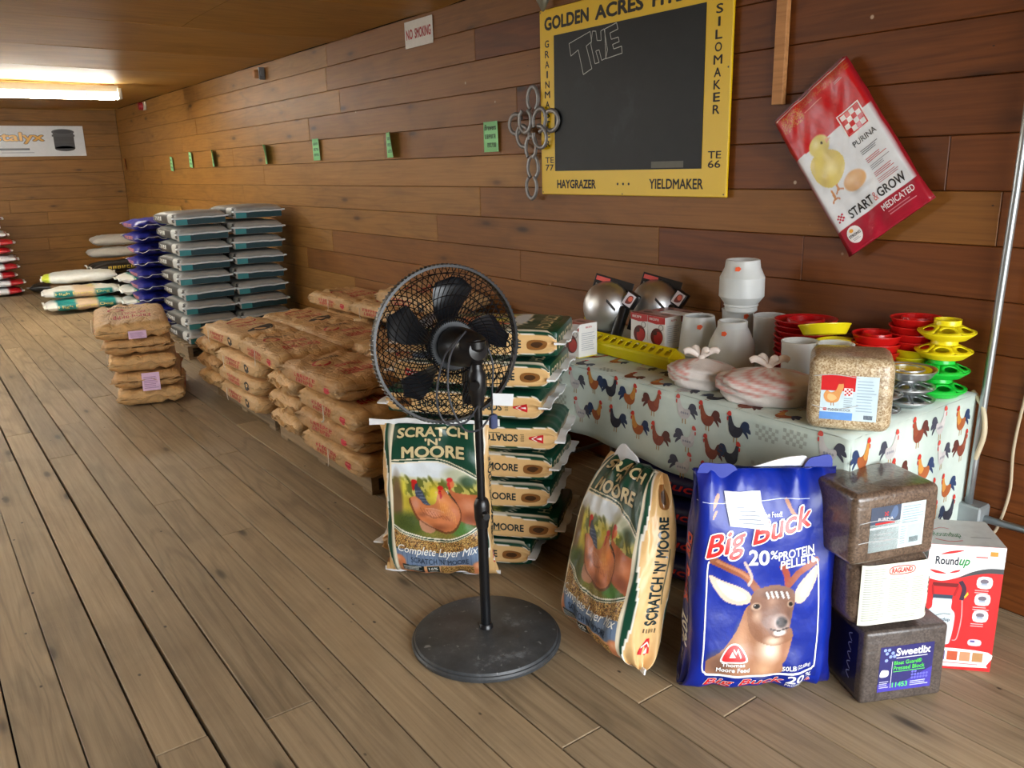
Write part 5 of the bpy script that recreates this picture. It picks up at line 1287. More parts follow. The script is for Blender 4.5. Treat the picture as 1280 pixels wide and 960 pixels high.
# lid: ridge roof with holes cut through each slope
def holed_slope(sg):
    me = MB(); n = 12; W2 = 0.044; zr, ze = 0.078, 0.050
    def pt(a, q): return (a, -sg*W2*(1-q), ze+(zr-ze)*q)
    step = 2*Lh/n
    for i in range(n):
        x0 = -Lh+i*step; xc = x0+step/2; N = 16
        o = [pt(xc+0.62*step/2*math.cos(2*PI*k/N), 0.5+0.34*math.sin(2*PI*k/N)) for k in range(N)]
        e = []
        for k in range(N):
            c, s_ = math.cos(2*PI*k/N), math.sin(2*PI*k/N); m = max(abs(c), abs(s_)); e.append(pt(xc+step/2*c/m, 0.5+0.5*s_/m))
        me.add(o+e, [(k, (k+1) % N, N+(k+1) % N, N+k) for k in range(N)])
    return me
mb = MB()
for sg in (-1, 1): h_ = holed_slope(sg); mb.add(np.vstack(h_.V), h_.F)
o = mb.build('lid', YEL, t); o.modifiers.new('thickness', 'SOLIDIFY').thickness = 0.003
for sx in (-1, 1): mesh('lid_end', [(sx*Lh, -0.044, 0.05), (sx*Lh, 0.044, 0.05), (sx*Lh, 0, 0.078), (sx*(Lh+0.025), -0.02, 0.045), (sx*(Lh+0.025), 0.02, 0.045), (sx*(Lh+0.02), 0, 0.06)], [(0, 1, 2), (3, 4, 5), (0, 3, 5, 2), (1, 4, 5, 2), (0, 1, 4, 3)], YEL, t)
# ---- milky plastic waterer jars
def milky():
    n = NT('milky_plastic'); n.b.inputs['Base Color'].default_value = L4((222, 222, 214)); n.b.inputs['Roughness'].default_value = 0.35
    n.b.inputs['Subsurface Weight'].default_value = 0.6; n.b.inputs['Subsurface Radius'].default_value = (0.03, 0.03, 0.028); n.b.inputs['Subsurface Scale'].default_value = 1.0
    tc = n.n('ShaderNodeTexCoord'); nz = n.n('ShaderNodeTexNoise', i_Scale=6.0); n.l(tc, 'Object', nz, 'Vector'); n.base(n.ramp((nz, 0), [(0.3, tuple(lin((196, 199, 196)))), (0.7, tuple(lin((216, 219, 217))))])); return n.m
MILK = milky(); ORG = plain('orange_sticker', (238, 96, 52), 0.6)
JAR = [(0.0, 0.0), (0.080, 0.0), (0.086, 0.006), (0.086, 0.075), (0.080, 0.10), (0.064, 0.135), (0.056, 0.15), (0.055, 0.172), (0.050, 0.176), (0.046, 0.172), (0.046, 0.15)]
JARTOP = [(0.0, 0.0), (0.055, 0.0), (0.062, 0.006), (0.062, 0.022), (0.066, 0.026), (0.064, 0.032), (0.086, 0.062), (0.085, 0.135), (0.068, 0.172), (0.064, 0.20), (0.060, 0.203), (0.056, 0.20), (0.055, 0.19)]
TUB = [(0.0, 0.0), (0.072, 0.0), (0.078, 0.006), (0.070, 0.10), (0.062, 0.155), (0.060, 0.16), (0.056, 0.158), (0.056, 0.15)]
CYL = [(0.0, 0.0), (0.054, 0.0), (0.058, 0.004), (0.062, 0.17), (0.064, 0.18), (0.060, 0.182), (0.057, 0.178), (0.056, 0.02), (0.0, 0.018)]
def jar(label, prof, x, y, z, sticker=None, s=1.0):
    t = thing('waterer_jar', label, 'jar', (x, y, z), 0, 'milky plastic jars on the table')
    V, F = lathe([(a*s, b_*s) for a, b_ in prof], 36, cap=False); mesh('shell', V, F, MILK, t, True, flat_angle=22)
    if sticker:
        ang, zz_, rr_ = sticker; c, s_ = math.cos(ang), math.sin(ang)
        d = Dec(); d.poly([(-0.011, -0.007), (0.002, -0.011), (0.012, 0.002), (0.004, 0.010), (-0.010, 0.007)], (240, 96, 50)); d.build('price_sticker', plane_map((rr_*c, rr_*s_, zz_), (-s_, c, 0), (0, 0, 1)), PRINT_PAPER, t, eps=0.0012, label='orange price sticker')
    return t
va = math.atan2(-2.5, 2.0)
jar('milky tapered tub, leftmost of the white jars', TUB, -2.16, 2.52, ZT, (va+0.1, 0.125, 0.0685))
jar('milky jar in front with a round shoulder and orange sticker', JAR, -1.945, 2.46, ZT, (va-0.45, 0.135, 0.0665))
jar('milky cylinder behind the front jar, left of the pair', CYL, -2.075, 2.655, ZT, (va+0.5, 0.16, 0.064), 1.0)
jar('milky open cylinder, rightmost of the white jars beside the deep red bowls', CYL, -1.90, 2.625, ZT)
jar('milky waterer jar balanced on top of the other jars', JARTOP, -2.02, 2.60, ZT+0.1835, (va-0.25, 0.172, 0.070))
jar('milky smooth cylinder left of the feed block', CYL, -1.575, 2.345, ZT, None, 0.95); jar('milky cylinder half hidden behind the feed block', CYL, -1.475, 2.39, ZT, None, 0.95)
# ---- knotted shopping bags
def knotted(label, x, y, rx, ry, h, seed, rz):
    t = thing('plastic_bag', label, 'plastic bag', (x, y, ZT), rz, 'knotted plastic bags on the cloth')
    r = random.Random(seed); V = []; C = []; F = []; nu, nv = 40, 20
    ph = [(r.uniform(2, 9), r.uniform(2, 9), r.uniform(0, 6)) for _ in range(7)]
    for j in range(nv+1):
        q = j/nv
        for i in range(nu):
            a = 2*PI*i/nu; s_ = math.sin(PI*min(1, q*0.94+0.06))**0.6 if q > 0.5 else (0.75+0.25*math.sin(PI*q))
            rad = s_ if q <= 0.55 else max(0.06, math.cos((q-0.55)/0.45*PI/2)**0.8)
            w_ = 1+0.04*sum(math.sin(f*a+g*q*3+p) for f, g, p in ph)/2+0.05*math.sin(16*a+9*q)*q
            z = h*(q**0.85); 
            V.append((rx*rad*w_*math.cos(a), ry*rad*w_*math.sin(a), z))
            st = math.sin(30*q+7*math.cos(a)+3*a) > 0.35 and q > 0.2 and math.sin(a*1.5+seed) > -0.2
            C.append((214, 150, 140) if st else (224, 216, 210))
    for j in range(nv):
        for i in range(nu): F.append((j*nu+i, j*nu+(i+1) % nu, (j+1)*nu+(i+1) % nu, (j+1)*nu+i))
    F.append(tuple(range(nu))[::-1]); F.append(tuple(nv*nu+i for i in range(nu)))
    mesh('sack', V, F, printed('thin_poly_film', 0.35, bump=0.3, bscale=30), t, True, lin(np.array(C)))
    film = plain('knot_film', (228, 216, 206), 0.35)
    V, F = tube([(0, 0, h*0.92), (0, 0, h*1.1)], 0.012, 10); mesh('knot', V, F, film, t, True)
    for k, (an, ln, up_) in enumerate(((0.3, 0.055, 0.9), (2.2, 0.05, 1.0), (3.6, 0.06, 0.7), (5.2, 0.045, 1.2))):
        c, q = math.cos(an), math.sin(an); P = smoothcurve([(0, 0, h*0.98), (c*ln*0.4, q*ln*0.3, h+ln*0.35*up_), (c*ln*0.8, q*ln*0.6, h+ln*0.6*up_), (c*ln*1.1, q*ln*0.8, h+ln*0.45*up_)], 5)
        V, F = tube(P, 0.010, 8, taper=[0.45+0.75*math.sin(PI*i/(len(P)-1)*0.8) for i in range(len(P))]); V = np.array(V); V[:, 1] *= 0.55; mesh('knot_ear', V, F, film, t, True)
    return t
knotted('knotted shopping bag with red stripes, the smaller left one', -1.83, 2.155, 0.115, 0.085, 0.10, 3, 0.5)
knotted('knotted shopping bag with red stripes, the larger right one', -1.56, 2.165, 0.165, 0.095, 0.115, 8, 0.55)
# ---- stacks of waterer bases (each base a thing)
BOWL = [(0.0, 0.006), (0.050, 0.006), (0.050, 0.028), (0.046, 0.030), (0.046, 0.012), (0.0, 0.012)]
def base_mesh(R_, h):
    P = [(0.0, 0.0), (R_*0.78, 0.0), (R_*0.82, 0.003), (R_*0.97, h), (R_, h+0.002), (R_, h+0.005), (R_*0.955, h+0.005), (R_*0.80, 0.006), (R_*0.62, 0.006), (R_*0.60, h*1.0), (R_*0.57, h*1.25), (R_*0.54, h*1.25), (R_*0.54, 0.008), (0.0, 0.008)]
    return lathe(P, 40, cap=False)
def bases(x, y, spec, R_, pitch, h, what, group, rim=False):
    mats = {'red': REDP, 'yellow': YEL, 'deep red': DRED}
    n = len(spec); cache = {}
    nm = ['bottom', 'second', 'third', 'fourth', 'fifth', 'sixth', 'seventh', 'eighth', 'ninth', 'tenth']
    for i, c in enumerate(spec):
        V, F = base_mesh(R_, h)
        if c not in cache: o = mesh('waterer_bowl', V, F, mats[c], None, True, flat_angle=40); cache[c] = o
        else: o = cache[c].copy(); link(o)
        o.location = (x+rs.uniform(-.002, .002), y+rs.uniform(-.002, .002), ZT+i*pitch); o.rotation_euler = (rs.uniform(-.02, .02), rs.uniform(-.02, .02), i)
        wd = 'topmost' if i == n-1 else (nm[i] if i else 'bottom')
        tag(o, f'{c} plastic waterer base, {wd}{" from below" if 0 < i < n-1 else ""} in {what}', 'waterer base', group)
bases(-1.70, 2.56, ['deep red']*10, 0.108, 0.0195, 0.022, 'the wide stack beside the jars', 'deep red bases in the wide stack')
bases(-1.455, 2.600, ['yellow', 'yellow', 'yellow', 'red', 'red', 'red'], 0.080, 0.029, 0.030, 'the shorter red and yellow stack', 'red and yellow bases, shorter stack')
bases(-1.372, 2.690, ['yellow']*5+['red']*4, 0.082, 0.0255, 0.026, 'the taller red and yellow stack', 'red and yellow bases, taller stack')
# loose yellow bowls lying on the jars behind the feed block
for i, (x, y, z, rx_, ry_, R_, lb) in enumerate([(-1.50, 2.50, ZT+0.112, 0.0, 0.10, 0.105, 'wide yellow bowl lying behind the feed block'), (-1.56, 2.46, ZT+0.178, -0.15, -0.2, 0.085, 'yellow ring base tipped on the wide yellow bowl with an orange sticker')]):
    V, F = base_mesh(R_, 0.03); o = mesh('waterer_bowl', V, F, YEL, None, True, flat_angle=40); o.location = (x, y, z); o.rotation_euler = (rx_, ry_, 0); tag(o, lb, 'waterer base')
for i in range(4):
    V, F = base_mesh(0.085, 0.024); o = mesh('waterer_bowl', V, F, YEL, None, True, flat_angle=40); o.location = (-1.40, 2.43, ZT+0.026*i); tag(o, f'yellow waterer base hidden behind the feed block, {["bottom","second","third","top"][i]} one', 'waterer base', 'yellow bases behind the feed block')
# ---- flanged feeder tops with oval holes
def feeder_disc(name, R_, mat, label, x, y, z, group, neck=0.04, h=0.062, nh=6, parent=None):
    t = thing(name, label, 'feeder', (x, y, z), rs.uniform(0, 6), group)
    mb = MB(); N = nh*16; V = []; F = []
    def pt(rad, zz, a): return (rad*math.cos(a), rad*math.sin(a), zz)
    r0, r1 = neck*1.02, R_*0.97; z0, z1 = h*0.72, h*0.40            # sloped top from neck to rim
    for k in range(nh):
        ac = 2*PI*(k+0.5)/nh; half = PI/nh; n = 20; O = []; E = []
        for i in range(n):
            c, s_ = math.cos(2*PI*i/n), math.sin(2*PI*i/n); m = max(abs(c), abs(s_))
            for lst, qa, qr in ((O, 0.62*c, 0.5+0.30*s_), (E, c/m, 0.5+0.5*s_/m)):
                lst.append(pt(r0+(r1-r0)*qr, z0+(z1-z0)*qr, ac+half*qa))
        mb.add(O+E, [(i, (i+1) % n, n+(i+1) % n, n+i) for i in range(n)])
    o = mb.build('holed_top', mat, t, True, flat_angle=40); o.modifiers.new('thickness', 'SOLIDIFY').thickness = 0.0025
    V, F = lathe([(0.0, 0.0), (R_*0.72, 0.0), (R_*0.76, 0.003), (R_*0.98, h*0.30), (R_, h*0.34), (R_, h*0.40), (R_*0.965, h*0.41), (R_*0.74, 0.006), (0.0, 0.006)], 44, cap=False); mesh('pan', V, F, mat, t, True, flat_angle=40)
    V, F = lathe([(neck*1.05, h*0.70), (neck, h*0.74), (neck, h*0.98), (neck*1.04, h), (neck*0.93, h), (neck*0.92, h*0.70)], 36, cap=False); mesh('neck', V, F, mat, t, True, flat_angle=40)
    return t
for i, (m, lb) in enumerate([(GRN, 'bottom green feeder in the green and yellow stack'), (GRN, 'upper green feeder in the green and yellow stack'), (YEL, 'lower yellow feeder in the green and yellow stack'), (YEL, 'topmost yellow feeder in the green and yellow stack')]):
    feeder_disc('chick_feeder', 0.086, m, lb, -1.255+0.003*i, 2.645, ZT+0.0625*i, 'green and yellow chick feeders')
GALV = plain('galvanised_steel', (186, 190, 192), 0.32, metal=0.85, var=0.12, scale=40)
for i, (x, y, z, lb) in enumerate([(-1.285, 2.30, ZT, 'galvanised feeder nearest the feed block, lower'), (-1.285, 2.305, ZT+0.046, 'galvanised feeder nearest the feed block, upper'), (-1.270, 2.475, ZT, 'galvanised feeder by the green stack, bottom'), (-1.272, 2.475, ZT+0.040, 'galvanised feeder by the green stack, middle')]):
    feeder_disc('galvanised_feeder', 0.085, GALV, lb, x, y, z, 'galvanised feeders at the table end', h=0.045, nh=8, neck=0.032)
V, F = base_mesh(0.086, 0.022); o = mesh('galvanised_pan', V, F, GALV, None, True, flat_angle=40); o.location = (-1.272, 2.475, ZT+0.086); tag(o, 'galvanised pan on top of the feeders beside the green stack', 'feeder')
V, F = lathe([(0.0, 0.0), (0.062, 0.0), (0.066, 0.004), (0.07, 0.016), (0.066, 0.016), (0.0, 0.008)], 36, cap=False); o = mesh('yellow_lid', V, F, YEL, None, True, flat_angle=40); o.location = (-1.272, 2.475, ZT+0.095); tag(o, 'shallow yellow lid lying in the galvanised pan', 'lid')
# ================================================================ FEED BLOCKS AND BOXES ON THE RIGHT
def blockmat(name, cols, scale, rough=0.3, coat=0.5):
    n = NT(name); tc = n.n('ShaderNodeTexCoord'); v = n.n('ShaderNodeTexVoronoi', i_Scale=scale); n.l(tc, 'Object', v, 'Vector'); nz = n.n('ShaderNodeTexNoise', i_Scale=14.0, i_Detail=6.0); n.l(tc, 'Object', nz, 'Vector')
    c1 = n.ramp((v, 'Color'), [(0.2, tuple(lin(cols[0]))), (0.5, tuple(lin(cols[1]))), (0.85, tuple(lin(cols[2])))]); c2 = n.ramp((nz, 0), [(0.35, (0.75,)*3), (0.65, (1.1,)*3)]); n.base(n.mix(1.0, c1, c2, 'MULTIPLY'))
    n.b.inputs['Roughness'].default_value = rough; n.b.inputs['Coat Weight'].default_value = coat; n.b.inputs['Coat Roughness'].default_value = 0.12
    n2 = n.n('ShaderNodeTexNoise', i_Scale=26.0, i_Detail=3.0, i_Distortion=1.5); n.l(tc, 'Object', n2, 'Vector'); bp = n.n('ShaderNodeBump', i_Strength=0.25, i_Distance=0.01); n.l(n2, 0, bp, 'Height'); n.l(bp, 0, n.b, 'Normal'); return n.m
def block(name, label, w_, dp, h, mat, o, ang, bev=0.022, taper=0.0, cat='feed block', group=None, tilt=0.0):
    """w along local x (front), depth along +y (away), front face at y=0, origin at the front left bottom corner"""
    t = thing(name, label, cat, o, ang, group)
    bm = bmesh.new(); bm_box(bm, 0, w_, 0, dp, 0, h, bev, 4)
    if taper:
        for v in bm.verts:
            q = (v.co.z/h); v.co.x = w_/2+(v.co.x-w_/2)*(1-taper*(1-q)); v.co.y = dp/2+(v.co.y-dp/2)*(1-taper*(1-q))
    bl = from_bm('block', bm, mat, t, True, flat_angle=60)
    return t
BROWNB = blockmat('mineral_block', [(84, 68, 56), (102, 84, 70), (118, 98, 82)], 200); SEEDB = blockmat('grain_block', [(150, 122, 86), (186, 164, 130), (212, 196, 164)], 260)
DARKB = blockmat('molasses_block', [(70, 62, 58), (82, 73, 68), (94, 84, 78)], 200, rough=0.4, coat=0.3)
def shrink_seams(t, w_, dp, h, seed=1):
    """folds of the clear shrink wrap: thin welted ridges"""
    r = random.Random(seed); m = plain('clear_wrap_fold', (196, 196, 196), 0.15, coat=0.6)
    for k in range(2):
        z = h*(0.15+0.75*r.random()); P = smoothcurve([(w_*0.06, -0.001, z), (w_*0.3, -0.0015, z+r.uniform(-.01, .01)), (w_*0.6, -0.0015, z+r.uniform(-.015, .015))], 5) if k < 2 else smoothcurve([(-0.001, dp*0.15, h*r.random()*0.9+0.01), (-0.0015, dp*0.5, h*r.random()*0.9+0.01), (-0.001, dp*0.85, h*r.random()*0.9+0.01)], 5)
        V, F = tube(P, 0.0012, 5); mesh('wrap_fold', V, F, m, t, True)
# --- bottom block: dark, with the violet label
A = (-1.045, 1.955, 0.0); a1 = math.radians(63)
t = block('mineral_block', 'dark pressed mineral block with a violet label, bottom of the block stack', 0.255, 0.215, 0.228, DARKB, A, a1, bev=0.012)
d = Dec(); NV = (58, 56, 122); d.rect(0.050, 0.035, 0.215, 0.178, (52, 50, 110)); d.poly([(0.05, 0.035), (0.215, 0.035), (0.215, 0.10), (0.13, 0.06), (0.05, 0.06)], (74, 66, 170), 1.4)
for i in range(7): d.ell(0.064+0.012*(i % 3)+(0.006 if i > 2 else 0), 0.172-0.011*(i//2)-0.004, 0.0052, 0.0052, (150, 170, 236), 2.0, n=10)
d.text('Sweetlix', 0.098, 0.146, 0.204, 0.171, (246, 246, 250), bold=0.03, lift=2.4); d.rect(0.10, 0.138, 0.196, 0.141, (206, 206, 222), 2.2); d.text('Bloat Guard®', 0.094, 0.118, 0.18, 0.131, (92, 216, 92), bold=0.02, lift=2.4); d.text('Pressed Block', 0.094, 0.101, 0.19, 0.114, (92, 216, 92), bold=0.02, lift=2.4); d.rect(0.094, 0.095, 0.192, 0.097, (92, 216, 92), 2.2)
d.rect(0.0885, 0.045, 0.09, 0.13, (220, 220, 236), 2.2); d.blob([(0.054, 0.085), (0.066, 0.082), (0.079, 0.086), (0.08, 0.1), (0.072, 0.104), (0.06, 0.105), (0.055, 0.098)], (244, 244, 248), 2.2); d.lines(0.054, 0.046, 0.084, 0.07, 4, (196, 196, 226), 2.2, 0.4)
d.text('11453', 0.094, 0.046, 0.142, 0.062, (92, 216, 120), bold=0.03, lift=2.4); d.lines(0.15, 0.044, 0.208, 0.062, 3, (196, 200, 240), 2.2, 0.45)
for i in range(14): d.ell(0.155+0.009*(i % 6), 0.07+0.010*(i//6), 0.004, 0.004, (110, 110, 206), 2.0, n=8)
d.build('label', plane_map((0, 0, 0), (1, 0, 0), (0, 0, 1)), PRINT_GLOSS, t, label='violet printed label with white and green lettering')
d = Dec(); d.rect(-0.19, 0.02, -0.03, 0.21, (26, 26, 62)); d.text('TRACE MINERAL', -0.17, 0.10, -0.05, 0.13, (180, 190, 230), bold=0.01, lift=2, rot=-PI/2) if False else None
for i in range(5): d.stroke(smoothcurve([(-0.06, 0.05+0.03*i), (-0.075, 0.065+0.03*i), (-0.06, 0.075+0.03*i)], 4), 0.003, (176, 190, 226), 2.0)
d.build('label', plane_map((0, 0, 0), (0, -1, 0), (0, 0, 1)), PRINT_GLOSS, t, label='dark blue side label')
# --- middle block with a wrap-round paper label
A2 = (-1.075, 1.925, 0.2285)
t = block('mineral_block', 'rounded mineral block with a wrap-round white paper label, middle of the block stack', 0.25, 0.19, 0.212, BROWNB, A2, math.radians(64), bev=0.05)
def wrapmap(P):
    x = P[:, 0]; R_ = 0.05; w_ = 0.25; al = np.clip((x-(w_-R_))/R_, 0, 1.2); be = np.clip((R_-x)/R_, 0, 1.2)
    X = np.where(x > w_-R_, (w_-R_)+R_*np.sin(al), np.where(x < R_, R_-R_*np.sin(be), x)); Y = np.where(x > w_-R_, R_*(1-np.cos(al)), np.where(x < R_, R_*(1-np.cos(be)), 0))
    N = np.stack([np.where(x > w_-R_, np.sin(al), np.where(x < R_, -np.sin(be), 0)), -np.where(x > w_-R_, np.cos(al), np.where(x < R_, np.cos(be), 1)), 0*x], 1)
    return np.stack([X, Y, P[:, 1]], 1)+N*0.003, N
d = Dec(); d.rect(0.022, 0.018, 0.25, 0.20, (226, 226, 208)); d.text('RAGLAND', 0.108, 0.170, 0.170, 0.186, (206, 50, 50), bold=0.03, lift=2)
d.stroke(smoothcurve([(0.100, 0.178), (0.112, 0.189), (0.166, 0.189), (0.178, 0.178), (0.166, 0.167), (0.112, 0.167)], 4, True), 0.0025, (206, 50, 50), 2, True)
for (x0, x1, y0, y1, n_) in ((0.03, 0.095, 0.03, 0.19, 22), (0.104, 0.166, 0.05, 0.155, 16), (0.174, 0.215, 0.05, 0.155, 16), (0.12, 0.215, 0.028, 0.042, 2)): d.lines(x0, y0, x1, y1, n_, (170, 176, 164), 1.6, 0.4, n_)
for i in range(9): d.rect(0.228, 0.03+0.003*i, 0.242, 0.0315+0.003*i, (60, 60, 60), 1.8)
for i in range(4): d.rect(0.231, 0.09+0.014*i, 0.239, 0.098+0.014*i, (70, 70, 70), 1.8)
d.build('label', wrapmap, PRINT_PAPER, t, cell=(0.012, 0.3), label='cream paper label with red logo and small print')
# --- top block, brown in clear wrap
A3 = (-1.068, 1.885, 0.441)
t = block('mineral_block', 'brown mineral block in clear shrink wrap, topmost of the block stack', 0.272, 0.195, 0.205, BROWNB, A3, math.radians(70), bev=0.02)
d = Dec(); d.rect(0.05, 0.035, 0.225, 0.165, (206, 222, 222)); d.rect(0.05, 0.035, 0.145, 0.165, (52, 50, 54)); d.poly([(0.05, 0.115), (0.145, 0.12), (0.145, 0.165), (0.05, 0.165)], (74, 84, 104), 1.5); d.rect(0.05, 0.102, 0.145, 0.107, (214, 222, 226), 1.8); d.rect(0.066, 0.114, 0.128, 0.120, (196, 50, 52), 1.8); d.blob([(0.112, 0.135), (0.122, 0.16), (0.132, 0.16), (0.136, 0.14), (0.125, 0.125)], (96, 116, 150), 1.7)
d.text('PURINA', 0.074, 0.124, 0.122, 0.133, (236, 232, 228), bold=0.01, lift=2)
for i in range(3):
    for j in range(3):
        if (i+j) % 2 == 0: d.rect(0.093+0.004*i, 0.137+0.004*j, 0.097+0.004*i, 0.141+0.004*j, (206, 60, 60), 2)
for i in range(4): d.rect(0.066, 0.085-0.011*i, 0.069, 0.088-0.011*i, (220, 220, 220), 2); d.rect(0.073, 0.085-0.011*i, 0.125-0.006*(i % 2), 0.087-0.011*i, (190, 190, 190), 2)
d.lines(0.152, 0.105, 0.22, 0.158, 7, (150, 176, 184), 1.6, 0.35, 2); d.lines(0.150, 0.045, 0.168, 0.10, 8, (150, 176, 184), 1.6, 0.35, 3); d.rect(0.172, 0.045, 0.22, 0.10, (188, 210, 214), 1.6)
for i in range(10): d.rect(0.180+0.003*i, 0.048, 0.1815+0.003*i, 0.064, (40, 40, 40), 2)
d.build('label', plane_map((0, 0, 0), (1, 0, 0), (0, 0, 1)), PRINT_GLOSS, t, label='dark and pale printed label'); shrink_seams(t, 0.272, 0.225, 0.205, 3)
# --- grain block on the table corner
A4 = (-1.316, 2.012, ZT)
t = block('feed_block', 'straw coloured grain block with a hen label on the table corner', 0.225, 0.20, 0.215, SEEDB, A4, math.radians(33), bev=0.03)
d = Dec(); d.rect(0.035, 0.035, 0.185, 0.165, (206, 226, 234)); d.rect(0.035, 0.12, 0.125, 0.165, (206, 30, 36), 1.5); d.rect(0.035, 0.035, 0.122, 0.057, (104, 156, 222), 1.5)
d.blob([(0.043, 0.105), (0.05, 0.12), (0.062, 0.115), (0.075, 0.122), (0.082, 0.142), (0.092, 0.143), (0.094, 0.13), (0.088, 0.11), (0.082, 0.09), (0.066, 0.084), (0.05, 0.088)], (222, 156, 92), 2.0); d.blob([(0.055, 0.11), (0.07, 0.108), (0.078, 0.098), (0.066, 0.09), (0.054, 0.096)], (240, 190, 130), 2.6); d.blob([(0.08, 0.141), (0.084, 0.152), (0.094, 0.151), (0.093, 0.142)], (196, 40, 40), 2.6)
d.rect(0.096, 0.106, 0.119, 0.129, (246, 240, 240), 2.0)
for i in range(4):
    for j in range(4):
        if (i+j) % 2 == 0: d.rect(0.0975+0.005*i, 0.1075+0.005*j, 0.1025+0.005*i, 0.1125+0.005*j, (196, 30, 40), 2.6)
d.text('FLOCK', 0.058, 0.061, 0.086, 0.068, (40, 44, 54), bold=0.02, lift=2.4); d.text('BLOCK', 0.088, 0.061, 0.117, 0.068, (110, 120, 132), bold=0.0, lift=2.4); d.rect(0.044, 0.061, 0.053, 0.069, (196, 70, 76), 2.0); d.lines(0.097, 0.072, 0.12, 0.102, 5, (140, 160, 172), 2.0, 0.3, 4)
d.lines(0.13, 0.06, 0.18, 0.155, 11, (160, 186, 204), 1.6, 0.3, 5); d.stroke([(0.064, 0.086), (0.064, 0.076)], 0.002, (180, 120, 70), 2.2); d.stroke([(0.07, 0.086), (0.071, 0.076)], 0.002, (180, 120, 70), 2.2)
for i in range(9): d.rect(0.152+0.0026*i, 0.041, 0.1535+0.0026*i, 0.053, (40, 60, 90), 2)
d.build('label', plane_map((0, 0, 0), (1, 0, 0), (0, 0, 1)), PRINT_GLOSS, t, label='printed label with an orange hen on red'); shrink_seams(t, 0.225, 0.20, 0.215, 6)
# --- boxed garden sprayer
w_, dp, h = 0.205, 0.18, 0.405
t = thing('sprayer_box', 'tall red and white sprayer carton standing on the floor right of the blocks', 'box', (-1.045, 2.262, 0), math.radians(42))
box('carton', 0, w_, 0, dp, 0, h, plain('red_card', (214, 40, 42), 0.4), t, 0.001)
d = Dec(); WH = (240, 240, 238); RD = (216, 42, 44); d.rect(0, 0, w_, h, RD)
top = smoothcurve([(0, h*0.735), (w_*0.2, h*0.715), (w_*0.4, h*0.745), (w_*0.6, h*0.80), (w_*0.8, h*0.83), (w_, h*0.83)], 6); d.poly([(p[0], p[1]) for p in top]+[(w_, h), (0, h)], WH, 1.5)
lo = smoothcurve([(w_*0.42, h*0.742), (w_*0.6, h*0.772), (w_*0.8, h*0.795), (w_, h*0.795)], 6); hi = smoothcurve([(w_, h*0.835), (w_*0.8, h*0.832), (w_*0.6, h*0.80), (w_*0.42, h*0.745)], 6); d.poly([(p[0], p[1]) for p in lo]+[(p[0], p[1]) for p in hi[:-1]], (70, 74, 78), 2.0)
d.text('Round', w_*0.10, h*0.845, w_*0.40, h*0.91, (34, 44, 60), bold=0.02, lift=2.4); d.text('up', w_*0.41, h*0.825, w_*0.55, h*0.895, (44, 150, 74), bold=0.02, shear=0.3, lift=2.4)
d.blob([(w_*0.16, h*0.925), (w_*0.3, h*0.955), (w_*0.46, h*0.965), (w_*0.34, h*0.94)], (216, 42, 44), 2.4); d.blob([(w_*0.04, h*0.80), (w_*0.12, h*0.775), (w_*0.26, h*0.775), (w_*0.14, h*0.795)], (216, 42, 44), 2.4); d.blob([(w_*0.3, h*0.78), (w_*0.40, h*0.79), (w_*0.44, h*0.81), (w_*0.36, h*0.80)], (216, 42, 44), 2.4)
d.rect(w_*0.80, h*0.93, w_*0.90, h*0.965, (238, 148, 62), 2.4); d.lines(w_*0.62, h*0.908, w_*0.78, h*0.928, 1, (214, 90, 86), 2.4, 0.5); d.lines(w_*0.62, h*0.885, w_*0.86, h*0.9, 2, (196, 206, 196), 2.4, 0.4)
# picture of the tank
d.blob([(w_*0.06, h*0.24), (w_*0.10, h*0.22), (w_*0.36, h*0.20), (w_*0.42, h*0.25), (w_*0.44, h*0.44), (w_*0.38, h*0.50), (w_*0.36, h*0.58), (w_*0.14, h*0.58), (w_*0.12, h*0.50), (w_*0.05, h*0.44)], (206, 218, 222), 2.0); d.rect(w_*0.12, h*0.575, w_*0.38, h*0.605, (60, 74, 92), 2.4); d.rect(w_*0.10, h*0.67, w_*0.44, h*0.70, (120, 30, 34), 2.0); d.stroke([(w_*0.12, h*0.60), (w_*0.10, h*0.68)], 0.006, (176, 30, 34), 2.2); d.stroke([(w_*0.40, h*0.60), (w_*0.44, h*0.68)], 0.006, (176, 30, 34), 2.2)
d.stroke(smoothcurve([(w_*0.46, h*0.72), (w_*0.52, h*0.66), (w_*0.50, h*0.57)], 5), 0.012, (64, 40, 60), 2.4); d.poly([(w_*0.53, h*0.60), (w_*0.57, h*0.64), (w_*0.585, h*0.62), (w_*0.54, h*0.585)], (226, 196, 60), 2.6); d.stroke(smoothcurve([(w_*0.51, h*0.57), (w_*0.53, h*0.42), (w_*0.50, h*0.26), (w_*0.44, h*0.24)], 6), 0.003, (226, 160, 160), 2.4)
d.text('Roundup', w_*0.13, h*0.385, w_*0.38, h*0.42, (34, 60, 86), bold=0.01, lift=2.8); d.stroke(smoothcurve([(w_*0.17, h*0.43), (w_*0.28, h*0.452), (w_*0.38, h*0.45)], 5), 0.002, (60, 80, 90), 2.8)
for i, y in enumerate((0.68, 0.545, 0.41)):
    d.blob([(w_*0.69, h*y), (w_*0.69, h*(y+0.08)), (w_*0.86, h*(y+0.08)), (w_*0.86, h*y)], (232, 222, 224), 2.0, 3); d.ell(w_*0.77, h*(y+0.05), w_*0.055, h*0.018, (120, 112, 124), 2.6); d.rect(w_*0.73, h*(y+0.02), w_*0.81, h*(y+0.04), (176, 186, 204), 2.6); d.lines(w_*0.66, h*(y-0.05), w_*0.88, h*(y-0.015), 2, (240, 190, 190), 2.0, 0.35, i)
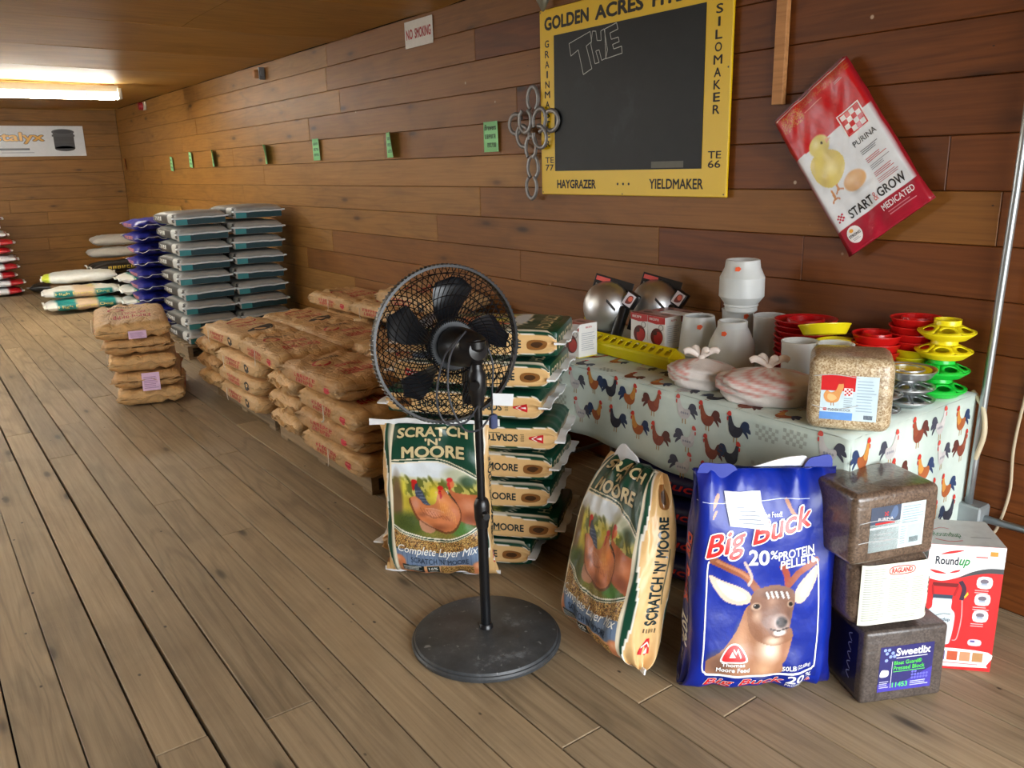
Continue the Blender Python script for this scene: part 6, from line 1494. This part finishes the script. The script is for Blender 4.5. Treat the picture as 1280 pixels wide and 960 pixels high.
d.blob([(w_*0.67, h*0.21), (w_*0.67, h*0.255), (w_*0.82, h*0.255), (w_*0.82, h*0.21)], (226, 200, 210), 2.0, 3); d.rect(w_*0.685, h*0.235, w_*0.745, h*0.25, (84, 84, 150), 2.6)
d.blob([(w_*0.02, h*0.03), (w_*0.02, h*0.16), (w_*0.94, h*0.16), (w_*0.94, h*0.05), (w_*0.88, h*0.03)], WH, 2.0, 4)
for i, c in enumerate(((120, 150, 80), (96, 90, 150), (196, 90, 60), (226, 150, 110), (190, 140, 90))): d.rect(w_*(0.06+0.17*i), h*0.075, w_*(0.20+0.17*i), h*0.15, c, 2.6)
d.text('LAWN', w_*0.2, h*0.045, w_*0.4, h*0.062, (196, 70, 70), bold=0.0, lift=2.6) if False else d.lines(w_*0.1, h*0.045, w_*0.85, h*0.06, 1, (206, 130, 130), 2.6, 0.5)
d.build('printed_front', plane_map((0, 0, 0), (1, 0, 0), (0, 0, 1)), PRINT_GLOSS, t)
d = Dec(); d.rect(0, 0, w_, dp, (196, 200, 200)); d.text('Roundup', w_*0.12, dp*0.25, w_*0.5, dp*0.5, (60, 120, 80), bold=0.01, lift=1.6); d.stroke(smoothcurve([(w_*0.12, dp*0.2), (w_*0.3, dp*0.12), (w_*0.48, dp*0.18)], 5), 0.004, (196, 60, 60), 1.6); d.stroke(smoothcurve([(w_*0.16, dp*0.55), (w_*0.3, dp*0.66), (w_*0.4, dp*0.62)], 5), 0.003, (196, 60, 60), 1.6); d.lines(w_*0.62, dp*0.3, w_*0.9, dp*0.36, 1, (150, 156, 156), 1.6)
d.build('printed_top', plane_map((0, 0, h), (1, 0, 0), (0, 1, 0)), PRINT_GLOSS, t)
d = Dec(); d.rect(-dp, 0, 0, h, (150, 30, 34)); d.poly([(-dp, h*0.8), (0, h*0.735), (0, h), (-dp, h)], (206, 208, 208), 1.5); d.ell(-0.04, h*0.66, 0.018, 0.03, (36, 36, 40), 1.6); d.ell(-0.04, h*0.66, 0.010, 0.018, (206, 206, 206), 2.2); d.ell(-0.04, h*0.5, 0.02, 0.03, (46, 36, 40), 1.6)
d.build('printed_side', plane_map((0, 0, 0), (0, -1, 0), (0, 0, 1)), PRINT_GLOSS, t)

# ================================================================ THINGS ON THE WALL
WF = YW-0.003
def wall_map(y=WF): return lambda P: (np.stack([P[:, 0], np.full(len(P), y), P[:, 1]], 1), np.tile([0., -1, 0], (len(P), 1)))
# ---- yellow seed sign with blackboard
t = thing('chalkboard_sign', 'large yellow framed chalkboard sign with black lettering on the wall', 'sign', (0, 0, 0))
bx0, bx1, bz0, bz1 = -3.480, -2.263, 1.350, 2.245
SIGN = plain('yellow_enamel', (230, 190, 0), 0.42, var=0.04, scale=5)
YB = WF-0.022
bm = bmesh.new(); bm_box(bm, bx0, bx1, YB, YB+0.014, bz0, bz1, 0.003); from_bm('sign_panel', bm, SIGN, t)
SLATE = NT('chalk_slate'); 
def slate():
    n = SLATE; tc = n.n('ShaderNodeTexCoord'); nz = n.n('ShaderNodeTexNoise', i_Scale=2.6, i_Detail=8.0, i_Roughness=0.7); n.l(tc, 'Object', nz, 'Vector'); n.base(n.ramp((nz, 0), [(0.35, tuple(lin((16, 18, 18)))), (0.6, tuple(lin((24, 27, 28)))), (0.8, tuple(lin((46, 50, 54))))])); n.b.inputs['Roughness'].default_value = 0.5; n.b.inputs['Specular IOR Level'].default_value = 0.3; return n.m
box('slate', -3.366, -2.398, YB-0.002, YB+0.004, 1.468, 2.117, slate(), t)
d = Dec(); K = (34, 28, 14)
d.part('lettering#top'); d.text('GOLDEN', -3.440, 2.145, -3.108, 2.208, K, bold=0.04); d.part('lettering#top2'); d.text('ACRES', -3.065, 2.143, -2.752, 2.206, K, bold=0.04); d.part('lettering#top3'); d.text('HYBRIDS', -2.70, 2.143, -2.30, 2.206, K, bold=0.04)
def column(word, x, za, zb, w_, hh):
    for i, ch in enumerate(word):
        z = za+(zb-za)*i/(len(word)-1); ww = w_*(0.35 if ch == 'I' else 1.25 if ch == 'M' else 1.0); d.text(ch, x-ww/2, z-hh/2, x+ww/2, z+hh/2, K, bold=0.018)
d.part('lettering#left'); column('GRAINMASTER', -3.422, 2.084, 1.604, 0.034, 0.034); d.part('lettering#right'); column('SILOMAKER', -2.330, 2.084, 1.702, 0.036, 0.036)
for x in (-3.412, -2.330):
    d.part('lettering#te%d' % (x < -3)); d.text('TE', x-0.035, 1.508, x+0.035, 1.538, K, bold=0.01); d.part('lettering#n%d' % (x < -3)); d.text('77' if x < -3 else '66', x-0.033, 1.470, x+0.033, 1.501, K, bold=0.01)
d.part('lettering#hay'); d.text('HAYGRAZER', -3.352, 1.381, -3.058, 1.425, K, bold=0.03); d.part('lettering#yield'); d.text('YIELDMAKER', -2.700, 1.383, -2.385, 1.427, K, bold=0.02)
d.part('dots')
for x in (-2.905, -2.868, -2.831): d.ell(x, 1.404, 0.006, 0.006, K, n=10)
for x, z in ((-3.47, 2.235), (-3.468, 1.362), (-2.275, 1.362), (-2.873, 1.358), (-2.276, 1.86)): d.part('nail#%g%g' % (x, z)); d.ell(x, z, 0.004, 0.004, (90, 80, 40), n=8)
d.build('lettering', wall_map(YB), PRINT_PAPER, t, eps=0.0008)
d = Dec(); CH = (186, 186, 180)
for s_ in ([(-3.249, 2.065), (-3.096, 2.1), (-3.086, 2.054), (-3.124, 2.039), (-3.084, 1.935), (-3.145, 1.914), (-3.181, 2.029), (-3.236, 2.007)], [(-3.08, 2.099), (-3.057, 2.096), (-3.048, 2.054), (-3.02, 2.051), (-3.023, 2.092), (-3.0, 2.098), (-2.977, 2.005), (-2.988, 1.97), (-3.016, 1.964), (-3.034, 2.012), (-3.057, 2.009), (-3.033, 1.957), (-3.062, 1.954), (-3.091, 2.041)], [(-2.996, 2.097), (-2.918, 2.113), (-2.909, 2.085), (-2.961, 2.075), (-2.952, 2.047), (-2.906, 2.051), (-2.9, 2.031), (-2.944, 2.024), (-2.935, 2.004), (-2.884, 2.01), (-2.881, 1.98), (-2.988, 1.968)]):
    for i in range(len(s_)): d.stroke([s_[i], s_[(i+1) % len(s_)]], 0.0032, CH)
d.build('chalk_writing', wall_map(YB-0.002), plain('chalk', (196, 196, 190), 0.9), t, eps=0.0008)
d = Dec(); d.rect(-2.688, 1.474, -2.497, 1.502, (98, 98, 88)); d.build('tape_strip', wall_map(YB-0.002), PRINT_PAPER, t, eps=0.0006)
# ---- cross made of horseshoes
IRON = plain('worn_iron', (128, 126, 124), 0.38, metal=0.6, var=0.4, scale=50)
t = thing('horseshoe_cross', 'cross welded from old horseshoes hanging at the left edge of the yellow sign', 'wall decoration', (0, 0, 0))
def shoe(x, z, rot, sx=0.048, sz=0.058, lay=0, gap=1.15):
    P = []
    for i in range(21):
        a = -PI/2+gap/2+(2*PI-gap)*i/20; P.append((sx*math.cos(a)*(0.9 if math.sin(a) < -0.5 else 1), 0.0, sz*math.sin(a)))
    V, F = tube(P, 0.0115, 8); V = np.array(V); V[:, 1] *= 0.6
    o = mesh('horseshoe', V, F, IRON, t, True, flat_angle=60); o.location = (x, WF-0.034-0.006*lay, z); o.rotation_euler = (0, rot, 0)
for x, z, rt, ly in ((-3.530, 1.832, 0.0, 0), (-3.678, 1.715, -PI/2, 0), (-3.585, 1.728, PI, 2), (-3.470, 1.722, 0.5, 1), (-3.385, 1.716, PI/2, 0), (-3.610, 1.648, -0.8, 1), (-3.462, 1.642, 2.4, 2), (-3.545, 1.590, 0.1, 1), (-3.537, 1.487, 0.0, 0), (-3.545, 1.388, PI, 1)):
    shoe(x, z, rt, 0.044 if abs(x+3.53) < 0.03 else 0.050, 0.060, ly)
# ---- green price notes
def note(label, x, z, w_, hh, curl=0.02, words=None, col=(168, 240, 172), rz=0.0):
    t = thing('price_note', label, 'note', (x, WF-0.001, z), 0, 'green notes in a row on the wall')
    t.rotation_euler = (0, rz, 0)
    V = []; F = []; n = 8
    for i in range(n+1):
        q = i/n
        for j in (0, 1):
            V.append((-w_/2+w_*q, -0.002-curl*q**2*(0.6+0.4*j), (hh if j else 0)-hh/2))
    F = [(2*i, 2*i+2, 2*i+3, 2*i+1) for i in range(n)]
    o = mesh('paper', V, F, plain('green_paper' if col[1] > 200 and col[0] < 200 else 'orange_paper', col, 0.8, var=0.03), t, True); o.modifiers.new('thickness', 'SOLIDIFY').thickness = 0.0008
    d = Dec()
    mp = lambda P: (np.stack([P[:, 0], -0.0035-curl*((P[:, 0]+w_/2)/w_)**2*(0.8+0.4*P[:, 1]/hh), P[:, 1]], 1), np.tile([0., -1, 0], (len(P), 1)))
    if words:
        for i in range(2): d.part('handwriting#s%d' % i); scribble(d, -w_*(0.4-0.15*i), hh*(-0.06-0.28*i), w_*0.36, hh*(0.08-0.28*i), 6, (62, 96, 70), i)
        for i, wd in enumerate(words): d.part('handwriting#%d' % i); d.text(wd, -w_*0.42, hh*(0.22-0.28*i), w_*(0.4-0.05*i), hh*(0.40-0.28*i), (46, 66, 50), bold=0.01, shear=0.2)
    else:
        for i in range(3): scribble(d, -w_*0.38, hh*(0.2-0.25*i), w_*0.36, hh*(0.32-0.25*i), 6, (70, 110, 80), i)
    d.build('handwriting', mp, PRINT_PAPER, t, cell=(w_/8, 1))
    return t
note('largest green price note beside the horseshoe cross', -3.955, 1.661, 0.152, 0.165, 0.012, ['Brewers'])
note('green price note, second left of the horseshoe cross', -5.125, 1.656, 0.150, 0.165, 0.06)
note('green price note above the topmost brown sacks', -6.366, 1.662, 0.15, 0.165, 0.015)
note('curled green price note right of the grey bag columns', -7.435, 1.652, 0.15, 0.165, 0.07)
note('green price note above the right grey bag column', -8.973, 1.651, 0.155, 0.165, 0.05)
note('green price note above the left grey bag column', -9.805, 1.651, 0.16, 0.165, 0.02, rz=0.08)
note('green price note farthest along the long wall', -10.60, 1.62, 0.16, 0.165, 0.02, rz=0.08)
o = note('small orange note at the far corner of the long wall', -13.0, 1.66, 0.12, 0.15, 0.03, col=(214, 128, 66)); o['group'] = 'notes by the far corner'; del o['group']
# ---- no smoking sign
t = thing('no_smoking_sign', 'white no smoking sign with red letters high on the long wall', 'sign', (-4.70, WF, 2.308))
t.rotation_euler = (0, 0.0, 0)
box('plate', -0.165, 0.165, -0.006, 0, -0.078, 0.078, plain('white_enamel', (224, 224, 218), 0.3), t, 0.001)
d = Dec(); d.part('lettering'); d.text('NO', -0.145, -0.03, -0.065, 0.03, (176, 44, 56), bold=0.03); d.part('lettering#2'); d.text('SMOKING', -0.04, -0.03, 0.15, 0.03, (176, 44, 56), bold=0.03); d.build('lettering', plane_map((0, -0.006, 0), (1, 0, 0), (0, 0, 1)), PRINT_GLOSS, t)
# ---- small fittings
t = thing('insulator_knob', 'old wooden peg on a metal bracket under the ceiling', 'bracket', (-7.35, WF, 2.325))
V, F = lathe([(0.0, 0.0), (0.035, 0.0), (0.035, 0.06), (0.028, 0.075), (0.0, 0.075)], 20); o = mesh('peg', V, F, RAWW, t, True, flat_angle=40); o.matrix_local = T3(-0.05, 0, 0) @ Matrix.Rotation(math.radians(90), 4, 'X')
box('bracket_plate', 0.0, 0.02, -0.05, 0.0, -0.05, 0.05, STEEL, t, 0.003); box('bracket_bolt', 0.02, 0.035, -0.04, -0.015, -0.02, 0.02, STEEL, t, 0.002)
t = thing('wall_socket', 'small red and white fitting under the ceiling by the far corner', 'fitting', (-11.55, WF, 2.345))
box('plate', -0.06, 0.09, -0.02, 0.0, -0.05, 0.05, plain('cream_plastic', (196, 184, 164), 0.5), t, 0.004); V, F = lathe([(0.0, 0.0), (0.05, 0.0), (0.045, 0.05), (0.0, 0.055)], 18); o = mesh('red_cap', V, F, plain('dull_red_plastic', (150, 34, 40), 0.4), t, True, flat_angle=40); o.matrix_local = T3(-0.02, -0.02, 0) @ Matrix.Rotation(math.radians(90), 4, 'X')
# hanging metal hook above the sign
t = thing('hanging_hook', 'grey metal pointed hook above the sign corner', 'hook', (-3.415, WF-0.05, 2.23))
V, F = lathe([(0.0, 0.0), (0.008, 0.006), (0.034, 0.055), (0.036, 0.07), (0.026, 0.075), (0.024, 0.17), (0.0, 0.178)], 10); o = mesh('body', V, F, plain('tin', (130, 130, 116), 0.4, metal=0.6, var=0.3), t, True, flat_angle=30)
V, F = tube([(0, 0, 0.17), (0, 0.048, 0.175)], 0.004, 8); mesh('nail', V, F, STEEL, t, True)
# vertical wooden batten
bm = bmesh.new(); bm_box(bm, -2.062, -2.014, WF-0.024, WF, 1.700, ZC-0.002, 0.002); tag(from_bm('wooden_batten', bm, RAWW), 'bare vertical wooden batten between the sign and the hanging bag', 'batten')
# ---- empty starter feed bag hung on the wall at a slant
Lb, Wb = 0.60, 0.345
b = Bag(Lb, Wb, 0.034, seed=52, n=7.0, m_top=10, m_bot=4.0, tmin=0.25, wtap=0.0, amp=0.004, pleat=0.004)
def starter(kind, a, q):
    if kind != 'front': return np.tile(np.array((150, 22, 34), float), (len(a), 1))
    x, y = a, q; p = Paint(x, y, (232, 236, 240)); dd = (1-y)/2*1.05; rr_ = (x+1)/2
    p.m(dd < 0.325+0.02*rr_, (204, 22, 30)); p.over(((dd < 0.3) & (p.lo > 0.6))*0.25, (168, 14, 24))
    p.m((dd < 0.14) & (dd > 0.03) & (rr_ < 0.34) & (p.noise > 0.62) & (np.hypot(rr_-0.17, (dd-0.10)*1.5) < 0.16), (206, 140, 60)); p.m((dd < 0.075) & (dd > 0.02) & (p.noise > 0.68) & (rr_ > 0.3), (196, 110, 60)); p.m(np.abs(dd-0.012) < 0.004, (240, 232, 226))
    p.m(dd > 0.885, (170, 22, 48))
    def at(r_, d_): return (2*r_-1, 1-2*d_/1.05)
    # chick standing by an egg
    c = at(0.46, 0.675); p.ell(c[0]+0.06, c[1]-0.12, 0.34, 0.05, (206, 206, 208), 0.8); p.ell(c[0], c[1], 0.30, 0.125, (222, 174, 122), 0.12, 0.0); p.ell(c[0]-0.06, c[1]+0.03, 0.18, 0.07, (238, 202, 156), 0.9)
    for o_ in (0.0, 0.12):
        f0 = at(0.16+o_*0.8, 0.64-o_*0.3); p.line([f0, (f0[0]-0.02, f0[1]-0.10)], 0.03, (214, 150, 96)); p.line([(f0[0]-0.12, f0[1]-0.13), (f0[0]-0.02, f0[1]-0.10), (f0[0]+0.08, f0[1]-0.13)], 0.018, (206, 140, 90))
    c = at(0.27, 0.49); p.poly([(c[0]-0.36, c[1]+0.14), (c[0]-0.02, c[1]+0.22), (c[0]+0.34, c[1]+0.10), (c[0]+0.40, c[1]-0.08), (c[0]+0.16, c[1]-0.22), (c[0]-0.16, c[1]-0.25), (c[0]-0.40, c[1]-0.10)], (228, 208, 118)); p.ell(c[0]+0.02, c[1]-0.04, 0.22, 0.12, (246, 234, 170), 0.9); p.ell(c[0]-0.18, c[1]-0.15, 0.14, 0.1, (220, 196, 100), 0.9)
    c = at(0.30, 0.345); p.ell(c[0], c[1], 0.29, 0.135, (230, 212, 124), 0.12); p.ell(c[0]-0.05, c[1]+0.04, 0.14, 0.07, (246, 234, 170), 0.9); p.ell(c[0]+0.08, c[1]+0.01, 0.035, 0.02, (24, 20, 18), 0.3); p.poly([(c[0]+0.2, c[1]+0.02), (c[0]+0.33, c[1]-0.01), (c[0]+0.2, c[1]-0.04)], (222, 160, 120), smooth=False)
    return p.c
t = thing('starter_feed_bag', 'red and white chick starter feed bag hung at a slant on the wall', 'feed bag')
bo = b.body('body', FILM, t, starter, 200, 120, 6)
d = Dec()
def at(r_, d_): return (2*r_-1, 1-2*d_/1.05)
c = at(0.79, 0.36); d.rect(c[0]-0.30, c[1]-0.155, c[0]+0.30, c[1]+0.155, (240, 234, 232)); d.rect(c[0]-0.27, c[1]-0.14, c[0]+0.27, c[1]+0.14, (206, 26, 32), 1.5); d.rect(c[0]-0.24, c[1]-0.125, c[0]+0.24, c[1]+0.125, (240, 234, 232), 2.0)
for i in range(4):
    for j in range(4):
        if (i+j) % 2 == 0: d.rect(c[0]-0.24+0.12*i, c[1]-0.124+0.062*j, c[0]-0.12+0.12*i, c[1]-0.062+0.062*j, (206, 26, 32), 2.6)
d.part('lettering#2'); c = at(0.80, 0.495); d.text('PURINA', c[0]-0.30, c[1]-0.035, c[0]+0.30, c[1]+0.035, (40, 40, 44), bold=0.008, lift=1.5)
d.part('lettering#3')
for k, (yy, cc) in enumerate(((0.55, (96, 96, 100)), (0.61, (196, 70, 76)), (0.66, (150, 150, 154)), (0.71, (196, 90, 96)), (0.755, (196, 130, 130)))):
    c0 = at(0.68, yy+0.035); c1 = at(0.95, yy); d.lines(c0[0], c0[1], c1[0], c1[1], 3, cc, 1.5, 0.35, k, 0.4)
d.part('lettering#4'); c0 = at(0.20, 0.865); c1 = at(0.53, 0.805); d.text('START', c0[0], c0[1], c1[0], c1[1], (36, 36, 38), bold=0.02, lift=1.5); c0 = at(0.545, 0.865); c1 = at(0.60, 0.81); d.text('&', c0[0], c0[1], c1[0], c1[1], (206, 120, 120), bold=0.0, lift=1.5); c0 = at(0.61, 0.865); c1 = at(0.95, 0.805); d.text('GROW', c0[0], c0[1], c1[0], c1[1], (36, 36, 38), bold=0.02, lift=1.5)
d.part('lettering#5'); c0 = at(0.56, 0.945); c1 = at(0.97, 0.905); d.text('MEDICATED', c0[0], c0[1], c1[0], c1[1], (244, 232, 234), bold=0.02, lift=1.5); c0 = at(0.60, 0.99); c1 = at(0.95, 0.955); d.lines(c0[0], c0[1], c1[0], c1[1], 2, (214, 130, 140), 1.5, 0.35)
d.part('logo#2')
for i in range(4):
    for j in range(4):
        if (i+j) % 2 == 0: c = at(0.05+0.022*i, 0.845-0.012*j); d.rect(c[0], c[1], c[0]+0.044, c[1]+0.0235, (196, 40, 70), 1.5)
d.part('badge'); c = at(0.14, 0.955); d.ell(c[0], c[1], 0.19, 0.105, (244, 240, 238), 1.5); d.text('STRONG', c[0]-0.15, c[1]-0.02, c[0]+0.15, c[1]+0.015, (60, 60, 64), bold=0.02, lift=2.2); d.ell(c[0]-0.03, c[1]+0.055, 0.05, 0.022, (238, 170, 60), 2.2); d.lines(c[0]-0.1, c[1]-0.07, c[0]+0.1, c[1]-0.035, 2, (176, 176, 180), 2.2, 0.35)
d.part('lettering#6'); c0 = at(0.36, 0.085); d.lines(-0.3, at(0, 0.115)[1], 0.25, at(0, 0.10)[1], 1, (226, 120, 110), 1.5, 0.5); d.part('lettering#7'); d.lines(0.62, at(0, 0.105)[1], 0.85, at(0, 0.085)[1], 2, (240, 200, 200), 1.5, 0.4)
d.build('lettering', b.front(), PRINT_GLOSS, bo, cell=(0.14, 0.07), eps=0.0009)
upv = Vector((-0.598, 0, 0.801)); nz = Vector((0, -1, 0)); yv = nz.cross(upv)
t.matrix_world = basis((-1.712, WF-0.036, 1.497), upv, yv, nz)
box('open_mouth', Lb/2-0.004, Lb/2+0.006, -Wb/2+0.01, Wb/2-0.01, -0.016, 0.004, plain('maroon_film', (104, 14, 24), 0.4), t)
# ---- conduit, outlet box, cable
ZINC = plain('zinc_conduit', (172, 178, 180), 0.3, metal=0.75)
t = thing('conduit', 'thin galvanised conduit running down the wall at the right with an outlet box', 'pipe', (0, 0, 0))
V, F = tube([(-1.128, WF-0.045, ZC-0.002), (-1.140, WF-0.045, 1.40), (-1.160, WF-0.045, 0.50), (-1.163, WF-0.045, 0.33)], 0.0125, 14); mesh('upright_pipe', V, F, ZINC, t, True)
box('outlet_box', -1.20, -1.11, WF-0.075, WF, 0.245, 0.36, plain('grey_box', (150, 158, 160), 0.4, metal=0.4), t, 0.006)
V, F = tube([(-1.11, WF-0.035, 0.315), (-0.2, WF-0.035, 0.335)], 0.0125, 14); mesh('level_pipe', V, F, ZINC, t, True)
V, F = tube(smoothcurve([(-1.20, WF-0.03, 0.74), (-1.155, WF-0.05, 0.70), (-1.135, WF-0.06, 0.62), (-1.15, WF-0.055, 0.54), (-1.165, WF-0.04, 0.50)], 6), 0.008, 8); tag(mesh('cream_cable', V, F, plain('cream_cable', (206, 192, 160), 0.5), None, True), 'cream cable looping out behind the tablecloth beside the conduit', 'cable')
V, F = tube(smoothcurve([(-1.02, WF-0.008, 0.98), (-1.05, WF-0.008, 0.74), (-1.062, WF-0.008, 0.57), (-1.056, WF-0.008, 0.42), (-1.08, WF-0.008, 0.28), (-1.10, WF-0.03, 0.255)], 8), 0.005, 8); tag(mesh('thin_cable', V, F, plain('beige_cable', (186, 170, 142), 0.6), None, True), 'thin beige cable hanging down the boards right of the conduit', 'cable')
# ---- banner on the end wall
t = thing('banner', 'white banner with yellow lettering and a black tub picture on the end wall', 'banner', (XB+0.001, 1.72, 1.985))
box('panel', 0, 0.012, -0.85, 0.63, -0.20, 0.20, plain('banner_vinyl', (214, 218, 222), 0.4), t, 0.001)
d = Dec(); d.text('crystalyx', -0.80, -0.035, 0.13, 0.115, (226, 166, 44), bold=0.02, shear=0.0, outline=(40, 34, 20), ow=0.04); d.part('lettering#2'); d.lines(-0.42, -0.13, -0.05, -0.08, 1, (60, 66, 74), 1.0, 0.5); d.lines(-0.4, -0.16, 0.0, -0.14, 1, (150, 156, 166), 1.0, 0.5)
d.part('picture'); d.rect(0.245, -0.10, 0.50, 0.12, (46, 46, 48)); d.ell(0.372, -0.10, 0.127, 0.035, (46, 46, 48)); d.ell(0.372, 0.12, 0.142, 0.04, (66, 66, 68), 1.6); d.ell(0.372, 0.122, 0.115, 0.026, (34, 34, 36), 2.2); d.rect(0.23, 0.06, 0.514, 0.085, (60, 60, 62), 1.4); d.rect(0.26, -0.02, 0.49, -0.01, (66, 66, 68), 1.4)
d.build('lettering', plane_map((0.012, 0, 0), (0, 1, 0), (0, 0, 1)), PRINT_GLOSS, t, eps=0.0012)
# ---- plywood offcut leaning in the corner
bm = bmesh.new(); bm_box(bm, -1.35, 1.35, -0.008, 0.008, 0, 1.13, 0.001, 1, T3(-11.75, WF-0.06, 0) @ Matrix.Rotation(-0.035, 4, 'X') @ Matrix.Rotation(0.0, 4, 'Y')); tag(from_bm('plywood_panel', bm, CEILW), 'pale plywood panel leaning on the long wall by the far corner', 'panel')
